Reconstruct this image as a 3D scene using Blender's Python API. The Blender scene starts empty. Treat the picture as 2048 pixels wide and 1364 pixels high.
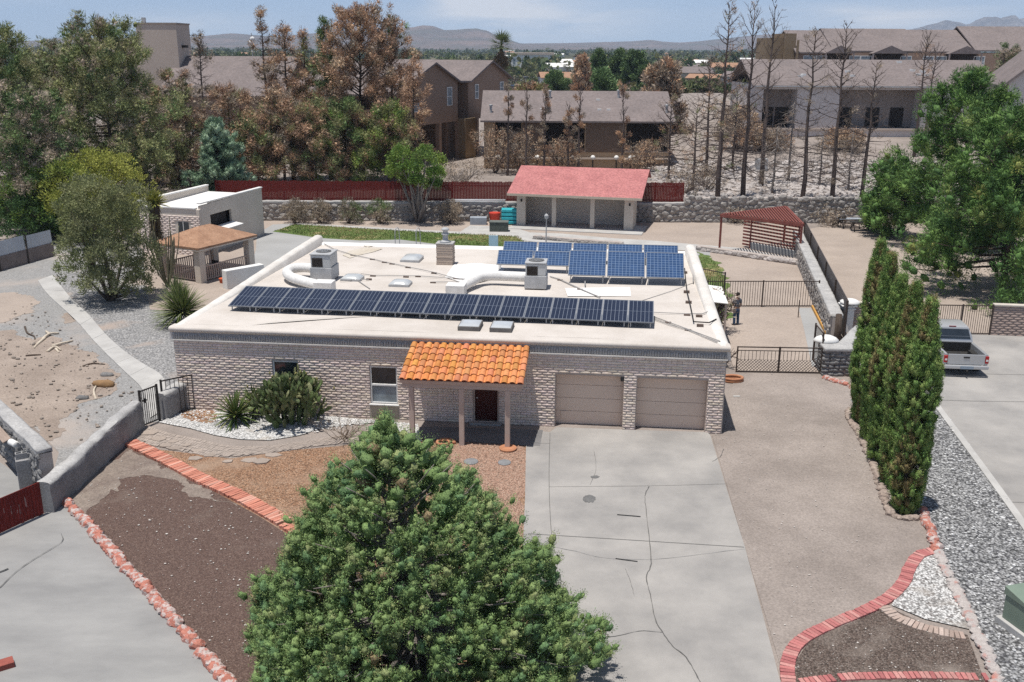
import bpy, math, random
import numpy as np
from mathutils import Vector, Matrix, Euler
R = random.Random(11); NR = np.random.default_rng(11)
SC = bpy.context.scene; COL = SC.collection
PI = math.pi
# ---- the surveyed camera: image measurements (2048 px wide) -> metres on the ground ----
F = 1950.; HZ = 92.; H = 13.9; RO = .005
PT = math.atan((682 - HZ) / F); cP, sP = math.cos(PT), math.sin(PT); cR, sR = math.cos(RO), math.sin(RO)
def ray(u, v):
    a, b = u - 1024, v - 682
    a, b = a * cR + b * sR, -a * sR + b * cR
    return (a / F, cP - b / F * sP, -sP - b / F * cP)
def G(u, v, z=0.):
    d = ray(u, v); t = (z - H) / d[2]; return (d[0] * t, d[1] * t)
def ZA(u, v, Y):
    d = ray(u, v); t = Y / d[1]; return (d[0] * t, H + d[2] * t)
HX, HY, YAW = -13.17, 36.29, -.107
ex = (math.cos(YAW), math.sin(YAW)); ey = (-math.sin(YAW), math.cos(YAW))
def HL(u, v, z):                      # house coordinates of a measured point at height z
    x, y = G(u, v, z); x -= HX; y -= HY
    return (x * ex[0] + y * ex[1], x * ey[0] + y * ey[1])
def roofz(y): return 3.42 - .37 * y / 18.6
def HR(u, v):
    z = 3.3
    for _ in range(6):
        l = HL(u, v, z); z = roofz(l[1])
    return l
def H2W(x, y): return (HX + x * ex[0] + y * ey[0], HY + x * ex[1] + y * ey[1])
def sm(t): t = min(1, max(0, t)); return t * t * (3 - 2 * t)
def TZ(x, Y):                         # terrain height
    if Y < 80.5: return 0.
    back = 1.5
    if x > 10: back = 1.3 + sm((x - 10) / 10) * sm((Y - 86) / 36) * 1.8
    if Y > 125: back += sm((Y - 125) / 15) * sm((x - 15) / 20) * 3.
    return back * (1 - sm((Y - 170) / 120))
# ---- mesh builder ----
def ico_arrays():
    t = (1 + 5 ** .5) / 2
    v = [(-1,t,0),(1,t,0),(-1,-t,0),(1,-t,0),(0,-1,t),(0,1,t),(0,-1,-t),(0,1,-t),(t,0,-1),(t,0,1),(-t,0,-1),(-t,0,1)]
    f = [(0,11,5),(0,5,1),(0,1,7),(0,7,10),(0,10,11),(1,5,9),(5,11,4),(11,10,2),(10,7,6),(7,1,8),(3,9,4),(3,4,2),(3,2,6),(3,6,8),(3,8,9),(4,9,5),(2,4,11),(6,2,10),(8,6,7),(9,8,1)]
    v = [Vector(p).normalized() for p in v]
    cache = {}; out = []
    def mid(a, b):
        k = (min(a, b), max(a, b))
        if k not in cache:
            v.append(((v[a] + v[b]) / 2).normalized()); cache[k] = len(v) - 1
        return cache[k]
    for a, b, c in f:
        ab, bc, ca = mid(a, b), mid(b, c), mid(c, a)
        out += [(a, ab, ca), (b, bc, ab), (c, ca, bc), (ab, bc, ca)]
    return np.array([tuple(p) for p in v]), out
ICO_V, ICO_F = ico_arrays()
ICO0_V, ICO0_F = ICO_V[:12], [(0,11,5),(0,5,1),(0,1,7),(0,7,10),(0,10,11),(1,5,9),(5,11,4),(11,10,2),(10,7,6),(7,1,8),(3,9,4),(3,4,2),(3,2,6),(3,6,8),(3,8,9),(4,9,5),(2,4,11),(6,2,10),(8,6,7),(9,8,1)]
def cat_rom(pts, n=6, closed=False):
    P = [Vector(p) for p in pts]; out = []; m = len(P)
    rng = range(m if closed else m - 1)
    for i in rng:
        if closed: p0, p1, p2, p3 = P[i-1], P[i], P[(i+1) % m], P[(i+2) % m]
        else: p0, p1, p2, p3 = P[max(0, i-1)], P[i], P[i+1], P[min(m-1, i+2)]
        for k in range(n):
            t = k / n
            out.append(.5 * ((2*p1) + (p2-p0)*t + (2*p0-5*p1+4*p2-p3)*t*t + (3*p1-p0-3*p2+p3)*t*t*t))
    if not closed: out.append(P[-1])
    return out
class MB:
    def __init__(s): s.v = []; s.f = []; s.m = []; s.c = []; s.col = None
    def add(s, vs, fs, m=0):
        b = len(s.v); s.v += [tuple(p) for p in vs]
        for f in fs: s.f.append(tuple(i + b for i in f)); s.m.append(m); s.c.append(s.col)
        return s
    def hexa(s, p, m=0):  # 8 points: bottom ring 4, top ring 4 (ccw seen from above)
        return s.add(p, [(3,2,1,0),(4,5,6,7),(0,1,5,4),(1,2,6,5),(2,3,7,6),(3,0,4,7)], m)
    def box(s, x0, x1, y0, y1, z0, z1, m=0):
        return s.hexa([(x0,y0,z0),(x1,y0,z0),(x1,y1,z0),(x0,y1,z0),(x0,y0,z1),(x1,y0,z1),(x1,y1,z1),(x0,y1,z1)], m)
    def obox(s, c, size, rz=0., rx=0., ry=0., m=0):
        M_ = Matrix.Translation(c) @ Euler((rx, ry, rz)).to_matrix().to_4x4()
        a, b, d = size[0]/2, size[1]/2, size[2]/2
        return s.hexa([M_ @ Vector(p) for p in [(-a,-b,-d),(a,-b,-d),(a,b,-d),(-a,b,-d),(-a,-b,d),(a,-b,d),(a,b,d),(-a,b,d)]], m)
    def bar(s, a, b, w, h=None, m=0):   # square bar from a to b
        a, b = Vector(a), Vector(b); h = h or w; d = (b - a)
        up = Vector((0, 0, 1)) if abs(d.normalized().z) < .95 else Vector((0, 1, 0))
        sx = d.cross(up).normalized() * w / 2; sz = sx.cross(d).normalized() * h / 2
        return s.hexa([a-sx-sz, a+sx-sz, b+sx-sz, b-sx-sz, a-sx+sz, a+sx+sz, b+sx+sz, b-sx+sz], m)
    def tube(s, pts, r, n=8, m=0, cap=True):
        P = [Vector(p) for p in pts]; L = len(P); rs = r if isinstance(r, (list, tuple)) else [r] * L
        vs = []; fs = []; side = None
        for i in range(L):
            d = (P[min(i+1, L-1)] - P[max(i-1, 0)])
            if d.length < 1e-9: d = Vector((0, 0, 1))
            d.normalize()
            if side is None:
                side = d.orthogonal().normalized()
            else:
                side = side - d * side.dot(d)
                side = side.normalized() if side.length > 1e-6 else d.orthogonal().normalized()
            o = d.cross(side)
            for k in range(n):
                a = 2 * PI * k / n
                vs.append(P[i] + (side * math.cos(a) + o * math.sin(a)) * rs[i])
        for i in range(L - 1):
            for k in range(n):
                fs.append((i*n+k, i*n+(k+1) % n, (i+1)*n+(k+1) % n, (i+1)*n+k))
        if cap:
            fs.append(tuple(range(n-1, -1, -1))); fs.append(tuple((L-1)*n + k for k in range(n)))
        return s.add(vs, fs, m)
    def prism(s, poly, z0, z1, m=0):
        n = len(poly); a = sum(poly[i][0]*poly[(i+1) % n][1] - poly[(i+1) % n][0]*poly[i][1] for i in range(n))
        if a < 0: poly = poly[::-1]
        vs = [(p[0], p[1], z0) for p in poly] + [(p[0], p[1], z1) for p in poly]
        fs = [tuple(range(n-1, -1, -1)), tuple(range(n, 2*n))] + [(i, (i+1) % n, n+(i+1) % n, n+i) for i in range(n)]
        return s.add(vs, fs, m)
    def sheet(s, poly, z, m=0):
        n = len(poly); a = sum(poly[i][0]*poly[(i+1) % n][1] - poly[(i+1) % n][0]*poly[i][1] for i in range(n))
        if a < 0: poly = poly[::-1]
        return s.add([(p[0], p[1], z) for p in poly], [tuple(range(n))], m)
    def lathe(s, prof, c=(0, 0, 0), n=16, m=0):
        vs = []; fs = []
        for r, z in prof:
            for k in range(n): vs.append((c[0]+r*math.cos(2*PI*k/n), c[1]+r*math.sin(2*PI*k/n), c[2]+z))
        for i in range(len(prof)-1):
            for k in range(n): fs.append((i*n+k, i*n+(k+1) % n, (i+1)*n+(k+1) % n, (i+1)*n+k))
        fs.append(tuple(range(n-1, -1, -1))); fs.append(tuple((len(prof)-1)*n+k for k in range(n)))
        return s.add(vs, fs, m)
    def rock(s, c, sc, m=0, lo=False, jit=.18):
        V, Fc = (ICO0_V, ICO0_F) if lo else (ICO_V, ICO_F)
        V = V * (1 + NR.uniform(-jit, jit, (len(V), 1)))
        q = np.array(Euler((R.uniform(0, 6), R.uniform(0, 6), R.uniform(0, 6))).to_matrix())
        V = (V @ q) * np.array(sc) + np.array(c)
        return s.add(V.tolist(), Fc, m)
    def blob(s, c, sc, m=0):
        return s.add((ICO_V * np.array(sc) + np.array(c)).tolist(), ICO_F, m)
    def build(s, name, mats, parent=None, smooth=False, bevel=0., seg=2):
        me = bpy.data.meshes.new(name); me.from_pydata(s.v, [], s.f)
        for mt in (mats if isinstance(mats, (list, tuple)) else [mats]): me.materials.append(mt)
        if any(s.m): me.polygons.foreach_set('material_index', s.m)
        if smooth: me.polygons.foreach_set('use_smooth', [True] * len(s.f))
        if s.col is not None or any(c is not None for c in s.c):
            at = me.attributes.new('tint', 'FLOAT_COLOR', 'FACE')
            at.data.foreach_set('color', [x for c in s.c for x in (*(c or (.5, .5, .5)), 1.)])
        me.update()
        o = bpy.data.objects.new(name, me); COL.objects.link(o)
        if parent: o.parent = parent
        if bevel:
            b = o.modifiers.new('Bevel', 'BEVEL'); b.width = bevel; b.segments = seg; b.limit_method = 'ANGLE'; b.angle_limit = .7
        return o
def tag(o, label, cat, group=None):
    o['label'] = label; o['category'] = cat
    if group: o['group'] = group
    return o
def thing(name, label, cat, loc=(0, 0, 0), rz=0., group=None):
    o = bpy.data.objects.new(name, None); COL.objects.link(o); o.location = loc; o.rotation_euler = (0, 0, rz)
    o.empty_display_size = .3
    return tag(o, label, cat, group)
def struct(o, kind='structure'):
    o['kind'] = kind; return o
def dup(root, loc, rz, label, group=None):
    r = root.copy(); COL.objects.link(r); r.location = loc; r.rotation_euler = (0, 0, rz); r['label'] = label
    if group: r['group'] = group
    for ch in root.children:
        c = ch.copy(); COL.objects.link(c); c.parent = r
        for g in ch.children:
            d = g.copy(); COL.objects.link(d); d.parent = c
    return r
# ---- materials ----
def base(name):
    m = bpy.data.materials.new(name); m.use_nodes = True
    nt = m.node_tree; b = nt.nodes['Principled BSDF']
    return m, nt, b, nt.links.new
def nd(nt, t, **k):
    n = nt.nodes.new(t)
    for a, v in k.items():
        if a.startswith('i_'): n.inputs[a[2:]].default_value = v
        else: setattr(n, a, v)
    return n
def c4(c): return (c[0], c[1], c[2], 1.)
def ramp(nt, stops):
    r = nt.nodes.new('ShaderNodeValToRGB'); e = r.color_ramp.elements
    while len(e) < len(stops): e.new(.5)
    for k, (p, c) in enumerate(stops): e[k].position = p; e[k].color = c4(c)
    return r
def mul(nt, L, a, b_, fac=1., mode='MULTIPLY'):
    x = nd(nt, 'ShaderNodeMix', data_type='RGBA', blend_type=mode); x.inputs[0].default_value = fac
    L(a, x.inputs[6]); L(b_, x.inputs[7]); return x.outputs[2]
def M(name, c1, c2=None, scale=3., det=6., rough=.88, spec=.25, bump=0., bs=60., fine=.12, lo=.35, hi=.65, c3=None, metal=0., aniso=None):
    m, nt, b, L = base(name); c2 = c2 or tuple(x * .82 for x in c1)
    tc = nd(nt, 'ShaderNodeTexCoord'); src = tc.outputs['Object']
    if aniso:
        mp = nd(nt, 'ShaderNodeMapping'); mp.inputs['Scale'].default_value = aniso; L(src, mp.inputs[0]); src = mp.outputs[0]
    n = nd(nt, 'ShaderNodeTexNoise', i_Scale=scale, i_Detail=det, i_Roughness=.62); L(src, n.inputs['Vector'])
    st = [(lo, c1), (hi, c2)] if c3 is None else [(lo, c1), ((lo+hi)/2, c2), (hi, c3)]
    r = ramp(nt, st); L(n.outputs[0], r.inputs[0]); out = r.outputs[0]
    f = nd(nt, 'ShaderNodeTexNoise', i_Scale=bs, i_Detail=3., i_Roughness=.7); L(src, f.inputs['Vector'])
    if fine:
        fr = ramp(nt, [(.3, (1-fine*2,)*3), (.7, (1+fine*1.2,)*3)]); L(f.outputs[0], fr.inputs[0]); out = mul(nt, L, out, fr.outputs[0])
    L(out, b.inputs['Base Color'])
    b.inputs['Roughness'].default_value = rough; b.inputs['Specular IOR Level'].default_value = spec; b.inputs['Metallic'].default_value = metal
    if bump:
        bp = nd(nt, 'ShaderNodeBump', i_Strength=bump, i_Distance=.02); L(f.outputs[0], bp.inputs['Height']); L(bp.outputs[0], b.inputs['Normal'])
    return m
def gravelM(name, cols, scale, bump=.6, mix=None, mscale=.6, mlo=.45, mhi=.6, dist=.03, edge=.35):
    m, nt, b, L = base(name); tc = nd(nt, 'ShaderNodeTexCoord'); src = tc.outputs['Object']
    nz = nd(nt, 'ShaderNodeTexNoise', i_Scale=scale*.7, i_Detail=2.); L(src, nz.inputs['Vector'])
    ad = nd(nt, 'ShaderNodeVectorMath', operation='MULTIPLY_ADD'); L(nz.outputs['Color'], ad.inputs[0]); ad.inputs[1].default_value = (.7/scale,)*3; L(src, ad.inputs[2])
    vo = nd(nt, 'ShaderNodeTexVoronoi', i_Scale=scale); L(ad.outputs[0], vo.inputs['Vector'])
    sp = nd(nt, 'ShaderNodeSeparateColor'); L(vo.outputs['Color'], sp.inputs[0])
    k = len(cols); r = ramp(nt, [((i+.5)/k, c) for i, c in enumerate(cols)]); L(sp.outputs[0], r.inputs[0])
    er = ramp(nt, [(.25, (1, 1, 1)), (.75, (edge,)*3)]); L(vo.outputs['Distance'], er.inputs[0])
    out = mul(nt, L, r.outputs[0], er.outputs[0])
    if mix:
        n2 = nd(nt, 'ShaderNodeTexNoise', i_Scale=mscale, i_Detail=5.); L(src, n2.inputs['Vector'])
        r2 = ramp(nt, [(mlo, (0, 0, 0)), (mhi, (1, 1, 1))]); L(n2.outputs[0], r2.inputs[0])
        x = nd(nt, 'ShaderNodeMix', data_type='RGBA'); L(r2.outputs[0], x.inputs[0]); L(out, x.inputs[6])
        n3 = nd(nt, 'ShaderNodeTexNoise', i_Scale=scale*1.5, i_Detail=2.); L(src, n3.inputs['Vector'])
        r3 = ramp(nt, [(.3, tuple(q*.8 for q in mix)), (.7, tuple(q*1.15 for q in mix))]); L(n3.outputs[0], r3.inputs[0]); L(r3.outputs[0], x.inputs[7]); out = x.outputs[2]
    L(out, b.inputs['Base Color']); b.inputs['Roughness'].default_value = .9; b.inputs['Specular IOR Level'].default_value = .2
    bp = nd(nt, 'ShaderNodeBump', i_Strength=bump, i_Distance=dist, invert=True); L(vo.outputs['Distance'], bp.inputs['Height']); L(bp.outputs[0], b.inputs['Normal'])
    return m
def leafM(name, transl=.25, rough=.6, ns=22.):
    m = bpy.data.materials.new(name); m.use_nodes = True; nt = m.node_tree; L = nt.links.new; b = nt.nodes['Principled BSDF']; out = nt.nodes['Material Output']
    at = nd(nt, 'ShaderNodeAttribute', attribute_name='tint'); tc = nd(nt, 'ShaderNodeTexCoord'); n = nd(nt, 'ShaderNodeTexNoise', i_Scale=ns, i_Detail=4., i_Roughness=.75); L(tc.outputs['Object'], n.inputs['Vector'])
    r = ramp(nt, [(.34, (.45, .47, .42)), (.5, (.95, .95, .95)), (.68, (1.4, 1.36, 1.25))]); L(n.outputs[0], r.inputs[0]); col = mul(nt, L, at.outputs['Color'], r.outputs[0]); L(col, b.inputs['Base Color'])
    bp = nd(nt, 'ShaderNodeBump', i_Strength=.8, i_Distance=.04); L(n.outputs[0], bp.inputs['Height']); L(bp.outputs[0], b.inputs['Normal'])
    b.inputs['Roughness'].default_value = rough; b.inputs['Specular IOR Level'].default_value = .2
    tr = nd(nt, 'ShaderNodeBsdfTranslucent'); L(col, tr.inputs[0])
    mx = nd(nt, 'ShaderNodeMixShader'); mx.inputs[0].default_value = transl; L(b.outputs[0], mx.inputs[1]); L(tr.outputs[0], mx.inputs[2]); L(mx.outputs[0], out.inputs[0])
    return m
def tintM(name, rough=.85, spec=.25, bump=.3, bs=25.):
    m, nt, b, L = base(name); at = nd(nt, 'ShaderNodeAttribute', attribute_name='tint')
    tc = nd(nt, 'ShaderNodeTexCoord'); n = nd(nt, 'ShaderNodeTexNoise', i_Scale=bs, i_Detail=5., i_Roughness=.7); L(tc.outputs['Object'], n.inputs['Vector'])
    r = ramp(nt, [(.3, (.72,)*3), (.7, (1.15,)*3)]); L(n.outputs[0], r.inputs[0]); L(mul(nt, L, at.outputs['Color'], r.outputs[0]), b.inputs['Base Color'])
    b.inputs['Roughness'].default_value = rough; b.inputs['Specular IOR Level'].default_value = spec
    if bump:
        bp = nd(nt, 'ShaderNodeBump', i_Strength=bump, i_Distance=.02); L(n.outputs[0], bp.inputs['Height']); L(bp.outputs[0], b.inputs['Normal'])
    return m
def glassM(name, c=(.02, .025, .03), rough=.06, spec=.6):
    m, nt, b, L = base(name); b.inputs['Base Color'].default_value = c4(c); b.inputs['Roughness'].default_value = rough; b.inputs['Specular IOR Level'].default_value = spec
    tc = nd(nt, 'ShaderNodeTexCoord'); n = nd(nt, 'ShaderNodeTexNoise', i_Scale=2.); L(tc.outputs['Object'], n.inputs['Vector'])
    r = ramp(nt, [(.3, c), (.7, tuple(x*1.8 for x in c))]); L(n.outputs[0], r.inputs[0]); L(r.outputs[0], b.inputs['Base Color'])
    return m
def cellM(name, c1, c2, line, bw, rh, mort, rough=.18):
    m, nt, b, L = base(name); tc = nd(nt, 'ShaderNodeTexCoord')
    bt = nd(nt, 'ShaderNodeTexBrick', offset=0., squash=1.); L(tc.outputs['Object'], bt.inputs['Vector'])
    bt.inputs['Scale'].default_value = 1.; bt.inputs['Color1'].default_value = c4(c1); bt.inputs['Color2'].default_value = c4(c2); bt.inputs['Mortar'].default_value = c4(line)
    bt.inputs['Brick Width'].default_value = bw; bt.inputs['Row Height'].default_value = rh; bt.inputs['Mortar Size'].default_value = mort
    L(bt.outputs[0], b.inputs['Base Color']); b.inputs['Roughness'].default_value = rough; b.inputs['Specular IOR Level'].default_value = .5
    return m
m_conc = M('concrete', (.37,.352,.33), (.255,.245,.235), scale=.42, det=9, fine=.06, bs=70, rough=.9, bump=.08)
m_conc_old = M('old_concrete', (.315,.31,.30), (.235,.232,.228), scale=.35, det=9, fine=.06, bs=60, bump=.1, aniso=(1, 2.2, 1))
m_conc_pale = M('pale_concrete', (.47,.46,.44), (.38,.37,.355), scale=.8, det=7, fine=.05, bs=60)
m_conc_gray = M('patio_concrete', (.36,.36,.355), (.30,.30,.295), scale=.3, det=6, fine=.04, bs=40)
m_dirt = M('packed_dirt', (.325,.28,.25), (.24,.205,.182), scale=.3, det=10, fine=.14, bs=16, bump=.25, lo=.38, hi=.62)
m_dirt_warm = M('sandy_dirt', (.40,.335,.285), (.33,.275,.235), scale=.3, det=8, fine=.1, bs=12, bump=.2)
m_dirt_brown = M('brown_dirt', (.35,.29,.245), (.265,.215,.18), scale=.5, det=9, fine=.16, bs=14, bump=.3)
m_mulch = gravelM('brown_mulch', [(.125,.08,.066),(.15,.098,.08),(.10,.066,.056),(.175,.12,.10),(.13,.085,.072),(.20,.14,.115)], 30, bump=.6, mix=(.20,.158,.132), mscale=.45, mlo=.60, mhi=.85, edge=.6)
m_mulch2 = gravelM('sparse_mulch', [(.135,.10,.083),(.165,.125,.105),(.115,.085,.072),(.19,.15,.125),(.145,.11,.092),(.23,.19,.165)], 26, bump=.5, mix=(.26,.22,.19), mscale=.5, mlo=.52, mhi=.7)
m_orange = gravelM('orange_gravel', [(.36,.20,.115),(.45,.27,.17),(.31,.165,.095),(.52,.36,.25),(.40,.23,.14),(.25,.15,.1)], 24, bump=.6, mix=(.33,.235,.17), mscale=.5, mlo=.5, mhi=.75)
m_pinkgr = gravelM('pink_gravel', [(.42,.25,.18),(.48,.31,.23),(.36,.21,.15),(.55,.40,.31),(.44,.28,.2)], 26, bump=.5)
m_whitegr = gravelM('white_gravel', [(.72,.71,.69),(.6,.59,.58),(.82,.81,.79),(.5,.49,.47),(.75,.74,.72)], 16, bump=.8, mix=(.42,.37,.31), mscale=.8, mlo=.6, mhi=.78)
m_whitegr2 = gravelM('thin_white_gravel', [(.70,.69,.67),(.78,.77,.75),(.2,.18,.17),(.6,.59,.57),(.72,.71,.69)], 17, bump=.9, mix=(.3,.27,.24), mscale=1.2, mlo=.52, mhi=.72)
m_greygr = gravelM('grey_gravel', [(.30,.30,.30),(.42,.42,.42),(.2,.2,.205),(.55,.55,.55),(.34,.34,.34),(.13,.13,.14)], 13, bump=1., edge=.2)
m_finegr = gravelM('fine_grey_gravel', [(.33,.325,.32),(.29,.285,.28),(.37,.365,.355),(.25,.245,.24)], 16, bump=.4, mix=(.36,.32,.29), mscale=.25, mlo=.52, mhi=.68, edge=.7)
m_sidegr = gravelM('side_grey_gravel', [(.29,.285,.285),(.36,.355,.35),(.22,.22,.22),(.45,.44,.43)], 12, bump=.7, mix=(.36,.30,.26), mscale=.3, mlo=.58, mhi=.7, edge=.5)
m_lawn = M('lawn_grass', (.10,.155,.04), (.135,.175,.055), c3=(.42,.32,.17), scale=.28, det=6, lo=.42, hi=.68, fine=.25, bs=14, bump=.6)
m_stucco = M('cream_stucco', (.62,.555,.48), (.56,.50,.43), scale=.8, fine=.05, bs=30, bump=.1)
m_white = M('white_paint', (.78,.77,.74), (.68,.67,.65), scale=1., fine=.05, bs=25)
m_roofw = M('white_roof_coating', (.575,.53,.485), (.485,.44,.395), scale=.45, det=8, fine=.04, bs=14, lo=.4, hi=.66, bump=.08)
m_roofb = M('bright_roof_patch', (.80,.79,.77), (.68,.66,.64), scale=1., det=8, fine=.08, bs=8)
m_par = M('parapet_coating', (.70,.67,.63), (.55,.52,.48), scale=.7, det=9, fine=.06, bs=12, bump=.15)
m_brick = M('slump_block', (.78,.665,.595), (.68,.575,.51), scale=1.3, det=7, fine=.1, bs=20, bump=.25)
m_mortar = M('mortar', (.46,.405,.37), (.38,.335,.305), scale=2., fine=.1, bs=30)
m_band = M('shaded_band_grey', (.42,.41,.40), (.33,.325,.32), scale=2., fine=.1, bs=18)  # this grey holds the shade of the band below the roof lip
m_garage = M('tan_garage_paint', (.74,.585,.475), (.70,.55,.445), scale=.8, fine=.03, bs=40, rough=.6)
m_trimt = M('tan_trim_paint', (.52,.42,.36), (.46,.37,.315), scale=2, fine=.04, bs=30, rough=.7)
m_door = M('dark_red_door_paint', (.075,.02,.018), (.05,.014,.013), scale=3, fine=.1, bs=30, rough=.4)
m_tile = M('orange_clay_tile', (.72,.27,.10), (.62,.21,.075), scale=3.5, det=4, fine=.06, bs=24, rough=.75)
m_alu = M('aluminium', (.58,.59,.60), (.5,.51,.52), scale=3, fine=.03, rough=.45, metal=.3)
m_galv = M('galvanised_grey', (.46,.465,.47), (.37,.375,.38), scale=2.5, fine=.05, bs=20, rough=.6)
m_duct = M('white_duct_wrap', (.74,.73,.71), (.62,.61,.59), scale=3, fine=.06, bs=15, bump=.2)
m_iron = M('black_iron', (.035,.033,.032), (.06,.05,.045), scale=8, fine=.1, rough=.6)
m_rust = M('brown_iron', (.085,.062,.05), (.06,.045,.038), scale=8, fine=.1, rough=.7)
m_rock = M('field_stone', (.36,.335,.31), (.25,.235,.225), scale=1.6, det=8, fine=.14, bs=16, bump=.5)
m_rockdark = M('grey_stone', (.25,.245,.24), (.16,.158,.158), scale=1.8, det=8, fine=.15, bs=18, bump=.5)
m_rockpale = M('pale_slope_stone', (.50,.455,.43), (.35,.32,.30), scale=.9, det=5, fine=.1, bs=8, bump=.3)
m_cap = M('plaster_cap', (.46,.45,.435), (.33,.325,.32), scale=1.5, det=8, fine=.12, bs=14, bump=.3)
m_gplas = M('grey_plaster', (.30,.295,.295), (.21,.208,.212), scale=1.2, det=9, fine=.14, bs=14, bump=.4)
m_redfence = M('red_stained_wood', (.20,.028,.022), (.13,.02,.017), scale=3, det=6, fine=.25, bs=9, aniso=(6, 6, .6))
m_redwood = M('faded_red_wood', (.26,.088,.07), (.19,.062,.052), scale=4, fine=.15, bs=20)
m_pinkroof = M('faded_red_shingle', (.49,.20,.19), (.40,.155,.15), scale=.9, det=9, fine=.2, bs=7, bump=.3)
m_brsh = M('brown_shingle', (.40,.24,.155), (.31,.175,.11), scale=1.6, det=7, fine=.16, bs=11, bump=.4)
m_greysh = M('grey_brown_shingle', (.215,.18,.172), (.18,.152,.146), scale=.4, fine=.12, bs=3.5, bump=.2)
m_tanst = M('tan_stucco', (.52,.39,.26), (.46,.34,.225), scale=.4, fine=.06, bs=4)
m_brwall = M('brown_stucco', (.32,.225,.17), (.28,.195,.148), scale=.4, fine=.08, bs=4)
m_grwall = M('pale_grey_stucco', (.66,.61,.58), (.57,.52,.495), scale=.3, fine=.06, bs=4)
m_shadewall = M('recess_shade_stucco', (.36,.315,.29), (.3,.26,.24), scale=.4, fine=.06, bs=4)  # darker copy of the pale stucco, with balcony shade in its colour
m_beige = M('beige_stucco', (.52,.435,.365), (.47,.39,.33), scale=.3, fine=.04, bs=4)
m_dark = M('dark_recess', (.055,.047,.043), (.035,.03,.028), scale=1.)  # near-black; on openings and recesses it stands in for their shade
m_ocre = M('ochre_stucco', (.27,.20,.13), (.23,.17,.11), scale=.4, fine=.06, bs=4)
m_glass = glassM('window_glass'); m_glass2 = glassM('pale_window_glass', (.16,.19,.21), .12)  # the paler glass has a reflection put into its colour
m_leaf = leafM('leaf', .22); m_needle = leafM('needle', .07, ns=9.); m_juniper = leafM('juniper_scale_leaf', .05, ns=30.); m_dry = leafM('dry_needle', .12, .9); m_succ = leafM('succulent_leaf', .08, .45)
m_bark = M('bark', (.12,.09,.07), (.075,.056,.045), scale=3, fine=.25, bs=12, bump=.5, aniso=(3, 3, .7))
m_greybark = M('grey_bark', (.30,.265,.24), (.20,.175,.16), scale=3, fine=.2, bs=12, bump=.4)
m_deadbark = M('dead_bark', (.15,.115,.10), (.10,.078,.07), scale=2, fine=.2, bs=10, bump=.3)
m_brickred = tintM('painted_red_brick', bump=.3)
m_rockred = M('peeling_red_paint', (.47,.195,.145), (.42,.16,.12), c3=(.50,.42,.39), scale=5, det=6, lo=.40, hi=.56, fine=.12, bs=26, bump=.5)
m_paver = tintM('paver', bump=.3)
m_terra = M('terracotta', (.50,.24,.13), (.40,.18,.10), scale=5, fine=.1)
m_crack = M('crack_fill', (.10,.098,.095), (.14,.137,.13), scale=6)
m_black = M('black_rubber', (.025,.025,.025), (.04,.038,.036), scale=6)
# ================= ground and paving =================
def GP(pts, z=0., smooth=0):
    P = [G(u, v, z) for u, v in pts]
    if smooth: P = [(p.x, p.y) for p in cat_rom([(a, b, 0) for a, b in P], smooth, True)]
    return P
def ground_sheet():
    xs = [-7000, -2500, -900, -400, -250, -160] + list(np.arange(-120, 121, 6.)) + [160, 250, 400, 900, 2500, 7000]
    ys = [-300, -60] + list(np.arange(-20, 80, 10.)) + [80.49, 80.51] + list(np.arange(84, 180, 4.)) + [200, 230, 260, 300, 500, 900, 1500, 3000, 7200]
    vs = [(x, y, TZ(x, y)) for y in ys for x in xs]; n = len(xs); b = MB()
    b.add(vs, [(j*n+i, j*n+i+1, (j+1)*n+i+1, (j+1)*n+i) for j in range(len(ys)-1) for i in range(n-1)])
    b.m = [1 if ys[k // (n-1)] >= 200 or abs(xs[k % (n-1)]) >= 250 else 0 for k in range(len(b.f))]
    m, nt, bs, L = base('desert_plain'); tc = nd(nt, 'ShaderNodeTexCoord'); s = tc.outputs['Object']
    n1 = nd(nt, 'ShaderNodeTexNoise', i_Scale=.012, i_Detail=12., i_Roughness=.75); L(s, n1.inputs['Vector'])
    r1 = ramp(nt, [(.38, (.05,.065,.035)), (.5, (.10,.105,.06)), (.58, (.26,.215,.16)), (.68, (.36,.31,.26))]); L(n1.outputs[0], r1.inputs[0])
    n2 = nd(nt, 'ShaderNodeTexNoise', i_Scale=.0016, i_Detail=6.); L(s, n2.inputs['Vector'])
    r2 = ramp(nt, [(.4, (.03,.04,.025)), (.62, (.12,.115,.075))]); L(n2.outputs[0], r2.inputs[0])
    # the irrigated valley floor starts about 1.2 km out
    sx = nd(nt, 'ShaderNodeSeparateXYZ'); L(s, sx.inputs[0])
    mr = nd(nt, 'ShaderNodeMapRange'); mr.inputs[1].default_value = 900; mr.inputs[2].default_value = 1500; L(sx.outputs[1], mr.inputs[0])
    x = nd(nt, 'ShaderNodeMix', data_type='RGBA'); L(mr.outputs[0], x.inputs[0]); L(r1.outputs[0], x.inputs[6]); L(r2.outputs[0], x.inputs[7]); L(x.outputs[2], bs.inputs['Base Color'])
    bs.inputs['Roughness'].default_value = 1.; bs.inputs['Specular IOR Level'].default_value = 0.
    struct(b.build('ground', [m_dirt, m]))
ground_sheet()
NP = [0]
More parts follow.
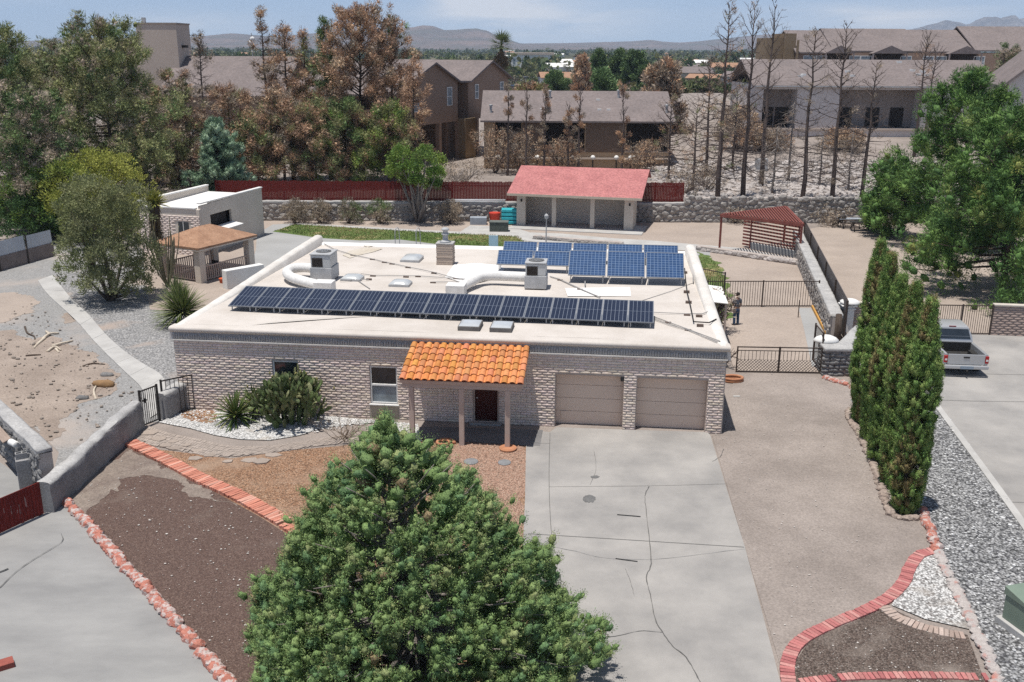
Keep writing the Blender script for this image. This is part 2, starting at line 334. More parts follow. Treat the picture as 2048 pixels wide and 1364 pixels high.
def patch(name, pts, lvl, mat, smooth=0, z=0., kind='structure'):
    NP[0] += 1; b = MB(); P_ = GP(pts, 0, smooth)
    if smooth:      # natural patches have ragged edges
        Q = []
        for i in range(len(P_)):
            a, c = P_[i], P_[(i+1) % len(P_)]; n = max(1, int(math.hypot(c[0]-a[0], c[1]-a[1])/.12))
            for k in range(n): t = k/n; Q.append((a[0]+(c[0]-a[0])*t+R.gauss(0, .055)+.16*math.sin(len(Q)*.37+a[0]), a[1]+(c[1]-a[1])*t+R.gauss(0, .055)+.16*math.sin(len(Q)*.29+a[1])))
        P_ = Q
    b.sheet(P_, z + .006 * lvl + .0009 * NP[0])
    return struct(b.build(name, mat), kind)
# front and sides
patch('driveway', [(1100,866),(1113,856),(1250,861),(1415,866),(1421,873),(1455,985),(1490,1097),(1525,1230),(1560,1364),(1590,1480),(1010,1480),(1046,1090),(1050,1000),(1052,893),(1084,864)], 6, m_conc)
patch('side_yard_gravel', [(-60,690),(-60,520),(60,500),(120,480),(330,480),(345,560),(420,600),(345,660),(376,815),(322,842),(283,850),(85,1020),(118,905),(0,785)], 1, m_finegr)
patch('house_side_gravel', [(130,545),(330,520),(420,560),(352,640),(372,800),(322,780),(230,690),(170,630),(108,568)], 2, m_sidegr)
patch('bare_soil', [(-30,690),(20,660),(60,680),(110,675),(160,700),(205,720),(235,760),(215,790),(160,810),(120,850),(100,880),(-10,795)], 2, m_dirt_brown, 5)
patch('soil_spot', [(118,634),(132,625),(150,627),(155,640),(138,646)], 2, m_dirt_brown, 5)
patch('soil_patch', [(150,745),(205,740),(228,755),(215,775),(160,790),(130,775)], 3, m_dirt_brown, 5)
patch('dirt_mound', [(-30,600),(30,585),(70,600),(60,625),(-30,650)], 2, m_dirt_warm, 5)
patch('neighbour_drive', [(-260,830),(0,925),(60,967),(86,960),(86,1030),(130,1005),(250,1138),(370,1275),(445,1364),(520,1480),(-420,1480)], 2, m_conc_old)
patch('mulch_bed', [(128,1000),(230,905),(262,893),(330,927),(430,985),(520,1035),(600,1085),(760,1180),(800,1480),(540,1480),(470,1364),(300,1165)], 3, m_mulch)
patch('bed_dirt', [(130,1000),(185,950),(250,905),(275,905),(330,935),(420,985),(470,1010),(440,1010),(360,975),(305,950),(262,955),(232,985),(205,990),(180,1030),(155,1030)], 4, M('bed_soil', (.265,.22,.185), (.19,.15,.128), scale=1.2, det=9, fine=.2, bs=18, bump=.4), 4)
patch('orange_gravel_bed', [(258,893),(360,905),(460,918),(600,900),(680,893),(760,880),(880,880),(1056,890),(1050,1000),(1046,1100),(1030,1480),(780,1480),(760,1180),(600,1085),(430,985)], 2, m_orange)
patch('porch_gravel', [(880,884),(960,884),(1056,892),(1051,1000),(1048,1080),(960,1060),(860,960)], 3, m_pinkgr, 3)
patch('white_gravel_bed', [(318,846),(345,835),(380,812),(500,822),(640,832),(836,850),(842,885),(790,905),(764,846),(700,850),(640,858),(600,872),(540,882),(480,880),(430,872),(380,858)], 4, m_whitegr)
patch('leaf_litter', [(372,824),(420,822),(440,836),(425,850),(385,845)], 5, m_orange, 5)
patch('porch_floor', [(838,856),(870,855),(1086,862),(1080,893),(1050,893),(842,880)], 5, M('shaded_porch_slab', (.19,.185,.185), (.15,.148,.148), scale=1.5, fine=.1, bs=40))  # floor colour and outline take in the porch roof's shadow
patch('packed_side_yard', [(1425,873),(1447,868),(1470,745),(1640,747),(1700,770),(1708,830),(1745,920),(1785,1030),(1840,1040),(1868,1102),(1815,1145),(1790,1195),(1700,1250),(1600,1290),(1570,1364),(1490,1097)], 1, m_dirt)
patch('right_mulch_bed', [(1590,1420),(1588,1330),(1620,1280),(1700,1248),(1775,1215),(1850,1250),(1935,1272),(1990,1420)], 2, m_mulch2)
patch('white_rock_bed', [(1812,1160),(1835,1112),(1866,1102),(1900,1175),(1945,1262),(1850,1240),(1783,1212)], 3, m_whitegr2)
patch('grey_gravel_strip', [(1700,800),(1865,790),(1960,920),(2060,1062),(2300,1400),(2060,1480),(1995,1364),(1925,1215),(1872,1105),(1840,1020)], 2, m_greygr)
patch('right_drive', [(1705,668),(1800,664),(1980,671),(2260,680),(2400,1200),(2060,1062),(1960,920),(1870,800),(1720,775)], 3, m_conc)
patch('right_yard_dirt', [(1600,500),(1570,470),(1700,440),(2300,450),(2300,690),(1980,672),(1700,664)], 1, m_dirt_warm)
patch('gate_yard_dirt', [(1420,600),(1640,600),(1670,690),(1640,747),(1470,745)], 2, m_dirt_warm)
patch('wall_side_slab', [(1597,617),(1640,617),(1674,690),(1650,720),(1624,735),(1608,660)], 3, m_conc_gray)
patch('side_lawn', [(1390,512),(1420,516),(1440,530),(1452,560),(1462,600),(1455,640),(1390,640)], 3, m_lawn, 4)
# back yard
patch('back_yard_dirt', [(300,620),(280,470),(505,440),(1060,440),(1370,440),(1600,440),(1605,500),(1630,615),(1390,640),(1300,640),(700,640)], 1, m_dirt_warm)
patch('patio', [(480,600),(512,500),(514,469),(545,450),(590,447),(548,464),(640,477),(720,482),(800,480),(880,490),(960,495),(1050,498),(1062,486),(1100,498),(1420,505),(1420,560),(900,600)], 2, m_conc_gray)
patch('lawn', [(545,464),(593,448),(720,455),(845,463),(950,468),(1035,472),(1058,485),(1048,497),(960,495),(880,490),(800,480),(720,482),(640,477)], 3, m_lawn)
patch('lawn_edging', [(592,447),(720,454),(845,461),(950,466),(1035,470),(1060,483),(1052,486),(1030,474),(845,465),(594,450)], 4, m_conc_pale)
patch('pavilion_path', [(915,468),(940,452),(1025,455),(1060,466),(1120,468),(1230,478),(1300,482),(1390,490),(1480,497),(1600,520),(1598,530),(1440,506),(1230,495),(1060,484),(1030,472)], 4, m_conc_pale)
def raised(name, pts, h, mat, bevel=.01):
    b = MB(); b.prism(GP(pts), 0.002, h); return struct(b.build(name, mat, bevel=bevel))
# pale concrete walk on the left of the house
def walk():
    l = [(76,562),(96,590),(150,640),(185,680),(216,712),(250,745),(286,782),(300,838)]; r = [(106,551),(140,595),(175,628),(210,668),(247,702),(285,728),(327,757),(336,815)]
    L_ = cat_rom([(*G(*p), 0) for p in l], 4); R_ = cat_rom([(*G(*p), 0) for p in r], 4)
    b = MB(); n = len(L_)
    for i in range(n-1):
        k = .012 if i % 3 == 2 else 0.
        a, c, d, e = L_[i], R_[i], R_[i+1].lerp(R_[i], k*2), L_[i+1].lerp(L_[i], k*2)
        b.hexa([(a.x,a.y,.0),(c.x,c.y,.0),(d.x,d.y,.0),(e.x,e.y,.0),(a.x,a.y,.05),(c.x,c.y,.05),(d.x,d.y,.05),(e.x,e.y,.05)])
    struct(b.build('walkway', m_conc_pale))
walk()
# cracks, joints and marks in the driveway: children of it
drive = bpy.data.objects['driveway']
def strip(name, pts, w, mat, parent, z=.05, wob=.0):
    P = cat_rom([(*G(u, v), z) for u, v in pts], 5); b = MB(); vs = []
    for i, p in enumerate(P):
        d = (P[min(i+1, len(P)-1)] - P[max(0, i-1)]).normalized(); s = Vector((-d.y, d.x, 0)) * w / 2 * (1 + R.uniform(-wob, wob)); o = Vector((-d.y, d.x, 0)) * R.uniform(-wob, wob) * .02
        vs += [p - s + o, p + s + o]
    b.add(vs, [(2*i, 2*i+1, 2*i+3, 2*i+2) for i in range(len(P)-1)])
    o = b.build(name, mat, parent)
    return o
strip('crack', [(1298,975),(1290,995),(1293,1030),(1299,1085),(1302,1130),(1293,1158),(1302,1200),(1310,1240),(1325,1268),(1345,1295),(1372,1318),(1388,1345),(1402,1372)], .022, m_crack, drive, wob=.5)
strip('crack', [(1168,1279),(1230,1276),(1278,1265),(1325,1268)], .014, m_crack, drive, wob=.5)
strip('crack', [(1188,905),(1192,940),(1180,972)], .007, m_crack, drive, wob=.5)
strip('joint', [(1100,868),(1098,960),(1102,1060),(1110,1110)], .016, m_crack, drive)
strip('joint', [(1056,1070),(1250,1082),(1488,1097)], .018, m_crack, drive)
strip('joint', [(1098,976),(1300,974),(1454,970)], .012, m_crack, drive)
strip('joint', [(1058,888),(1100,889)], .012, m_crack, drive)
m_mark = M('tar_mark', (.03,.03,.03), (.045,.045,.045), scale=10)
m_stain = M('oil_stain', (.17,.168,.165), (.13,.128,.127), scale=3, fine=.15, bs=25)
strip('tar_mark', [(1234,1032),(1258,1034),(1281,1036)], .045, m_mark, drive, .055)
strip('tar_mark', [(1231,1120),(1252,1123),(1275,1126)], .04, m_mark, drive, .055)
def stain(u, v, ru, rv):
    b = MB(); b.sheet([G(u + ru*math.cos(a)*R.uniform(.75, 1.1), v + rv*math.sin(a)*R.uniform(.75, 1.1)) for a in np.linspace(0, 2*PI, 25)[:-1]], .047)
    b.build('oil_stain', m_stain, drive)
strip('faint_crack', [(1106,1096),(1150,1105),(1205,1118),(1290,1122),(1370,1115),(1490,1100)], .012, M('faint_crack', (.24,.235,.23), (.29,.285,.28), scale=5), drive, wob=.6)
strip('faint_crack', [(1425,925),(1440,915),(1447,900)], .012, m_crack, drive, wob=.6)
strip('faint_crack', [(1250,1140),(1262,1170),(1268,1195)], .008, m_crack, drive, wob=.6)
stain(1178, 1000, 15, 8); stain(1190, 956, 9, 3)
rd = bpy.data.objects['right_drive']
strip('joint', [(1740,745),(1880,748),(2070,752)], .025, m_crack, rd, .06); strip('joint', [(1800,795),(1900,803),(2070,806)], .025, m_crack, rd, .06); strip('joint', [(2000,1006),(2080,1009)], .02, m_crack, rd, .06)
nd_ = bpy.data.objects['neighbour_drive']
strip('crack', [(0,1178),(40,1140),(90,1108),(125,1085),(122,1070)], .02, m_crack, nd_, .05, .5)
strip('tar_mark', [(-20,1152),(2,1146),(17,1140)], .05, m_mark, nd_, .05)
b = MB(); b.box(-.3, .3, -.15, .15, 0, .16); o = tag(b.build('timber_block', M('red_timber', (.33,.10,.075), (.26,.075,.06), scale=4), bevel=.01), 'red timber block on the grey drive at the bottom left corner', 'block'); o.location = (*G(0,1338), 0); o.rotation_euler = (0, 0, .6)
# raised kerb along the right drive
def kerb(name, pts, w, h, mat, kind='structure'):
    P = cat_rom([(*G(u, v), 0) for u, v in pts], 4); b = MB()
    for i in range(len(P)-1):
        a, c = P[i], P[i+1]; d = (c-a).normalized(); s = Vector((-d.y, d.x, 0))*w/2
        b.hexa([a-s, a+s, c+s, c-s, *[q + Vector((0, 0, h)) for q in (a-s, a+s, c+s, c-s)]])
    o = b.build(name, mat, bevel=.01); return struct(o, kind) if kind else o
kerb('drive_kerb', [(1868,806),(1960,930),(2060,1070),(2200,1270)], .25, .07, m_conc_pale)
# brick borders: rows of separate bricks laid across the line
def brick_border(name, label, pts, w, cols, mat, h=.09, bl=.105, gap=.014, closed=False, tilt=.07, miss=.015):
    P = cat_rom([(*G(u, v), 0) for u, v in pts], 10); cum = [0]
    for i in range(1, len(P)): cum.append(cum[-1] + (P[i]-P[i-1]).length)
    b = MB(); s = 0.; k = 0
    while s < cum[-1]:
        while k < len(P)-2 and cum[k+1] < s: k += 1
        t = (s - cum[k]) / max(1e-6, cum[k+1]-cum[k]); p = P[k].lerp(P[k+1], t); d = (P[k+1]-P[k]).normalized()
        if R.random() >= miss:
            c = R.choice(cols); q = R.uniform(.85, 1.12); b.col = tuple(min(1, x*q) for x in c)
            b.obox((p.x, p.y, h/2 - .01 + R.uniform(-.008, .008)), (bl, w*R.uniform(.95, 1.04), h+.02), math.atan2(d.y, d.x)+R.uniform(-tilt, tilt), R.uniform(-.06, .06), R.uniform(-.04, .04))
        s += bl + gap
    return tag(b.build(name, mat, bevel=.012), label, 'brick edging')
redb = [(.52,.21,.145),(.57,.25,.18),(.48,.185,.13),(.58,.31,.235)]; pinkb = [(.44,.165,.155),(.47,.19,.175),(.41,.145,.14),(.50,.245,.22)]; tanb = [(.42,.33,.28),(.46,.37,.32),(.38,.29,.245)]
brick_border('brick_edging', 'long red painted brick edging between brown mulch and orange gravel', [(262,889),(330,922),(400,960),(470,992),(530,1025),(590,1062),(650,1105),(700,1150)], .52, redb, m_brickred, h=.13)
brick_border('brick_edging', 'dusty red brick edging curving round the right hand bed beside the driveway', [(1868,1104),(1838,1113),(1818,1140),(1808,1165),(1780,1195),(1730,1223),(1660,1252),(1600,1285),(1576,1325),(1578,1375),(1590,1440)], .34, pinkb, m_brickred, h=.07)
brick_border('brick_edging', 'dusty red brick edging along the picture bottom below the right hand mulch', [(1605,1367),(1700,1357),(1800,1354),(1900,1355),(1975,1358)], .26, pinkb, m_brickred, h=.07)
brick_border('brick_edging', 'tan brick edging under the thin white gravel wedge', [(1768,1218),(1800,1240),(1850,1258),(1900,1270),(1930,1275)], .34, tanb, m_brickred, h=.06)
def paver_path():
    top = [(292,852),(340,868),(400,880),(460,893),(540,893),(610,884),(680,872),(745,862),(800,862)]; bot = [(262,885),(305,893),(370,905),(425,915),(490,913),(560,905),(640,893),(700,888),(770,886)]
    T = cat_rom([(*G(*p), 0) for p in top], 12); B = cat_rom([(*G(*p), 0) for p in bot], 12); b = MB()
    n = len(T); rows = 6
    for i in range(n-1):
        for j in range(rows):
            if j >= rows-1 and R.random() < .3: continue
            t0, t1 = j/rows, (j+.93)/rows; a, c = i, i+.93
            q = lambda k, t: T[int(k)].lerp(B[int(k)], t) if k == int(k) else T[i].lerp(T[i+1], .93).lerp(B[i].lerp(B[i+1], .93), t)
            g = R.uniform(.88, 1.1); b.col = (.36*g, .305*g, .265*g); z = .04 + R.uniform(-.006, .006)
            p = [q(a, t1), q(c, t1), q(c, t0), q(a, t0)]
            b.hexa([*(Vector((w.x, w.y, 0.)) for w in p), *(Vector((w.x, w.y, z)) for w in p)])
    struct(b.build('paver_path', m_paver))
    b = MB()
    for (u, v) in [(300,868),(318,880),(345,885),(372,893),(395,903),(352,898),(420,912),(455,925),(500,922),(545,912),(520,925),(390,918),(330,893)]:   # broken flagstones
        g = R.uniform(.8, 1.05); b.col = (.36*g, .30*g, .255*g); x, y = G(u, v); n_ = R.randint(5, 7); a0 = R.uniform(0, 6); rr = R.uniform(.14, .3)
        b.prism([(x+rr*1.3*math.cos(a0+2*PI*k/n_)*R.uniform(.75, 1.1), y+rr*math.sin(a0+2*PI*k/n_)*R.uniform(.7, 1.1)) for k in range(n_)], .0, .055+R.uniform(-.01, .02))
    struct(b.build('flagstone_border', m_paver, bevel=.01))
paver_path()
# painted stone edgings
def stone_edge(name, label, pts, r, mat, step=.2, cat='stone edging', sc=(1., .8, .8)):
    P = cat_rom([(*G(u, v), 0) for u, v in pts], 8); b = MB(); acc = 0
    for i in range(len(P)-1):
        d = (P[i+1]-P[i]); acc += d.length
        while acc > step:
            acc -= step; p = P[i].lerp(P[i+1], R.random()); q = r*R.uniform(.75, 1.2)
            b.rock((p.x+R.uniform(-.04, .04), p.y+R.uniform(-.04, .04), q*.35), (q*sc[0], q*sc[1], q*sc[2]))
    return tag(b.build(name, mat, smooth=False), label, cat)
stone_edge('stone_edging', 'peeling red painted stone edging between grey drive and brown mulch', [(130,1003),(180,1056),(240,1125),(300,1190),(370,1268),(440,1350),(520,1440)], .17, m_rockred, .1)
stone_edge('stone_edging', 'peeling red and white stone edging beside grey gravel strip', [(1842,1020),(1862,1070),(1875,1105)], .15, m_rockred, .1)
stone_edge('stone_edging', 'flat worn concrete edging with red flakes between white rock and grey gravel', [(1876,1108),(1900,1160),(1925,1210),(1955,1270),(1985,1340),(2010,1420)], .15, M('worn_edge_paint', (.44,.40,.375), (.40,.36,.34), c3=(.46,.19,.15), scale=3., det=6, lo=.42, hi=.66, fine=.12, bs=26, bump=.4), .09, sc=(1., .9, .5))
stone_edge('stone_edging', 'buff stone edging curving round the foot of the cypress row', [(1712,825),(1698,822),(1700,840),(1720,875),(1742,920),(1758,965),(1775,1015),(1790,1036),(1830,1040)], .14, M('buff_stone', (.38,.31,.26), (.28,.22,.185), scale=4, fine=.15, bs=18, bump=.4), .11)
stone_edge('stone_edging', 'short bright red painted stones beside the stone pier', [(1648,755),(1665,763),(1690,770),(1705,778)], .16, m_rockred, .12)
# painted red stub of curb right of the pier
b = MB(); p = [G(1702,770), G(1712,770), G(1722,700), G(1712,700)]
b.prism(p, 0, .55); tag(b.build('stub_wall', m_rockred, bevel=.05), 'low bright red painted stub wall between stone pier and cypresses', 'wall')
# loose rocks and sticks in the left yard
for k, (u, v, sx, lab) in enumerate([(209,772,.34,'rounded brown boulder lying on the bare left yard'), (215,752,.22,'dark grey stone behind the brown boulder in the left yard'), (165,798,.2,'dark jagged stone in the left yard in front of the brown boulder')]):
    b = MB(); x, y = G(u, v); b.rock((x, y, sx*.25), (sx*1.5, sx*.8, sx*.55)); tag(b.build('boulder', [M('ochre_boulder', (.33,.20,.10), (.24,.15,.08), scale=4, fine=.15), m_rockdark, m_rockdark][k], smooth=True), lab, 'stone')
m_drift = M('bleached_wood', (.62,.55,.45), (.46,.39,.31), scale=6, fine=.12, bs=20)
def drift(pts, r, lab, mat=None):
    b = MB()
    for pl in pts:
        P = cat_rom([(*G(u, v), z) for u, v, z in pl], 4); n = len(P); b.tube(P, [r*(1-.6*i/n)+.008 for i in range(n)], 6)
    tag(b.build('dead_branch', mat or m_drift, smooth=True), lab, 'dead branch')
drift([[(85,680,.05),(100,672,.12),(118,668,.05)],[(90,678,.06),(75,690,.04),(68,697,.03)],[(100,672,.1),(92,664,.05)]], .07, 'pale dead branch lying furthest up the bare left yard')
drift([[(95,705,.05),(110,697,.1),(122,702,.05)],[(105,696,.1),(125,690,.1),(146,683,.04)],[(112,700,.06),(118,706,.03)]], .06, 'pale forked dead branch in the middle of the left yard')
drift([[(192,800,.03),(188,785,.08),(195,770,.05)]], .05, 'bent white dead branch beside the brown boulder')
0 and drift([[(10,652,.03),(30,640,.06),(55,630,.05),(72,627,.03)]], .05, 'dark fallen branch lying across the upper left yard', m_bark)
drift([[(50,655,.03),(55,668,.06),(68,674,.05),(70,680,.03)]], .05, 'dark crooked fallen branch below the upper left soil mound', m_bark)
drift([[(166,734,.03),(185,729,.05),(210,730,.03)]], .04, 'thin dark fallen branch right of the pale forked branch', m_bark)
0 and drift([[(215,690,.03),(222,700,.06),(232,712,.03)]], .04, 'short curved dark stick lying beside the pale walkway', m_bark)
0 and drift([[(200,820,.03),(212,824,.05),(222,817,.03)]], .045, 'crooked dark stick lying near the garden gate wall', m_bark)
drift([[(52,713,.03),(66,712,.05),(82,711,.04)]], .05, 'short dark log lying on the bare soil of the left yard', m_bark)
def scatter_stones(name, poly, n, r0, r1, mat, z=0.):
    P = GP(poly); xs = [p[0] for p in P]; ys = [p[1] for p in P]; b = MB(); k = 0
    def inside(x, y):
        c = False; j = len(P)-1
        for i in range(len(P)):
            if (P[i][1] > y) != (P[j][1] > y) and x < (P[j][0]-P[i][0])*(y-P[i][1])/(P[j][1]-P[i][1])+P[i][0]: c = not c
            j = i
        return c
    while k < n:
        x, y = R.uniform(min(xs), max(xs)), R.uniform(min(ys), max(ys))
        if not inside(x, y): continue
        r = r0 + (r1-r0)*R.random()**3; b.rock((x, y, z+.03+r*.2), (r*R.uniform(.8, 1.4), r, r*.6), lo=True); k += 1
    return struct(b.build(name, mat), 'stuff')
m_peb = M('pale_pebble', (.62,.58,.53), (.38,.34,.31), scale=.9, fine=.1, bs=9)
scatter_stones('mulch_bits', [(128,1000),(262,893),(600,1085),(780,1180),(540,1480)], 500, .010, .035, m_peb, .012)
scatter_stones('yard_rubble', [(-60,690),(60,600),(283,782),(283,850),(118,905),(0,785)], 500, .015, .09, M('rubble', (.34,.29,.25), (.2,.175,.155), scale=.9, fine=.1), .008)
scatter_stones('path_pebbles', [(1425,873),(1470,745),(1640,747),(1785,1030),(1700,1250),(1570,1364)], 320, .008, .03, m_peb, .004)
scatter_stones('bed_pebbles', [(1590,1420),(1588,1330),(1775,1215),(1935,1272),(1990,1420)], 260, .008, .028, m_peb, .008)
scatter_stones('drive_pebbles', [(1700,800),(1865,790),(1960,920),(2060,1062),(2200,1300),(2060,1480),(1925,1215),(1840,1020)], 2600, .02, .055, gravelM('grey_pebble', [(.55,.55,.55),(.36,.36,.36),(.68,.68,.67),(.2,.2,.2)], 3., bump=0., edge=.9), .006)
scatter_stones('white_pebbles', [(318,846),(380,812),(640,832),(836,850),(842,885),(764,846),(600,872),(480,880),(380,858)], 1500, .02, .05, M('white_pebble', (.76,.75,.73), (.55,.54,.52), scale=2.), .012)
# ================= the house =================
house = thing('house', 'single storey flat roofed house of pale slump block with white roof and double garage', 'house', (HX, HY, 0), YAW)
HW, HD = 21.17, 18.6
OPEN = [(3.92,4.95,.66,2.21),(7.76,8.83,.62,2.14),(11.76,12.76,.08,2.1),(14.9,17.47,-.1,2.13),(17.94,20.56,-.1,2.11)]
def wall_front():
    b = MB(); xs = sorted({0., HW, *[o[0] for o in OPEN], *[o[1] for o in OPEN]})
    for a, c in zip(xs, xs[1:]):
        op = [o for o in OPEN if o[0] <= a + 1e-6 and o[1] >= c - 1e-6]
        if op:
            o = op[0]; b.box(a, c, 0, .45, o[3], 3.2, 1)
            if o[2] > .05: b.box(a, c, 0, .45, -.1, o[2], 1)
        else: b.box(a, c, 0, .45, -.1, 3.2, 1)
    b.box(0, .3, .45, HD-.3, -.1, 3.0, 0); b.box(HW-.3, HW, .45, HD-.3, -.1, 3.0, 0); b.box(0, HW, HD-.3, HD, -.1, 2.95, 0)
    ch = .1036; skip = OPEN + [(7.72,8.87,-.1,.6)]
    ux = np.array([0, .12, .5, .88, 1.]); fx = np.array([.5, .93, 1., .93, .5]); vz = np.array([0, .16, .45, .85, 1.]); fz = np.array([.1, .85, 1., .55, .05])
    for k in range(28):
        z0 = k*ch; z1 = z0 + ch - .012; off = (k % 2)*.2 + R.uniform(-.02, .02)
        iv = [(0.02, HW-.02)]
        for o in skip:
            if o[2] < z0 + ch*.7 and o[3] > z0 + ch*.3:
                nv = []
                for a, c in iv:
                    if o[1] <= a or o[0] >= c: nv.append((a, c)); continue
                    if o[0] > a: nv.append((a, o[0]))
                    if o[1] < c: nv.append((o[1], c))
                iv = nv
        for a, c in iv:
            x = a; e = a + (.4 - (a - off) % .4)
            while x < c - .02:
                e = min(e, c)
                if c - e < .07: e = c
                d = R.uniform(.026, .036); w_ = e - .012 - x; q_ = R.uniform(.93, 1.06)*(.93+.07*min(1, k/4)); b.col = (.75*q_, .63*q_*R.uniform(.97, 1.03), .545*q_*R.uniform(.95, 1.04))
                sag = R.uniform(-.008, .008)
                vs = [(x + w_*ux[i], .002 - d*fx[i]*fz[j], z0 + (z1-z0)*vz[j] + (sag*fx[i] if 0 < j < 4 else 0) + R.uniform(-.003, .003)) for j in range(5) for i in range(5)]
                b.add(vs, [(j*5+i, j*5+i+1, (j+1)*5+i+1, (j+1)*5+i) for j in range(4) for i in range(4)], 0)
                x = e; e = x + .4
    b.box(7.74, 8.85, -.012, 0, -.05, .585, 2)
    b.col = (.5,.5,.5); o = b.build('wall', [tintM('slump_block_tones', bump=.35, bs=9.), m_mortar, M('tan_panel', (.40,.345,.27), (.36,.31,.24), scale=3, fine=.06)], house)
    o.data.polygons.foreach_set('use_smooth', [len(p.vertices) == 4 and p.material_index == 0 for p in o.data.polygons])
wall_front()
def extrude_x(prof, x0, x1, m=0, b=None):
    b = b or MB(); n = len(prof); vs = [(x0, y, z) for y, z in prof] + [(x1, y, z) for y, z in prof]
    return b.add(vs, [tuple(range(n)), tuple(range(2*n-1, n-1, -1))] + [(i, n+i, n+(i+1) % n, (i+1) % n) for i in range(n)], m)
def roof():
    b = MB()   # lip with a soft front edge and the sloping deck behind it
    extrude_x([(-.07,3.27),(-.115,3.31),(-.125,3.37),(-.10,3.425),(-.04,3.452),(.1,3.452),(.45,3.43),(.45,3.2),(.0,3.2)], -.1, HW+.1, 0, b)
    xs = np.linspace(.0, HW, 44); ys = np.linspace(.45, HD-.2, 38)
    vs = [(x, y, roofz(y) + .02 + .02*math.sin(x*.9+y*.5)*math.sin(y*.35) + R.uniform(-.003, .003)) for y in ys for x in xs]; n = len(xs)
    b.add(vs, [(j*n+i, j*n+i+1, (j+1)*n+i+1, (j+1)*n+i) for j in range(len(ys)-1) for i in range(n-1)], 0)
    o = b.build('roof', m_roofw, house, smooth=True); o.modifiers.new('e', 'EDGE_SPLIT').split_angle = .8
    def parapet(x0, x1):
        b = MB(); N = 40; prof = 9
        for i in range(N+1):
            y = -.02 + (HD-.05)*i/N; hw = (x1-x0)/2; cx = (x0+x1)/2; top = 3.46 + .12*sm((y-3)/14) + R.uniform(-.008, .008)
            for k in range(prof):
                a = PI*k/(prof-1); b.v.append((cx - hw*math.cos(a)*(1.12 if k in (0, prof-1) else 1.), y, (2.9 if k in (0, prof-1) else top - .16 + .16*math.sin(a))))
        for i in range(N):
            for k in range(prof-1):
                q = (i*prof+k, i*prof+k+1, (i+1)*prof+k+1, (i+1)*prof+k); b.f.append(q); b.m.append(0); b.c.append(None)
        for e in (tuple(range(prof-1, -1, -1)), tuple(N*prof+k for k in range(prof))): b.f.append(e); b.m.append(0); b.c.append(None)
        b.build('parapet', m_par, house, smooth=True).modifiers.new('e', 'EDGE_SPLIT').split_angle = 1.1
    parapet(-.12, .42); parapet(HW-.42, HW+.12)
    b = MB(); extrude_x([(HD-.55,3.0),(HD-.35,3.17),(HD-.15,3.2),(HD+.05,3.17),(HD+.06,2.9),(HD-.55,2.9)], .42, HW-.42, 0, b); b.build('back_kerb', m_roofb, house)
    def patchr(pts, mat, dz, name='roof_patch'):
        P = [HR(u, v) for u, v in pts]; b = MB(); b.add([(x, y, roofz(y)+.045+dz) for x, y in P], [tuple(range(len(P)))]); b.build(name, mat, house)
    patchr([(890,556),(908,531),(955,528),(1000,532),(1010,540),(985,560),(940,572)], m_roofb, .004)
    patchr([(1130,578),(1260,576),(1262,594),(1135,594)], m_roofb, .0)
    m_st = M('roof_water_stain', (.46,.40,.31), (.55,.50,.43), scale=1.2, det=8, fine=.06, bs=9)
    patchr([(685,512),(700,503),(735,496),(765,499),(745,506),(718,512),(700,518)], m_st, .006, 'water_stain'); patchr([(722,491),(745,488),(752,492),(735,496)], m_st, .006, 'water_stain')
    patchr([(500,652),(600,640),(720,633),(840,630),(842,632),(720,636),(600,644)], M('roof_seam', (.5,.46,.42), (.55,.51,.46), scale=2), .004, 'roof_seam')
roof()
def cornice():
    b = MB(); b.box(.0, HW, -.03, 0, 2.955, 3.27, 0); x = 0.02
    while x < HW - .06:
        w_ = R.uniform(.085, .11); zt = 3.17 + R.uniform(-.05, .05); d = R.uniform(.03, .05); us = (0, .2, .5, .8, 1); fu = (.1, .8, 1, .8, .1); vz = (0, .15, .6, .9, 1); fz = (.2, .9, 1, .85, .1)
        vs = [(x+(w_-.012)*us[i], -.031 - d*fu[i]*fz[j], 2.96+(zt-2.96)*vz[j]) for j in range(5) for i in range(5)]
        b.add(vs, [(j*5+i, j*5+i+1, (j+1)*5+i+1, (j+1)*5+i) for j in range(4) for i in range(4)], 1); x += w_
    b.box(-.03, HW+.03, -.10, 0, 2.905, 2.952, 2)
    o = b.build('cornice', [M('lip_shade_band', (.27,.265,.262), (.33,.325,.32), scale=2.5, fine=.1), m_band, m_par], house)  # darker backing puts the roof lip's shade into the colour
    o.data.polygons.foreach_set('use_smooth', [p.material_index == 1 for p in o.data.polygons])
cornice()
def window(x0, x1, z0, z1):
    f = MB(); y0, y1 = .03, .12; t = .055
    f.box(x0, x0+t, y0, y1, z0, z1); f.box(x1-t, x1, y0, y1, z0, z1); f.box(x0+t, x1-t, y0, y1, z1-t, z1); f.box(x0+t, x1-t, y0, y1, z0, z0+t)
    zm = (z0+z1)/2; f.box(x0+t, x1-t, y0-.01, y1, zm-.035, zm+.035)
    o = f.build('window', m_white, house, bevel=.006)
    g = MB(); g.box(x0+t, x1-t, .085, .095, zm+.035, z1-t); g.build('pane', m_glass, o)
    g = MB(); g.box(x0+t, x1-t, .07, .08, z0+t, zm-.035); g.build('pane', m_glass2, o)
    g = MB(); g.box(x0+t, x1-t, .3, .31, z0, z1); g.build('dark_backing', m_dark, o)  # dark sheet closing the opening behind the panes
    s = MB(); s.box(x0-.05, x1+.05, -.09, .03, z0-.045, z0); s.build('sill', m_white, o, bevel=.008)
for o in OPEN[:2]: window(*o)
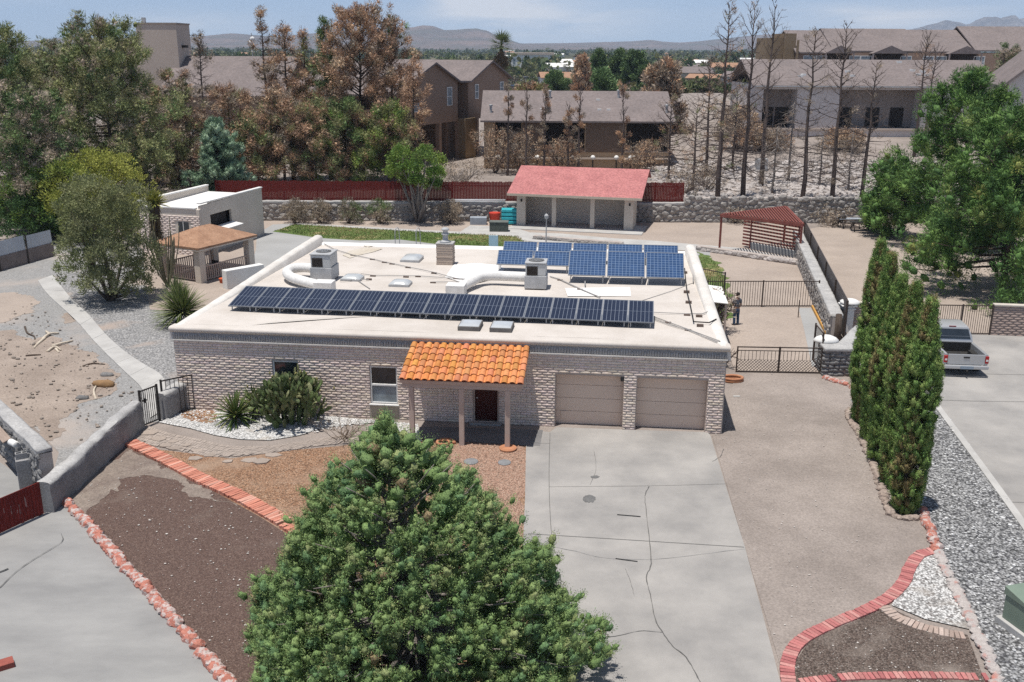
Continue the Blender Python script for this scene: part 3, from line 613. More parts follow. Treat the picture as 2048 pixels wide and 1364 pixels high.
def front_door():
    x0, x1, z0, z1 = OPEN[2]; b = MB(); b.box(x0+.06, x1-.06, .12, .17, z0+.02, z1-.05)
    for r in range(3):
        for c in range(2):
            xa = x0+.16+c*.36; za = z0+.15+r*.6; b.box(xa, xa+.3, .105, .12, za, za+.48)
    d = b.build('door', m_door, house, bevel=.012)
    k = MB(); k.lathe([(.005, 0), (.03, .01), (.035, .03), (.02, .05), (.003, .055)], n=10); h = k.build('handle', m_alu, d, smooth=True); h.location = (x0+.14, .12, 1.0); h.rotation_euler = (PI/2, 0, 0)
    f = MB(); f.box(x0, x0+.06, .02, .2, z0, z1); f.box(x1-.06, x1, .02, .2, z0, z1); f.box(x0+.06, x1-.06, .02, .2, z1-.06, z1); f.build('door_frame', m_trimt, house)
    f = MB(); f.box(x0-.1, x1+.1, -.25, .12, -.05, z0); f.build('doorstep', m_conc_gray, house, bevel=.01)
    l = MB(); l.box(x0-.36, x0-.28, -.1, -.04, 1.72, 1.86); l.build('porch_light', m_black, house, bevel=.01)
front_door()
for i, o in enumerate(OPEN[3:]):
    b = MB(); n = 4; hh = (o[3] - .0) / n
    for k in range(n): b.box(o[0]+.02, o[1]-.02, .37, .42, k*hh + .006, (k+1)*hh - .004)
    g = b.build('garage_door', m_garage, house, bevel=.006)
    if i == 0:
        p = MB(); p.box(o[0]+.2, o[0]+.42, .35, .37, .2, .52); p.build('pet_flap', m_garage, g, bevel=.01)
        p = MB(); p.box(o[1]-.14, o[1]-.02, -.02, .12, o[3]-.2, o[3]-.03); p.build('garage_light', m_black, house, bevel=.02)
    t = MB(); t.box(o[0], o[0]+.02, .02, .45, 0, o[3]); t.box(o[1]-.02, o[1], .02, .45, 0, o[3]); t.box(o[0]+.02, o[1]-.02, .02, .45, o[3]-.03, o[3]-.002); t.build('garage_frame', m_trimt, house)
def porch():
    X0, X1, Y0, Z0, Z1 = 9.42, 13.95, -2.42, 2.50, 3.16
    sl = math.atan2(Z1-Z0, -Y0); Ls = math.hypot(Z1-Z0, Y0)
    def P(x, s, n): return (x, Y0 + s*math.cos(sl) - n*math.sin(sl), Z0 + s*math.sin(sl) + n*math.cos(sl))
    b = MB(); deck = [P(X0+.05, .06, -.02), P(X1-.05, .06, -.02), P(X1-.05, Ls, -.02), P(X0+.05, Ls, -.02)]
    b.add(deck, [(0, 1, 2, 3)], 0)
    nc = 16; cw = (X1-X0)/nc; nr = 6; rl = Ls/nr; ns = 8
    for c in range(nc):
        for r in range(nr):
            cx = X0 + (c+.5)*cw + R.uniform(-.008, .008); s0 = r*rl - (.06 if r == 0 else .05) + R.uniform(-.012, .012); s1 = (r+1)*rl + .02; q = R.uniform(.78, 1.1); b.col = (.60*q, .235*q*R.uniform(.9, 1.2), .08*q*R.uniform(.8, 1.5))
            r0, r1 = cw*.43, cw*.36; vs = []
            for (s, rr, nn) in ((s0, r0-.022, .035), (s0, r0, .035), (s1, r1, .01)):
                for k in range(ns+1):
                    a = PI*k/ns; vs.append(P(cx - rr*math.cos(a), s, nn + rr*.8*math.sin(a)))
            m_ = ns+1
            b.add(vs, [(j*m_+k, j*m_+k+1, (j+1)*m_+k+1, (j+1)*m_+k) for j in (0, 1) for k in range(ns)], 0)
        for r in range(nr):  # pans between the barrels
            if c == nc-1: break
            cx = X0 + (c+1)*cw; s0 = r*rl; s1 = (r+1)*rl; vs = []; q = R.uniform(.9, 1.08); b.col = (.70*q, .27*q, .10*q)
            for s, nn in ((s0, .03), (s1, .005)):
                for k in range(4): a = -1+2*k/3; vs.append(P(cx + a*cw*.2, s, nn + .02*a*a))
            b.add(vs, [(k, k+1, 5+k, 4+k) for k in range(3)], 0)
    b.col = (.6,.22,.08); b.c = [x or b.col for x in b.c]
    o = b.build('porch_roof', tintM('clay_tile', rough=.7, bs=14., bump=.15), house, smooth=True); o.modifiers.new('e', 'EDGE_SPLIT').split_angle = .9
    b = MB(); b.hexa([P(X0+.05, .02, -.16), P(X1-.05, .02, -.16), P(X1-.05, Ls, -.16), P(X0+.05, Ls, -.16), P(X0+.05, .02, -.025), P(X1-.05, .02, -.025), P(X1-.05, Ls, -.025), P(X0+.05, Ls, -.025)]); b.build('porch_ceiling', m_trimt, house)
    b = MB(); x = X0
    for c in range(nc):   # mortar bedding along the top
        b.rock((X0+(c+.5)*cw, -.03, Z1+.07), (cw*.55, .07, .07), jit=.12)
    b.build('ridge_mortar', m_cap, house, smooth=True)
    b = MB(); b.box(X0+.12, X1-.12, -2.32, -2.16, 2.2, 2.38); b.build('beam', m_trimt, house, bevel=.01)
    for x in (9.86, 11.68, 13.34):
        b = MB(); b.box(x-.09, x+.09, -2.33, -2.15, -.02, 2.2); b.build('porch_post', m_trimt, house, bevel=.012)
porch()
def chimney():
    x, y = 8.3, 13.9; b = MB(); z0 = roofz(y)
    for k in range(9):
        s = R.uniform(-.01, .01); b.box(x-.43+s, x+.43+s, y-.35+s, y+.35+s, z0+k*.12, z0+k*.12+.108)
    b.box(x-.41, x+.41, y-.33, y+.33, z0, z0+1.06, 1)
    o = b.build('chimney', [M('chimney_block', (.44,.365,.30), (.38,.31,.255), scale=3, fine=.08), m_mortar], house, bevel=.025)
    c = MB(); c.box(x-.45, x+.45, y-.37, y+.37, z0+1.075, z0+1.14); c.build('cap', m_cap, o, bevel=.02)
    f = MB(); z = z0 + 1.14; f.lathe([(.3, 0), (.2, .08), (.15, .1), (.13, .35), (.13, .36), (.2, .38), (.2, .44), (.13, .47), (.13, .6), (.21, .62), (.21, .68), (.1, .75)], (x, y, z), 14); f.build('flue', m_galv, o, smooth=True)
chimney()
def skylight(u0, v0, w_, d_, hh, rz=0., cm=None, dm=.14):
    x, y = HR(u0, v0); z = roofz(y); b = MB(); b.obox((x, y, z+hh/2), (w_, d_, hh), rz); o = b.build('skylight', cm or m_galv, house, bevel=.02)
    n = 8; g = MB(); c, s = math.cos(rz), math.sin(rz)
    vs = []
    for j in range(n+1):
        for i in range(n+1):
            a, e = -1+2*i/n, -1+2*j/n; k = (1-a**4)*(1-e**4); px, py = a*(w_/2-.04), e*(d_/2-.04); vs.append((x+px*c-py*s, y+px*s+py*c, z+hh+.005+dm*k**.6))
    g.add(vs, [(j*(n+1)+i, j*(n+1)+i+1, (j+1)*(n+1)+i+1, (j+1)*(n+1)+i) for j in range(n) for i in range(n)])
    g.build('dome', M('milky_acrylic', (.50,.52,.53), (.43,.45,.46), scale=1.5, fine=.02, rough=.22, spec=.5), o, smooth=True)
skylight(824, 521, 1.0, 1.3, .16); skylight(705, 560, .95, .85, .14); skylight(801, 571, .95, .85, .14); m_sk2 = M('dark_skylight_frame', (.12,.11,.105), (.17,.16,.15), scale=4); skylight(941, 656, .85, 1.05, .2, 0, m_sk2, .05); skylight(1004, 659, .85, 1.05, .2, 0, m_sk2, .05)
m_pipe = M('grey_conduit', (.33,.32,.31), (.27,.265,.26), scale=4, rough=.5); m_blk = M('brown_block', (.12,.09,.075), (.17,.13,.11), scale=6)
def conduit(pts, r=.018, h=.1, sup=(), mat=None):
    P = []
    for u, v in pts: x, y = HR(u, v); P.append((x, y, roofz(y)+h))
    b = MB(); b.tube(P, r, 6); b.build('conduit', mat or m_pipe, house)
    for u, v in sup:
        x, y = HR(u, v); s = MB(); s.box(x-.13, x+.13, y-.06, y+.06, roofz(y), roofz(y)+h); s.build('pipe_support', m_blk, house, bevel=.01)
conduit([(637,484),(668,501),(706,513),(745,521),(769,527),(784,530),(816,537),(868,548),(912,560),(945,566),(952,572)], .02, .09, [(668,501),(706,513),(745,521),(769,527),(784,530),(816,537),(868,548),(912,560)])
conduit([(722,551),(746,554),(836,555),(862,557),(940,562)], .018, .09, [(746,554),(836,555),(812,556)]); conduit([(862,567),(888,567),(918,567)], .02, .08, [(866,567),(915,567)])
conduit([(680,566),(712,563),(738,563)], .02, .1, [(712,563),(738,561)]); conduit([(705,556),(728,572),(740,580)], .02, .06)
conduit([(1369,542),(1371,566),(1374,590),(1380,615),(1387,650),(1418,652),(1432,645)], .028, .14, [(1369,548),(1373,587),(1377,608),(1398,636),(1400,655)], m_black)
conduit([(1306,629),(1372,632),(1405,632),(1428,622)], .018, .1, [(1374,633)]); conduit([(1306,636),(1336,647),(1376,662),(1440,686)], .02, .07, [(1336,647),(1376,662)]); conduit([(1307,641),(1340,653),(1378,664),(1434,688)], .02, .07)
conduit([(1100,556),(1120,562),(1160,581),(1200,598)], .03, .08, [(1120,562),(1160,581)]); conduit([(1285,603),(1340,585),(1388,567)], .012, .05)
conduit([(1170,576),(1170,562)], .03, .12); conduit([(1386,570),(1386,556)], .03, .15)
# ---- solar panels, one object each ----
m_cellf = cellM('dark_solar_cells', (.012,.017,.036), (.018,.025,.048), (.19,.215,.26), .158, .955, .008, .13)
m_cellb = cellM('blue_solar_cells', (.018,.05,.125), (.025,.065,.16), (.17,.24,.35), .172, .162, .008, .2)
ORD = ['first','second','third','fourth','fifth','sixth','seventh','eighth','ninth','tenth','eleventh','twelfth','thirteenth','fourteenth','fifteenth','sixteenth','seventeenth']
m_pframe = M('dark_anodised', (.20,.215,.24), (.17,.185,.205), scale=3, fine=.03, rough=.4)
def panel(w_, l, tilt, lift, cells, rows_mid):
    t = thing('solar_panel', '', 'solar panel'); c, s = math.cos(tilt), math.sin(tilt)
    f = MB(); T = .045; e = .03
    def pt(x, d, n): return (x, d*c - n*s, lift + d*s + n*c)
    def bar(x0, x1, d0, d1, m=0): f.hexa([pt(x0, d0, 0), pt(x1, d0, 0), pt(x1, d1, 0), pt(x0, d1, 0), pt(x0, d0, T), pt(x1, d0, T), pt(x1, d1, T), pt(x0, d1, T)], m)
    bar(-w_/2, -w_/2+e, 0, l); bar(w_/2-e, w_/2, 0, l); bar(-w_/2+e, w_/2-e, 0, e); bar(-w_/2+e, w_/2-e, l-e, l)
    f.build('frame', m_pframe, t)
    g = MB(); a, b_ = w_-2*e, l-2*e; g.add([(0, 0, 0), (a, 0, 0), (a, b_, 0), (0, b_, 0)], [(0, 1, 2, 3)]); g.add([(0, 0, -.03), (a, 0, -.03), (a, b_, -.03), (0, b_, -.03)], [(3, 2, 1, 0)], 1)
    o = g.build('cells', [cells, m_dark], t); o.location = pt(-w_/2+e, e, T-.006); o.rotation_euler = (tilt, 0, 0)
    for x in (-w_/2+.12, w_/2-.12):
        for d in (.12, l-.12):
            k = MB(); p = pt(x, d, -.004); k.box(x-.02, x+.02, p[1]-.02, p[1]+.02, -.0, p[2]); k.build('leg', m_galv, t)
    return t
def place_panel(t, first, x, y, rz, label, group):
    wx, wy = H2W(x, y); z = roofz(y) + .03
    if first: t.location = (wx, wy, z); t.rotation_euler = (0, 0, rz); t['label'] = label; t['group'] = group; return t
    return dup(t, (wx, wy, z), rz, label, group)
n = 17; x0, x1 = 1.22, 18.55; ya, yb = 2.6, 2.15; pw = (x1-x0)/n; proto = panel(pw-.012, 2.0, math.radians(10.5), .2, m_cellf, 2)
for k in range(n):
    lab = 'dark narrow solar panel at the %s end of the long front row' % ('left' if k == 0 else 'right') if k in (0, n-1) else 'dark narrow solar panel, %s from the left end of the long front row' % ORD[k]
    place_panel(proto, k == 0, x0+pw*(k+.5), ya+(yb-ya)*(k+.5)/n, YAW+math.atan2(yb-ya, x1-x0), lab, 'dark solar panels in the long front row')
xa, xb = 11.1, 20.2; pw = (xb-xa)/5; TL = math.radians(32); proto = panel(pw-.06, 1.02, TL, .35, m_cellb, 3); nm = ['leftmost','second from left','middle','second from right','rightmost']
for k in range(5): place_panel(proto, k == 0, xa+pw*(k+.5), 14.75, YAW, 'wide blue solar panel, %s of the five in the rearmost row' % nm[k], 'blue solar panels on the back of the roof')
for k in range(2): place_panel(proto, False, xa+.02+pw*(k+.5), 12.15, YAW, ['wide blue solar panel at the left end of the blue middle row', 'wide blue solar panel just left of the three deeper blue panels'][k], 'blue solar panels on the back of the roof')
proto = panel(pw-.06, 1.68, TL, .35, m_cellb, 3)
for k in range(3): place_panel(proto, k == 0, xa+.02+pw*(k+2.5), 10.05, YAW, 'deep blue solar panel, %s of the three tallest blue panels' % ['leftmost','middle','rightmost'][k], 'deep blue solar panels nearest the roof middle')
# ---- rooftop cooling units ----
def ac_unit(x, y, w_, d_, h, label, duct, boxc):
    wx, wy = H2W(x, y); z = roofz(y); t = thing('cooling_unit', label, 'air conditioner', (wx, wy, z), YAW)
    b = MB(); b.box(-w_/2-.04, w_/2+.04, -d_/2-.04, d_/2+.04, .08, h*.52); b.build('plenum', m_galv, t, bevel=.02)
    b = MB(); b.box(-w_/2, w_/2, -d_/2, d_/2, h*.52+.005, h-.08); o = b.build('casing', M('pale_grey_enamel', (.50,.505,.50), (.44,.445,.44), scale=2, fine=.03, rough=.5), t, bevel=.03)
    b = MB(); b.box(-w_/2-.03, w_/2+.03, -d_/2-.03, d_/2+.03, h-.075, h); b.build('top_panel', m_galv, t, bevel=.025)
    b = MB()
    for k in range(9): b.obox((-w_*.16, -d_/2-.008, h*.56+.045*k), (w_*.52, .03, .03), 0, .5)
    b.box(-w_*.43, w_*.11, -d_/2-.006, -d_/2+.02, h*.55, h*.86, 0); b.build('louvre', m_dark, t)
    b = MB(); b.lathe([(.36, .0), (.36, .012), (.01, .014)], (0, .0, h+.002), 24); f = b.build('fan_opening', m_dark, t)
    g = MB()
    for rr in (.09, .18, .27, .35): g.tube([(rr*math.cos(a), rr*math.sin(a), h+.03) for a in np.linspace(0, 2*PI, 25)], .008, 4, cap=False)
    for k in range(8): a = PI*k/4; g.tube([(.03*math.cos(a), .03*math.sin(a), h+.03), (.37*math.cos(a), .37*math.sin(a), h+.03)], .008, 4)
    g.build('fan_guard', m_galv, f)
    g = MB()
    for k in range(4): a = PI*k/2+.4; g.obox((.17*math.cos(a), .17*math.sin(a), h+.019), (.26, .11, .008), a, 0, 0)
    g.build('fan', m_black, f)
    for sx in (-1, 1):
        b = MB(); b.box(sx*(w_/2-.08)-.05, sx*(w_/2-.08)+.05, -d_/2, d_/2, 0, .08); b.build('skid', m_blk, t)
    P = cat_rom([(px-x, py-y, pz) for px, py, pz in duct], 7); b = MB(); b.tube(P, .23, 16); b.build('duct', m_duct, t, smooth=True).modifiers.new('e', 'EDGE_SPLIT').split_angle = 1.
    b = MB(); bx, by = boxc[0]-x, boxc[1]-y; b.box(bx-.42, bx+.42, by-.35, by+.35, 0, .55); b.build('duct_box', m_duct, t, bevel=.02)
ac_unit(3.3, 9.3, .95, 1.2, 1.36, 'grey rooftop cooling unit on the left with a curved white duct', [(2.9,9.5,.45),(2.2,9.75,.45),(1.65,9.6,.42),(1.6,8.9,.4),(2.1,8.0,.38),(2.9,7.35,.36),(3.7,6.85,.33)], (4.05, 6.75))
ac_unit(13.4, 8.85, .92, .95, 1.3, 'grey rooftop cooling unit on the right in front of blue solar panels', [(13.0,9.1,.45),(12.2,9.15,.45),(11.3,9.2,.44),(10.8,8.9,.43),(10.55,8.3,.4),(10.3,7.6,.36),(10.1,7.0,.33)], (10.0, 6.9))
# ================= walls, fences, small buildings and yard things =================
def frame(name, label, cat, A, B, group=None, z=0.):
    L = math.hypot(B[0]-A[0], B[1]-A[1]); return thing(name, label, cat, (A[0], A[1], z), math.atan2(B[1]-A[1], B[0]-A[0]), group), L
def rough_box(L, t, h, step=.35, jit=.03, h2=None):
    """a hand-built wall: cross-sections with uneven faces and a rounded uneven top"""
    n = max(2, int(L/step)); b = MB(); h2 = h2 or h
    prof = [(-.5, 0), (-.5, .35), (-.5, .7), (-.49, .93), (-.36, 1.), (0, 1.02), (.36, 1.), (.49, .93), (.5, .5), (.5, 0)]; m = len(prof)
    for i in range(n+1):
        hh = h + (h2-h)*i/n + R.uniform(-jit, jit)
        for px, pz in prof: b.v.append((L*i/n, px*t + R.uniform(-jit, jit)*.7, hh*pz + (R.uniform(-jit, jit)*.4 if pz else -.05)))
    for i in range(n):
        for k in range(m-1): b.f.append((i*m+k+1, i*m+k, (i+1)*m+k, (i+1)*m+k+1)); b.m.append(1 if 3 <= k <= 6 else 0); b.c.append(None)
    b.f += [tuple(range(m)), tuple(n*m+k for k in range(m-1, -1, -1))]; b.m += [0, 0]; b.c += [None, None]
    return b
def plaster_wall(label, A, B, t, h, mats, h2=None, name='garden_wall', jit=.035):
    o = rough_box(math.hypot(B[0]-A[0], B[1]-A[1]), t, h, h2=h2, jit=jit).build(name, mats, smooth=True)
    o.modifiers.new('e', 'EDGE_SPLIT').split_angle = 1.
    o.location = (*A, 0); o.rotation_euler = (0, 0, math.atan2(B[1]-A[1], B[0]-A[0])); return tag(o, label, 'wall')
def rock_wall(label, A, B, t, h, rs, mats, cap=True, name='stone_wall', z=0., side=-1, both=False, h2=None):
    th, L = frame(name, label, 'wall', A, B, z=z); h2 = h2 or h
    b = MB(); b.hexa([(0,-t/2,-.1),(L,-t/2,-.1),(L,t/2,-.1),(0,t/2,-.1),(0,-t/2,h),(L,-t/2,h2),(L,t/2,h2),(0,t/2,h)]); b.build('core', m_mortar, th)
    b = MB()
    for sd in ((-1, 1) if both else (side,)):
        zz = rs*.5
        while zz < max(h, h2):
            x = R.uniform(0, rs)
            while x < L:
                r = rs*R.uniform(.6, 1.25)
                if zz < h+(h2-h)*x/L: b.rock((x, sd*t/2, zz+R.uniform(-.3, .3)*rs), (r*.85, r*.42, r*.62), lo=(rs < .2 or L > 20))
                x += r*1.35
            zz += rs*.95
    b.build('stones', mats[0], th)
    if cap:
        b = rough_box(L, t*1.15, .14, jit=.02); b.v = [(x, y, zq+h+(h2-h)*x/L) for x, y, zq in b.v]; b.build('cap', [mats[1], mats[1]], th, smooth=True)
    return th
pl = [m_gplas, m_cap]
A, B = G(88,1032), G(283,860); plaster_wall('long low grey plastered wall running from the red gate up to the garden gate', (A[0]+.0, A[1]+.2), (B[0]-.15, B[1]+.15), .46, 1.0, pl, 1.15, jit=.05)
A, B = G(322,842), G(378,815); plaster_wall('short grey plastered wall stub between the garden gate and the house corner', (A[0], A[1]+.15), (B[0]-.02, B[1]+.1), .46, 1.08, pl, 1.2, jit=.05)
rock_wall('rough rubble stone retaining wall with grey cap at the left picture edge', (-27., 42.2), (-14.75, 28.45), .42, 1.55, .2, [m_rockdark, m_cap], side=-1)
# iron garden gate
def iron_gate(name, label, A, B, h, n, mats, posts=2, z0=.08, rail=.045, rod=.02, cat='gate', group=None, arch=0.):
    th, L = frame(name, label, cat, A, B, group)
    for zz in (h, z0+.02): f = MB(); f.bar((0, 0, zz), (L, 0, zz), rail); f.build('rail', mats, th)
    for k in range(posts): p = MB(); x = L*k/(posts-1); p.bar((x, 0, -.05), (x, 0, h+.06), rail*1.5); p.build('post', mats, th)
    b = MB()
    for k in range(1, n): x = L*k/n; b.bar((x, .0, z0+.03), (x, 0, h-.01), rod)
    b.build('bars', mats, th)
    return th
A, B = G(286,856), G(320,842); g = iron_gate('garden_gate', 'black iron bar garden gate between the two grey plastered walls', A, B, 1.45, 9, m_iron)
b = MB(); b.box(.12, .3, -.04, .04, 1.02, 1.07); b.box(.2, .24, -.05, .05, .95, 1.12); b.build('latch', m_iron, g)
A, B = G(320,842), G(362,806); iron_gate('iron_railing', 'short black iron railing behind the plastered stub wall by the house corner', (A[0]+.05, A[1]+.35), (A[0]+1.25, A[1]+1.35), 1.5, 9, m_iron, cat='railing')
# red board gate at the bottom left
A, B = G(-120,1125), G(84,1032); th, L = frame('board_gate', 'dark red board gate with narrow slits across the grey drive', 'gate', A, B)
b = MB(); x = 0
while x < L-.03:
    z = 1.12; w_ = .11; b.box(x, x+w_-.008, -.015, .015, .06 + R.uniform(0, .01), z); x += w_
b.build('boards', m_redfence, th)
for zz in (.25, .95): b = MB(); b.bar((0, .04, zz), (L, .04, zz), .06); b.build('rail', m_redfence, th)
for x in (.03, L-.03): b = MB(); b.box(x-.04, x+.04, .02, .1, 0, 1.15); b.build('post', m_iron, th)
m_slit = M('worn_slit', (.42,.30,.27), (.34,.24,.22), scale=4); b = MB()
for k in range(26): x = R.uniform(.1, L-.1); z = R.uniform(.25, .7); b.box(x, x+.014, -.019, -.0155, z, z+R.uniform(.1, .32))
b.build('worn_slits', m_slit, th)
# bits beside the rubble wall
def block(name, label, x, y, z, rz, s=(.4,.2,.2)):
    b = MB(); a, c, h = s[0]/2, s[1]/2, s[2]
    for (x0, x1, y0, y1) in ((-a,a,-c,-c+.035),(-a,a,c-.035,c),(-a,-a+.035,-c+.035,c-.035),(a-.035,a,-c+.035,c-.035),(-.02,.02,-c+.035,c-.035)): b.box(x0, x1, y0, y1, 0, h)
    o = b.build(name, M('grey_block', (.33,.325,.32), (.25,.248,.245), scale=4, fine=.12, bs=30), bevel=.006); o.location = (x, y, z); o.rotation_euler = (0, 0, rz); return tag(o, label, 'block')
bx, by = -15.75, 28.95
b = MB(); b.box(-.22, .22, -.22, .22, 0, 1.12); o = tag(b.build('block_pier', m_gplas, bevel=.02), 'stubby grey block pier against the end of the rubble wall', 'pier'); o.location = (bx, by, 0); o.rotation_euler = (0, 0, .5)
block('cinder_block', 'hollow grey cinder block sitting on the stubby block pier', bx, by, 1.12, .5)
block('cinder_block', 'hollow grey cinder block on the rubble wall face behind the pier', bx-.25, by+.7, 1.22, .4)
b = MB(); b.box(-.75, .75, -.14, .14, 0, .05); o = tag(b.build('plank', M('weathered_plank', (.36,.28,.23), (.28,.215,.175), scale=4, fine=.15, bs=20, aniso=(.6, 5, 5)), bevel=.006), 'weathered brown plank leaning on the rubble wall beside the grey blocks', 'plank'); o.location = (-17.15, 30.45, 1.3); o.rotation_euler = (0.35, .0, -.87)
b = MB(); b.lathe([(.1, 0), (.11, .02), (.11, .4), (.1, .42)], n=12); o = tag(b.build('white_can', m_white, smooth=True), 'white tube lying on the rubble wall next to the plank', 'can'); o.location = (-16.5, 29.75, 1.35); o.rotation_euler = (PI/2, 0, .9)
# left boundary wall with pale sheets
A, B = G(-60,560), G(110,512); th, L = frame('boundary_wall', 'low brown block boundary wall topped with pale metal sheets at far left', 'wall', A, B)
b = MB(); b.box(0, L, 0, .2, 0, .95); b.build('base', M('brown_block_wall', (.22,.185,.175), (.17,.145,.14), scale=1.5, fine=.12, bs=9), th)
for k in range(3):
    b = MB(); x0, x1 = L*k/3+.02, L*(k+1)/3-.02; n = int((x1-x0)/.06); vs = []
    for i in range(n+1):
        x = x0+(x1-x0)*i/n; y = .03+.018*math.sin(i*1.6); vs += [(x, y, .95), (x, y+.05, 1.85+.04*math.sin(k*2.))]
    b.add(vs, [(2*i, 2*i+2, 2*i+3, 2*i+1) for i in range(n)]); b.build('sheet', M('pale_sheet_metal', (.52,.55,.58), (.42,.45,.49), scale=.8, fine=.06, rough=.5), th)
    if k: p = MB(); p.bar((x0-.02, -.03, 0), (x0-.02, -.03, 1.9), .07); p.build('post', m_iron, th)
# ---- shed ----
sx, sy = -21.2, 65.6; sh = thing('shed', 'cream stucco outbuilding with white flat roof and open serving hatch', 'shed', (sx, sy, 0), math.atan2(1.9, 4.6)*-1 + .12)
rzs = sh.rotation_euler.z
def shed():
    W, D, h = 4.75, 8.4, 3.55   # front face runs to the left (-x) from the corner, depth +y
    b = MB(); b.box(-W, 0, 0, .2, 0, h-.35); b.box(-W, -W+.2, .2, D, 0, h); b.box(-.2, 0, .2, 1.3, 0, h-.12); b.box(-.2, 0, 4.0, D, 0, h); b.box(-.2, 0, 1.3, 4.0, 0, 1.75); b.box(-.2, 0, 1.3, 4.0, 2.65, h-.06); b.box(-W+.2, -.2, D-.2, D, 0, h-.5)
    b.build('wall', m_stucco, sh, bevel=.02)
    b = MB(); b.box(-W-.06, -W+.26, -.05, D, h, h+.1); b.box(-.26, .05, .15, D+.05, h, h+.1); b.box(-W+.26, -.26, -.06, .25, h-.35, h-.23); b.build('parapet_cap', m_white, sh, bevel=.03)
    b = MB(); b.hexa([(-W+.2,.2,h-.62),(-.2,.2,h-.62),(-.2,D-.2,h-.52),(-W+.2,D-.2,h-.52),(-W+.2,.2,h-.5),(-.2,.2,h-.5),(-.2,D-.2,h-.4),(-W+.2,D-.2,h-.4)]); b.build('roof', m_white, sh)
    b = MB(); ux = (0,.12,.5,.88,1.); fx = (.1,.8,1,.8,.1)
    for k in range(22):
        z0 = k*.125; x = -W+.02 - (k % 2)*.2
        while x < -.02:
            x0, x1 = max(x, -W+.02), min(x+.388, -.02); x += .4
            if x1-x0 < .05 or (z0 > 1.35 and z0 < 2.3 and x1 > -1.75 and x0 < -.85): continue
            vs = [(x0+(x1-x0)*ux[i], -.001-.05*fx[i]*fx[j], z0+.113*ux[j]) for j in range(5) for i in range(5)]
            b.add(vs, [(j*5+i, j*5+i+1, (j+1)*5+i+1, (j+1)*5+i) for j in range(4) for i in range(4)])
    b.build('block_face', m_brick, sh, smooth=True)
    b = MB(); b.box(-1.7, -.9, -.03, -.002, 1.42, 2.3); w_ = b.build('window', m_glass, sh); b = MB(); b.box(-1.32, -1.28, -.05, -.031, 1.42, 2.3); b.box(-1.78, -.82, -.1, -.002, 1.34, 1.41); b.build('window_frame', m_white, w_)
    b = MB(); b.box(-.5, -.45, 1.3, 4.0, 1.75, 2.65); b.build('hatch', m_dark, sh)  # dark sheet stands in for the unlit inside
    b = MB(); b.hexa([(0.02,1.45,1.72),(.85,1.45,1.6),(.85,4.1,1.6),(.02,4.1,1.72),(.02,1.45,1.77),(.85,1.45,1.65),(.85,4.1,1.65),(.02,4.1,1.77)]); b.build('hatch_shelf', m_white, sh)
shed()
# ---- gazebo ----
gx, gy = G(403,566); gz = thing('gazebo', 'open gazebo with brown shingle hip roof on four stucco posts', 'gazebo', (gx, gy, 0), -.48)
def gazebo():
    W, D, h = 3.1, 4.3, 2.25    # right side runs +y, left side runs -x
    for (x, y) in ((0, 0), (0, D), (-W, D), (-W, 0)):
        b = MB(); b.box(x-.24, x+.24, y-.24, y+.24, 0, h); b.build('post', m_stucco, gz, bevel=.03)
    b = MB(); e = .42; C_ = [(-W-e, -e, h), (e, -e, h), (e, D+e, h), (-W-e, D+e, h)]; ra, rb_ = (-W/2, D/2-.5, h+.85), (-W/2, D/2+.5, h+.85)
    lo = [(x, y, z-.12) for x, y, z in C_]
    b.add(C_ + [ra, rb_] + lo, [(0, 1, 4), (1, 2, 5, 4), (2, 3, 5), (3, 0, 4, 5), (6, 7, 1, 0), (7, 8, 2, 1), (8, 9, 3, 2), (9, 6, 0, 3), (9, 8, 7, 6)])
    b.build('roof', m_brsh, gz)
    b = MB(); b.box(-W-e+.03, e-.03, -e+.01, -e+.03, h-.2, h-.121); b.box(e-.03, e-.01, -e+.03, D+e-.03, h-.2, h-.121); b.build('fascia', m_stucco, gz)
    def rail(p, q, name='railing'):
        b = MB(); p, q = Vector(p), Vector(q); d = q-p; n = int(d.length/.17)
        b.bar(p+Vector((0,0,.95)), q+Vector((0,0,.95)), .09, .06); b.bar(p+Vector((0,0,.15)), q+Vector((0,0,.15)), .06, .05)
        for k in range(n+1): a = p+d*(k/n); b.bar(a+Vector((0,0,.17)), a+Vector((0,0,.93)), .055)
        b.build(name, m_trimt, gz)
    rail((0, .25, 0), (0, D-.25, 0)); rail((-.25, 0, 0), (-W+.25, 0, 0)); rail((-W, .25, 0), (-W, D-.25, 0))
gazebo()
x, y = G(420,560); b = MB(); b.box(-.25, .25, -.2, .2, .45, .55); b.box(-.25, .25, .17, .22, .55, .95)
for i in (-1, 1):
    for j in (-1, 1): b.box(i*.22-.02, i*.22+.02, j*.17-.02, j*.17+.02, 0, .45)
o = tag(b.build('patio_chair', m_black, bevel=.01), 'dark chair standing inside the gazebo railing', 'chair'); o.location = (x-.1, y+1.2, 0); o.rotation_euler = (0, 0, -.5)
x, y = G(447,566); b = MB(); b.lathe([(.19,0),(.22,.05),(.25,.28),(.27,.3),(.2,.27)], n=14); o = tag(b.build('flower_pot', M('orange_plastic', (.60,.13,.05), (.5,.1,.04), scale=3)), 'orange pot on the ground below the gazebo railing', 'pot'); o.location = (x, y, 0)
A, B = G(446,560), G(505,545); b = MB(); b.box(0, 2.6, 0, .5, 0, 1.15); o = tag(b.build('low_wall', m_white, bevel=.03), 'low white wall between the gazebo and the house roof', 'wall'); o.location = (*G(455,580), 0); o.rotation_euler = (0, 0, .82)
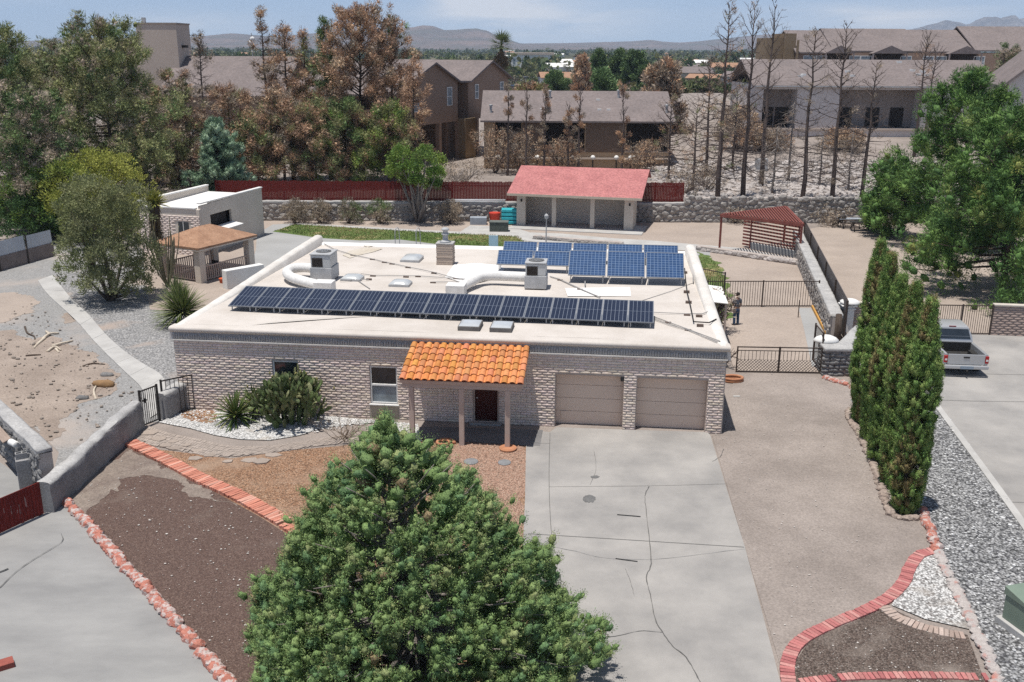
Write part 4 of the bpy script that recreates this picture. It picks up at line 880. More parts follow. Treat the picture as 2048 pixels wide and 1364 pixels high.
# ---- pavilion with faded red roof ----
A, B = G(1033,452), G(1265,463); pv, PL = frame('pavilion', 'open fronted stucco pavilion with faded red shingle roof', 'pavilion', A, B)
def pavilion():
    D = 2.3; h = 2.7; rd = 4.2
    b = MB(); b.box(.0, .2, .35, D, 0, h); b.box(PL-.2, PL, .35, D, 0, h); b.box(.2, PL-.2, D-.2, D, 0, h+.9); b.build('wall', m_stucco, pv)
    for x0, x1 in ((0, .72), (PL-.72, PL)): b = MB(); b.box(x0, x1, 0, .35, 0, h); b.build('pier', m_stucco, pv, bevel=.015)
    for t in (.325, .655): b = MB(); x = PL*t; b.box(x-.17, x+.17, .02, .33, 0, h-.02); b.build('post', m_stucco, pv, bevel=.01)
    b = MB(); b.box(0.72, PL-.72, .05, .3, h-.25, h-.02); b.build('beam', m_stucco, pv)
    b = MB(); x0, x1 = -.62, PL+.72; pts = [(-.75, h-.1), (rd, h+1.55), (rd+1.6, h+.8)]
    for (ya, za), (yb, zb) in zip(pts, pts[1:]): b.hexa([(x0,ya,za),(x1,ya,za),(x1,yb,zb),(x0,yb,zb),(x0,ya,za+.12),(x1,ya,za+.12),(x1,yb,zb+.12),(x0,yb,zb+.12)])
    b.build('roof', m_pinkroof, pv)
    b = MB(); b.box(x0, x1, -.78, -.752, h-.16, h+.03); b.build('fascia', M('cream_fascia', (.55,.47,.38), (.5,.42,.34), scale=2), pv)
    for sx in (.1, PL-.1): b = MB(); b.add([(sx,.35,h),(sx,D,h),(sx,D,h+1.0),(sx,.35,h+.25)], [(0,1,2,3)]); b.build('gable', m_stucco, pv)
    b = MB(); b.box(-.3, PL+.9, -1.6, D, 0, .09); b.build('slab', m_conc_pale, pv, bevel=.01)
    for x in (.4, PL-.3): b = MB(); b.box(x-.06, x+.06, -.09, 0, 2.0, 2.2); b.build('wall_light', m_black, pv, bevel=.02)
pavilion()
# dark table and chairs heap inside
x, y = G(1150,450); y -= .15; t = thing('patio_table', 'dark patio table in the middle of the pavilion shade', 'table', (x, y+1.2, .09)); b = MB(); b.lathe([(.6,.70),(.62,.72),(.62,.75),(.6,.76)], n=20); b.build('tabletop', m_black, t); b = MB(); b.lathe([(.3,0),(.28,.04),(.05,.08),(.05,.70)], n=12); b.build('pedestal', m_iron, t)
def chair(x, y, rz, lab):
    t = thing('patio_chair', lab, 'chair', (x, y, .09), rz, 'dark chairs round the pavilion table'); b = MB(); b.box(-.24,.24,-.22,.22,.42,.47); b.build('seat', m_black, t, bevel=.01); b = MB(); b.box(-.24,.24,.19,.23,.47,.95); b.build('backrest', m_black, t, bevel=.01)
    for i in (-1, 1):
        for j in (-1, 1): b = MB(); b.box(i*.22-.02,i*.22+.02,j*.2-.02,j*.2+.02,0,.42); b.build('leg', m_iron, t)
chair(x-.95, y+1.1, PI/2, 'dark chair left of the pavilion table'); chair(x+.95, y+1.3, -PI/2, 'dark chair right of the pavilion table'); chair(x, y+2.2, 0, 'dark chair behind the pavilion table')
# ---- corner pergola of red slats ----
def pergola():
    zt = 2.62; A, C_, B = G(1441,431,zt), G(1573,415,zt), G(1607,450,zt); th = thing('pergola', 'small red slatted corner pergola with a slat screen on its right', 'pergola', (*A, 0)); o = Vector((*A, 0)); a, c, d = Vector((0,0,zt)), Vector((*C_, zt))-o, Vector((*B, zt))-o
    b = MB()
    for p, q in ((a, d), (a, c), (c, d)): b.bar(p, q, .1, .2)
    b.build('roof_frame', m_redwood, th); b = MB(); n = 27
    for k in range(1, n): t = k/n; b.bar(a.lerp(c, t)+Vector((0,0,.1)), d.lerp(c, t)+Vector((0,0,.1)) if False else a.lerp(d, t)+Vector((0,0,.1)), .085, .11)
    b.build('roof_slats', m_redwood, th)
    for p, k in ((a, .4), (c, 0), (d, -.5)): b = MB(); q = p.copy(); b.bar((q.x+k*.2, q.y, 0), (q.x+k*.2, q.y, zt-.1), .13); b.build('post', m_redwood if k else m_redwood, th)
    P, Q = Vector((*G(1484,494), 0))-o, Vector((*G(1597,516), 0))-o; P.z = Q.z = 0
    u = (Q-P).normalized()
    for k in range(9):
        z = .25+.235*k; b = MB(); b.bar(P+Vector((0,0,z)), Q+Vector((0,0,z)), .03, .13); b.build('screen_slat', m_redwood, th)
    for t in (.15, .98): b = MB(); p = P.lerp(Q, t)+Vector((-u.y, u.x, 0))*-.06; b.bar((p.x,p.y,0), (p.x,p.y,2.25), .09); b.build('screen_post', m_redwood, th)
    return P+o, Q+o
P, Q = pergola()
b = MB(); b.bar((0,0,.25), ((Q-P).length*.82, 0, .25), .3, .5); o = tag(b.build('bench', m_conc_gray, bevel=.02), 'grey concrete ledge under the red slat screen', 'bench'); o.location = (P.x+.5, P.y-.75, 0); o.rotation_euler = (0, 0, math.atan2(Q.y-P.y, Q.x-P.x))
# ---- stone walls and red fences at the back ----
rock_wall('long rubble stone wall under the red paling fence at the back', (-21.3, 80.1), (.4, 80.1), .5, 1.5, .36, [m_rock, m_cap], both=False)
rock_wall('rubble stone wall under the short red fence right of the pavilion', (9.6, 80.2), (14.2, 80.2), .5, 1.5, .36, [m_rock, m_cap])
rock_wall('high grey rubble stone retaining wall below the pale rock slope', (14.2, 80.25), (36.5, 80.6), .6, 2.05, .38, [m_rock, m_rock], cap=False)
def paling(label, A, B, z, h, group=None):
    th, L = frame('paling_fence', label, 'fence', A, B, z=z); b = MB(); x = 0
    while x < L: b.box(x, x+.115, -.012, .012, .05+R.uniform(0, .04), h+R.uniform(-.05, .03)); x += .125
    b.build('palings', m_redfence, th); 
    for zz in (.4, h-.35): b = MB(); b.bar((0,.04,zz),(L,.04,zz),.08); b.build('rail', m_redfence, th)
    n = max(2, int(L/2.6))
    for k in range(n+1): b = MB(); x = L*k/n; b.box(x-.05,x+.05,.02,.12,0,h+.02); b.build('post', m_redfence, th)
paling('long dark red paling fence on the back stone wall left of the pavilion', (-24.5, 80.6), (.6, 80.6), 1.35, 1.85)
paling('short dark red paling fence on the stone wall right of the pavilion', (9.4, 80.65), (14.1, 80.65), 1.35, 1.85)
m_whpipe = M('white_pipe', (.72,.74,.76), (.6,.62,.65), scale=2)
for k, (dz, lab) in enumerate(((.12, 'upper long white pipe lying on the back stone wall'), (.02, 'lower long white pipe lying on the back stone wall'))):
    b = MB(); b.tube([(-5.4+k*.5, 79.95-k*.16, 1.68+dz), (-.6, 79.95-k*.16, 1.70+dz)], .045, 8); tag(b.build('pipe', m_whpipe, smooth=True), lab, 'pipe')
# pool side bits by the pavilion
def bev(name, label, cat, u, v, s, mat, rz=0., z=0., bevel=.03):
    b = MB(); b.box(-s[0]/2, s[0]/2, -s[1]/2, s[1]/2, 0, s[2]); o = b.build(name, mat, bevel=bevel); x, y = G(u, v, z); o.location = (x, y, z); o.rotation_euler = (0, 0, rz); return tag(o, label, cat)
m_turq = M('turquoise_plastic', (.05,.46,.52), (.04,.38,.44), scale=1.5, fine=.06, rough=.5); m_redpl = M('red_plastic', (.62,.07,.04), (.5,.05,.03), scale=2, rough=.5); m_gbox = M('grey_box', (.33,.36,.40), (.26,.285,.32), scale=2, fine=.06); m_dgbox = M('dark_green_grey', (.10,.115,.10), (.075,.085,.075), scale=3, fine=.1)
t = thing('stacked_loungers', 'turquoise stack of folded cushions beside the pavilion', 'cushions', (-.15, 78.7, 0), .0)
for k in range(4): b = MB(); b.box(-.75, .75, -.45, .45, .1+k*.31, .1+k*.31+.27); b.build('cushion', m_turq, t, bevel=.07)
t = thing('bin', 'red plastic bin next to the turquoise stack', 'bin', (-1.45, 78.6, 0)); b = MB(); b.lathe([(.36,0),(.46,.9),(.48,.95),(.44,.95)], n=16); b.build('body', m_redpl, t, smooth=True); b = MB(); b.lathe([(.46,.955),(.46,.99),(.2,1.03)], n=16); b.build('lid', m_redpl, t)
bev('storage_box', 'pale grey storage box left of the red bin', 'box', 957, 449, (1.35, .7, .62), m_gbox)
t = thing('storage_chest', 'dark grey green chest standing on the pale path', 'chest', (*G(998,463), 0), -.05); b = MB(); b.box(-.72,.72,-.4,.4,.05,.72); b.build('body', m_dgbox, t, bevel=.03); b = MB(); b.box(-.75,.75,-.43,.43,.725,.83); b.build('lid', M('dark_lid', (.15,.165,.15), (.12,.13,.12), scale=3), t, bevel=.03)
t = thing('lamp_post', 'slim grey lamp post behind the blue solar panels', 'lamp post', (*G(1092,490), 0)); b = MB(); b.tube([(0,0,0),(0,0,1.9)], [.05,.04], 8); b.build('pole', m_galv, t); b = MB(); b.lathe([(.05,1.9),(.14,1.95),(.16,2.15),(.1,2.25),(.02,2.3)], n=10); b.build('lantern', m_galv, t)
t = thing('pool_handrail', 'pair of bent metal handrails at the back edge of the roof line', 'handrail', (*G(812,497), 0))
for k in (-.75, .75): b = MB(); b.tube(cat_rom([(k,0,0),(k,-.02,1.2),(k+.1,.25,1.45),(k+.22,.5,1.2),(k+.24,.55,0)], 5), .03, 6); b.build('rail', m_galv, t, smooth=True)
t = thing('sign_board', 'pale blue board on a post at the edge of the lawn', 'sign', (*G(987,500), 0)); b = MB(); b.box(-.33,.33,-.02,.02,.15,1.05); b.build('board', M('pale_blue_board', (.42,.60,.68), (.36,.52,.6), scale=2), t, bevel=.01); b = MB(); b.box(-.03,.03,.02,.06,0,.6); b.build('post', m_galv, t)
rock_wall('low dry stone edge between the patio and the pavilion slab', G(1068,478), G(1245,492), .5, .28, .24, [m_rock, m_rock], cap=False, name='stone_kerb')
rock_wall('low pale stone edge below the red pergola', G(1395,500), G(1600,530), .5, .34, .26, [m_rockpale, m_rockpale], cap=False, name='stone_kerb')
# ---- right side yard ----
rock_wall('long stone retaining wall with pale cap on the right of the gated yard', G(1668,682), G(1592,500), .55, 1.25, .22, [m_rock, m_cap], side=1)
A, B = G(1668,680), G(1592,498); th, L = frame('screen_fence', 'grey boarded screen fence standing behind the pale capped stone wall', 'fence', (A[0]+.52, A[1]), (B[0]+.52, B[1]))
b = MB(); n = int(L/.18)
for k in range(n): b.box(k*L/n, (k+1)*L/n-.008, -.015, .015, 0, 2.0)
b.build('boards', M('grey_boards', (.17,.15,.145), (.13,.118,.115), scale=3, fine=.15, bs=12), th)
for k in range(6): b = MB(); x = L*k/5; b.box(x-.05, x+.05, .02, .1, 0, 2.02); b.build('post', m_rust, th)
iron_gate('iron_fence', 'brown iron bar fence across the gated yard behind the standing person', G(1412,615), G(1634,615), 1.5, 44, m_rust, 3, rod=.022, cat='fence')
iron_gate('iron_fence', 'short dark iron bar fence beside the side lawn at the house corner', (G(1412,590)[0]-.3, G(1412,590)[1]+.3), (G(1447,597)[0], G(1447,597)[1]), 1.5, 12, m_iron, 2, cat='fence')
def lattice_gate(label, A, B):
    th, L = frame('lattice_gate', label, 'gate', A, B, 'drive gate leaves'); h = 1.2
    for zz, ww in ((h, .045), (h-.16, .03), (.06, .05)): f = MB(); f.bar((0,0,zz),(L,0,zz),ww); f.build('rail', m_rust, th)
    for x in (0, L): p = MB(); p.bar((x,0,.0),(x,0,h+.03),.055); p.build('post', m_rust, th)
    b = MB(); n = 11
    for k in range(1, n): b.bar((L*k/n,0,.6),(L*k/n,0,h-.16),.018)
    b.build('bars', m_rust, th); b = MB(); hh = .54; sp = .145; k = -4
    while k*sp < L + hh:
        for sg in (1, -1):
            x0, x1 = (k*sp, k*sp+hh) if sg > 0 else (k*sp+hh, k*sp); z0, z1 = .09, .09+hh; a, c = Vector((x0, .006*sg, z0)), Vector((x1, .006*sg, z1)); 
            lo, hi = 0., 1.
            for e0, e1 in ((a.x, c.x),):
                for lim, s_ in ((0.02, 1), (L-.02, -1)):
                    d = e1-e0; t = (lim-e0)/d
                    if s_*d > 0: lo = max(lo, t)
                    else: hi = min(hi, t)
            if hi-lo > .03: b.bar(a.lerp(c, lo), a.lerp(c, hi), .035, .012)
        k += 1
    b.build('lattice', m_iron, th)
A, B = Vector(G(1472,745)), Vector(G(1640,748)); Mi = A.lerp(B, .5)
lattice_gate('left leaf of the low black lattice drive gate beside the house', A, Mi - (B-A)*.004); lattice_gate('right leaf of the low black lattice drive gate beside the stone pier', Mi + (B-A)*.004, B)
A, B = G(1640,742), G(1632,705); iron_gate('side_gate', 'narrow iron side gate folded back beside the stone pier', A, (A[0]+.1, A[1]+1.5), 1.75, 8, m_rust, cat='gate')
# stone pier with white planter
pr = thing('stone_pier', 'grey fieldstone pier with flat cap at the right of the drive gate', 'pier', (*G(1675,752), 0), -.03)
b = MB(); b.box(-.62,.62,-.0,1.0,-.05,1.15); b.build('core', m_mortar, pr); b = MB()
for zz in np.arange(.1, 1.15, .17):
    for x in np.arange(-.55, .6, .24): r = R.uniform(.11, .17); b.rock((x+R.uniform(-.04,.04), .0, zz+R.uniform(-.03,.03)), (r*1.15, .1, r*.75))
    for y in np.arange(.1, 1., .24): r = R.uniform(.11, .17); b.rock((-.62, y, zz), (.1, r*1.1, r*.75))
b.build('stones', m_rockdark, pr, smooth=True); b = MB(); b.box(-.7,.7,-.12,1.08,1.15,1.3); b.build('cap', m_cap, pr, bevel=.05)
b = MB(); b.lathe([(.02,0),(.5,.0),(.52,.06),(.40,.18),(.2,.27),(.02,.29)], n=14); o = tag(b.build('cover', m_white, smooth=True), 'white domed cover sitting on the fieldstone pier', 'cover'); o.location = (G(1652,748)[0]+.1, G(1652,748)[1]+.75, 1.3); o.scale = (1.1, .8, 1)
rock_wall('short pale stone wall curving back from the pier behind the cypresses', (G(1690,750)[0]+.3, G(1690,750)[1]+1.2), (G(1672,690)[0]+.9, G(1672,690)[1]-.6), .5, 1.0, .2, [m_rockpale, m_cap])
b = MB(); b.tube([(0,0,0),(.03,0,.7),(0,.02,1.55)], [.2,.17,.15], 9); o = tag(b.build('stump', m_bark, smooth=True), 'dark tall tree stump beside the stone retaining wall', 'stump'); o.location = (G(1674,690)[0]-.05, G(1674,690)[1], 0)
for k, (du, lab) in enumerate(((0, 'left orange board leaning along the stone wall in the gated yard'), (7, 'right orange board leaning along the stone wall in the gated yard'))):
    A, B = G(1624+du, 617), G(1652+du, 672); b = MB(); b.bar((*A,.12),(*B,.12),.09,.16); tag(b.build('timber', M('orange_timber', (.58,.32,.09), (.5,.27,.075), scale=3, fine=.08), bevel=.008), lab, 'timber', 'orange boards')
b = MB(); b.tube([(0,0,0),(0,0,1.0)], .025, 6); o = tag(b.build('stake', m_rust), 'thin rusty stake at the slab edge in the gated yard', 'stake'); o.location = (*G(1596,636), 0)
# patio cover on the house side
cs = [Vector((*G(u, v, 2.25), 2.25)) for u, v in ((1412,603),(1457,603),(1444,570),(1410,570))]; pc = thing('side_canopy', 'small white corrugated canopy beside the right house wall', 'canopy', (cs[0].x, cs[0].y, 0)); o_ = Vector((cs[0].x, cs[0].y, 0)); b = MB(); vs = []
for i in range(31): t_ = i/30; k = .03*math.cos(i*PI); vs += [cs[0].lerp(cs[3], t_)-o_+Vector((0,0,k)), cs[1].lerp(cs[2], t_)-o_+Vector((0,0,k-.12))]
b.add(vs, [(2*i, 2*i+1, 2*i+3, 2*i+2) for i in range(30)]); o = b.build('roof', m_white, pc); s_ = o.modifiers.new('s', 'SOLIDIFY'); s_.thickness = .02
for c_ in (cs[1], cs[2]): p_ = c_-o_; b = MB(); b.box(p_.x-.12, p_.x-.04, p_.y-.04+(.1 if c_ is cs[1] else -.1), p_.y+.04+(.1 if c_ is cs[1] else -.1), 0, 2.08); b.build('post', m_trimt, pc)
# ---- neighbour on the right ----
def block_wall(label, A, B, h, t=.22, capm=None):
    th, L = frame('block_wall', label, 'wall', A, B); b = MB(); b.box(0, L, -.0, t, 0, h); b.build('core', m_mortar, th); b = MB(); k = 0; ux = (0,.15,.5,.85,1.); fx = (.1,.85,1,.85,.1)
    while k*.125 < h-.03:
        x = -(k % 2)*.2
        while x < L:
            x0, x1 = max(0, x), min(L, x+.388); x += .4
            if x1-x0 > .04:
                z0 = k*.125; vs = [(x0+(x1-x0)*ux[i], -.001-.045*fx[i]*fx[j], z0+.112*ux[j]) for j in range(5) for i in range(5)]
                b.add(vs, [(j*5+i, j*5+i+1, (j+1)*5+i+1, (j+1)*5+i) for j in range(4) for i in range(4)])
        k += 1
    b.build('blocks', M('tan_slump_block', (.42,.325,.28), (.35,.27,.235), scale=1.5, fine=.1, bs=14), th, smooth=True); b = MB(); b.box(-.02, L+.02, -.08, t+.05, h, h+.09); b.build('cap', M('cream_cap', (.58,.52,.45), (.5,.45,.39), scale=2), th, bevel=.02)
block_wall('tan slump block wall between the white pillar and the cypress row', G(1698,664), G(1800,668), 1.5); block_wall('tan slump block wall right of the iron fence behind the pickup', G(1980,671), G(2300,684), 1.55)
A, B = G(1800,668), G(1978,671); iron_gate('iron_fence', 'brown iron bar fence between the two tan block walls behind the pickup', A, B, 1.55, 40, m_rust, 4, cat='fence')
wp = thing('white_pillar', 'white square pillar with broad cap at the end of the tan block wall', 'pillar', (*G(1690,662), 0)); b = MB(); b.box(-.27,.27,-.27,.27,0,1.35); b.build('shaft', m_white, wp, bevel=.01); b = MB(); b.box(-.33,.33,-.33,.33,1.2,1.27); b.box(-.38,.38,-.38,.38,1.355,1.43); b.build('cap', m_white, wp, bevel=.02)
b = MB(); b.lathe([(.3,0),(.5,.05),(.5,.14),(.3,.24),(.02,.28)], n=14); o = tag(b.build('cap_stone', m_white, smooth=True), 'rounded white stone lying on the white pillar', 'stone'); o.location = (G(1690,662)[0]+.1, G(1690,662)[1], 1.43)
# green electrical cabinet bottom right
tb = thing('transformer_box', 'green metal utility cabinet on a concrete pad at the bottom right', 'utility box', (G(2040,1290)[0]+.25, G(2040,1290)[1]-.1, 0), .28)
m_gm = M('green_enamel', (.20,.255,.20), (.17,.22,.175), scale=2, fine=.05, rough=.5)
b = MB(); b.box(-.1,1.1,-.1,1.15,0,.2); b.build('pad', m_conc_pale, tb, bevel=.015); b = MB(); b.box(0,1.,0,1.05,.2,.85); b.build('body', m_gm, tb, bevel=.02); b = MB(); b.hexa([(-.03,-.03,.855),(1.03,-.03,.855),(1.03,1.08,.855),(-.03,1.08,.855),(-.03,-.03,.9),(1.03,-.03,.9),(1.03,1.08,1.08),(-.03,1.08,1.08)]); b.build('lid', m_gm, tb, bevel=.015); b = MB(); b.box(.18,.82,-.025,-.002,.28,.6); b.build('vent', m_dgbox, tb)
# picnic bits by the back wall on the right
def picnic(u, v, rz, lab):
    t = thing('picnic_table', lab, 'table', (*G(u, v), 0), rz); b = MB(); b.box(-.9,.9,-.38,.38,.70,.75); b.build('tabletop', m_gbox if u < 1700 else m_black, t, bevel=.01)
    for s_ in (-1, 1): b = MB(); b.box(-.9,.9,s_*.72-.13,s_*.72+.13,.42,.46); b.build('bench', m_rust, t, bevel=.01)
    for s_ in (-.65, .65): b = MB(); b.bar((s_,-.75,0),(s_,-.1,.7),.06); b.bar((s_,.75,0),(s_,.1,.7),.06); b.bar((s_,-.75,.4),(s_,.75,.4),.05); b.build('leg', m_iron, t)
picnic(1697, 455, .05, 'pale topped picnic table by the back stone wall'); picnic(1722, 462, -.1, 'dark picnic table in the shade beside the pale topped one')
t = thing('barbecue', 'dark barrel barbecue left of the picnic tables', 'barbecue', (*G(1682,455), 0)); b = MB(); b.lathe([(.1,.6),(.3,.68),(.34,.85),(.3,1.0),(.1,1.08)], n=14); b.build('bowl', m_iron, t, smooth=True)
for a in (0, 2.1, 4.2): b = MB(); b.bar((.35*math.cos(a),.35*math.sin(a),0),(.2*math.cos(a),.2*math.sin(a),.7),.04); b.build('leg', m_iron, t)
# pots and stepping stones in the front bed
t = thing('clay_pot', 'terracotta bowl on the brown stump behind the spiky agave', 'pot', (*G(497,800), .62)); b = MB(); b.lathe([(.02,0),(.2,.0),(.32,.2),(.35,.24),(.3,.22),(.1,.1)], n=16); b.build('bowl', m_terra, t, smooth=True)
b = MB(); b.tube([(0,0,0),(.02,0,.3),(0,0,.62)], [.22,.17,.19], 9); o = tag(b.build('stump', m_bark, smooth=True), 'short brown stump carrying the terracotta bowl by the house wall', 'stump'); o.location = (*G(497,800), 0)
for u, v, r, lab in ((942, 925, .22, 'grey oval stepping stone on the pink gravel, left one'), (1009, 927, .2, 'grey round stepping stone on the pink gravel, right one')):
    b = MB(); b.lathe([(r, .0), (r, .05), (r*.9, .06)], n=14); o = tag(b.build('stepping_stone', M('blue_grey_stone', (.24,.245,.25), (.19,.195,.2), scale=6, fine=.12)), lab, 'stepping stone', 'stepping stones'); o.location = (*G(u, v), 0); o.scale = (1.15, 1.25, 1)
t = thing('clay_saucer', 'round terracotta saucer on pink gravel near the driveway', 'saucer', (*G(1016,900), 0)); b = MB(); b.lathe([(.24,.02),(.3,.03),(.32,.1),(.29,.1),(.26,.06),(.02,.055)], n=18); b.build('dish', m_terra, t, smooth=True)
t = thing('snake_ornament', 'coiled terracotta garden ornament on pink gravel by the porch', 'ornament', (*G(889,890), 0)); b = MB(); b.tube([(r_*math.cos(a), r_*math.sin(a), .08+.05*a/6) for a, r_ in ((a, .36-.03*a) for a in np.linspace(0, 9.5, 40))], [.07-.0012*i for i in range(40)], 7); b.build('coil', m_terra, t, smooth=True)
for u, v, lab in ((1472,762,'coiled terracotta tube lying at the foot of the house corner'),):
    b = MB()
    for k in range(2): b.tube([(.42*math.cos(a), .3*math.sin(a), .06+.1*k) for a in np.linspace(0, 2*PI, 25)], .06, 7, cap=False)
    o = tag(b.build('hose', m_terra, smooth=True), lab, 'hose'); o.location = (G(u, v)[0]-.15, G(u, v)[1], 0)
x, y = G(1340,612); b = MB(); o = None
bev('cardboard_sheet', 'pale flat offcut lying on the packed side yard', 'offcut', 1473, 794, (.28,.12,.05), m_conc_pale, bevel=.01)
bev('paper_bag', 'small tan block beside the pickup on the right drive', 'block', 1870, 765, (.16,.16,.2), m_stucco, bevel=.01)
# ---- pickup truck ----
def pickup():
    x, y = G(1930, 756); tr = thing('pickup_truck', 'silver pickup truck with open bed parked on the right drive', 'pickup truck', (x, y+.1, 0), -.10)
    m_p = M('silver_paint', (.47,.475,.48), (.44,.445,.45), scale=1., fine=.01, rough=.3, spec=.6, metal=.35)
    W = .93
    # body shell: lower sides, bed walls, hood; y runs forward from the tail at 0 to 5.3
    b = MB(); sec = [(0,.55,1.02,.88),(.12,.5,1.06,.93),(1.9,.48,1.07,.94),(1.95,.45,1.07,.94),(3.4,.42,1.05,.95),(4.2,.42,1.03,.93),(4.9,.45,.95,.9),(5.2,.5,.82,.82)]
    def ring(yy, z0, z1, hw): return [(-hw+.06,yy,z0),(-hw,yy,z0+.12),(-hw,yy,(z0+z1)/2+.05),(-hw+.05,yy,z1-.03),(-hw+.11,yy,z1),(hw-.11,yy,z1),(hw-.05,yy,z1-.03),(hw,yy,(z0+z1)/2+.05),(hw,yy,z0+.12),(hw-.06,yy,z0)]
    # sides of the bed as walls, so that the bed stays open
    def loft(secs, close=True):
        b_ = len(b.v); n = 10
        for s_ in secs: b.v += ring(*s_)
        for i in range(len(secs)-1):
            for k in range(n): q = (b_+i*n+k, b_+i*n+(k+1) % n, b_+(i+1)*n+(k+1) % n, b_+(i+1)*n+k); b.f.append(q[::-1]); b.m.append(0); b.c.append(None)
        b.f += [tuple(b_+k for k in range(n-1,-1,-1))[::-1], tuple(b_+(len(secs)-1)*n+k for k in range(n))[::-1]]; b.m += [0,0]; b.c += [None]*2
    loft(sec[3:]); b.build('body', m_p, tr, smooth=True).modifiers.new('e','EDGE_SPLIT').split_angle = .6
    for sg in (-1, 1):
        b = MB(); P = [(sg*(W-.12),0),(sg*W,.04),(sg*(W+.01),.12)]
        prof = [(sg*(W-.03),.5),(sg*(W+.01),.62),(sg*(W+.01),.92),(sg*(W-.02),1.06),(sg*(W-.1),1.07),(sg*(W-.13),1.03),(sg*(W-.13),.5)]
        n = len(prof); vs = [(px,.04,pz) for px, pz in prof]+[(px,1.93,pz) for px, pz in prof]; fs = [(i, n+i, n+(i+1) % n, (i+1) % n) for i in range(n)] + [tuple(range(n)), tuple(range(2*n-1, n-1, -1))]
        b.add(vs, fs if sg < 0 else [f[::-1] for f in fs]); b.build('bed_side', m_p, tr, bevel=.015)
    b = MB(); b.box(-W+.13, W-.13, .06, 1.93, .58, .62); b.box(-.78, -.55, .9, 1.5, .62, .82); b.box(.55, .78, .9, 1.5, .62, .82); b.box(-W+.13, W-.13, 1.9, 1.94, .62, 1.04); b.build('bed_liner', m_black, tr)
    b = MB(); b.box(-W+.14, W-.14, 0, .055, .58, 1.05); tg = b.build('tailgate', m_p, tr, bevel=.02); b = MB(); b.box(-.13,.13,-.02,-.001,.88,.95); b.build('handle', m_black, tg, bevel=.01)
    b = MB(); b.box(-W-.0, W+.0, -.17, -.005, .42, .58); b.build('rear_bumper', m_p, tr, bevel=.035); b = MB(); b.box(-.28,.28,-.185,-.171,.43,.57); b.build('number_plate', M('blue_grey_plate', (.30,.36,.42), (.26,.31,.37), scale=3), tr, bevel=.005)
    b = MB(); b.bar((0,-.1,.36),(0,-.32,.36),.06); b.build('tow_bar', m_black, tr)
    for sg in (-1, 1): b = MB(); b.box(min(sg*(W-.13), sg*(W+.015)), max(sg*(W-.13), sg*(W+.015)), -.012, .1, .66, .98); tl = b.build('taillight', M('red_lens', (.45,.03,.03), (.38,.02,.02), scale=3, rough=.2), tr, bevel=.015); b = MB(); b.box(min(sg*(W-.11), sg*(W-.01)), max(sg*(W-.11), sg*(W-.01)), -.02, -.012, .76, .84); b.build('reverse_lamp', m_white, tl)
    # cab
    b = MB(); S = [(2.0,1.05,.90),(2.05,1.3,.86),(2.2,1.68,.70),(2.35,1.735,.66),(3.2,1.76,.67),(3.5,1.70,.70),(4.05,1.28,.84),(4.25,1.02,.88)]
    vs = []
    for yy, z, hw in S: vs += [(-hw, yy, z), (hw, yy, z)]
    lowL = [(-.93, yy, 1.02) for yy in (2.0, 4.25)]; b.add(vs, [(2*i, 2*i+1, 2*i+3, 2*i+2)[::1] for i in range(len(S)-1)])
    for sg in (0, 1):
        ring_ = [vs[2*i+sg] for i in range(len(S))]; b.add(ring_, [tuple(range(len(S)))[::-1] if sg == 0 else tuple(range(len(S)))])
    b.build('cab', m_p, tr, smooth=True).modifiers.new('e','EDGE_SPLIT').split_angle = .5
    def glass(pts, off): 
        b = MB(); b.add([Vector(p)+Vector(off) for p in pts], [(0,1,2,3)]); o = b.build('window', m_glass, tr); s_ = o.modifiers.new('s','SOLIDIFY'); s_.thickness = .01; s_.offset = 0
    glass([(-.80,2.055,1.16),(.80,2.055,1.16),(.68,2.18,1.60),(-.68,2.18,1.60)], (0,-.035,.015)); glass([(-.78,4.03,1.32),(.78,4.03,1.32),(.66,3.55,1.66),(-.66,3.55,1.66)], (0,.02,.025))
    for sg in (-1, 1):
        glass([(sg*.90,2.25,1.18),(sg*.89,3.0,1.18),(sg*.70,3.0,1.66),(sg*.72,2.35,1.62)], (sg*.03,0,0)); glass([(sg*.89,3.06,1.18),(sg*.86,3.95,1.22),(sg*.70,3.5,1.64),(sg*.695,3.06,1.66)], (sg*.03,0,0))
        b = MB(); b.blob((sg*1.05,3.85,1.2), (.1,.06,.08)); b.build('mirror', m_p, tr, smooth=True)
    b = MB(); b.box(-.16,.16,2.2,2.24,1.70,1.735); b.build('brake_light', M('dark_red_lens', (.3,.02,.02), (.25,.02,.02), scale=3, rough=.25), tr, bevel=.01)
    for sg in (-1, 1):
        for yy in (1.05, 4.3):
            w_ = MB(); w_.lathe([(.16,-.11),(.33,-.11),(.37,-.08),(.37,.08),(.33,.11),(.16,.11)], n=22); o = w_.build('wheel', m_black, tr, smooth=True); o.location = (sg*.83, yy, .37); o.rotation_euler = (0, PI/2, 0); h_ = MB(); h_.lathe([(.2,-.09),(.2,.09),(.06,.115)], n=16); h_.build('rim', m_alu, o)
    for sg in (-1, 1): b = MB(); b.box(min(sg*.6, sg*.86), max(sg*.6, sg*.86), 5.17, 5.24, .66, .84); b.build('headlight', m_white, tr, bevel=.02)
    b = MB(); b.box(-.9,.9,5.2,5.32,.38,.56); b.build('front_bumper', m_p, tr, bevel=.04)
pickup()
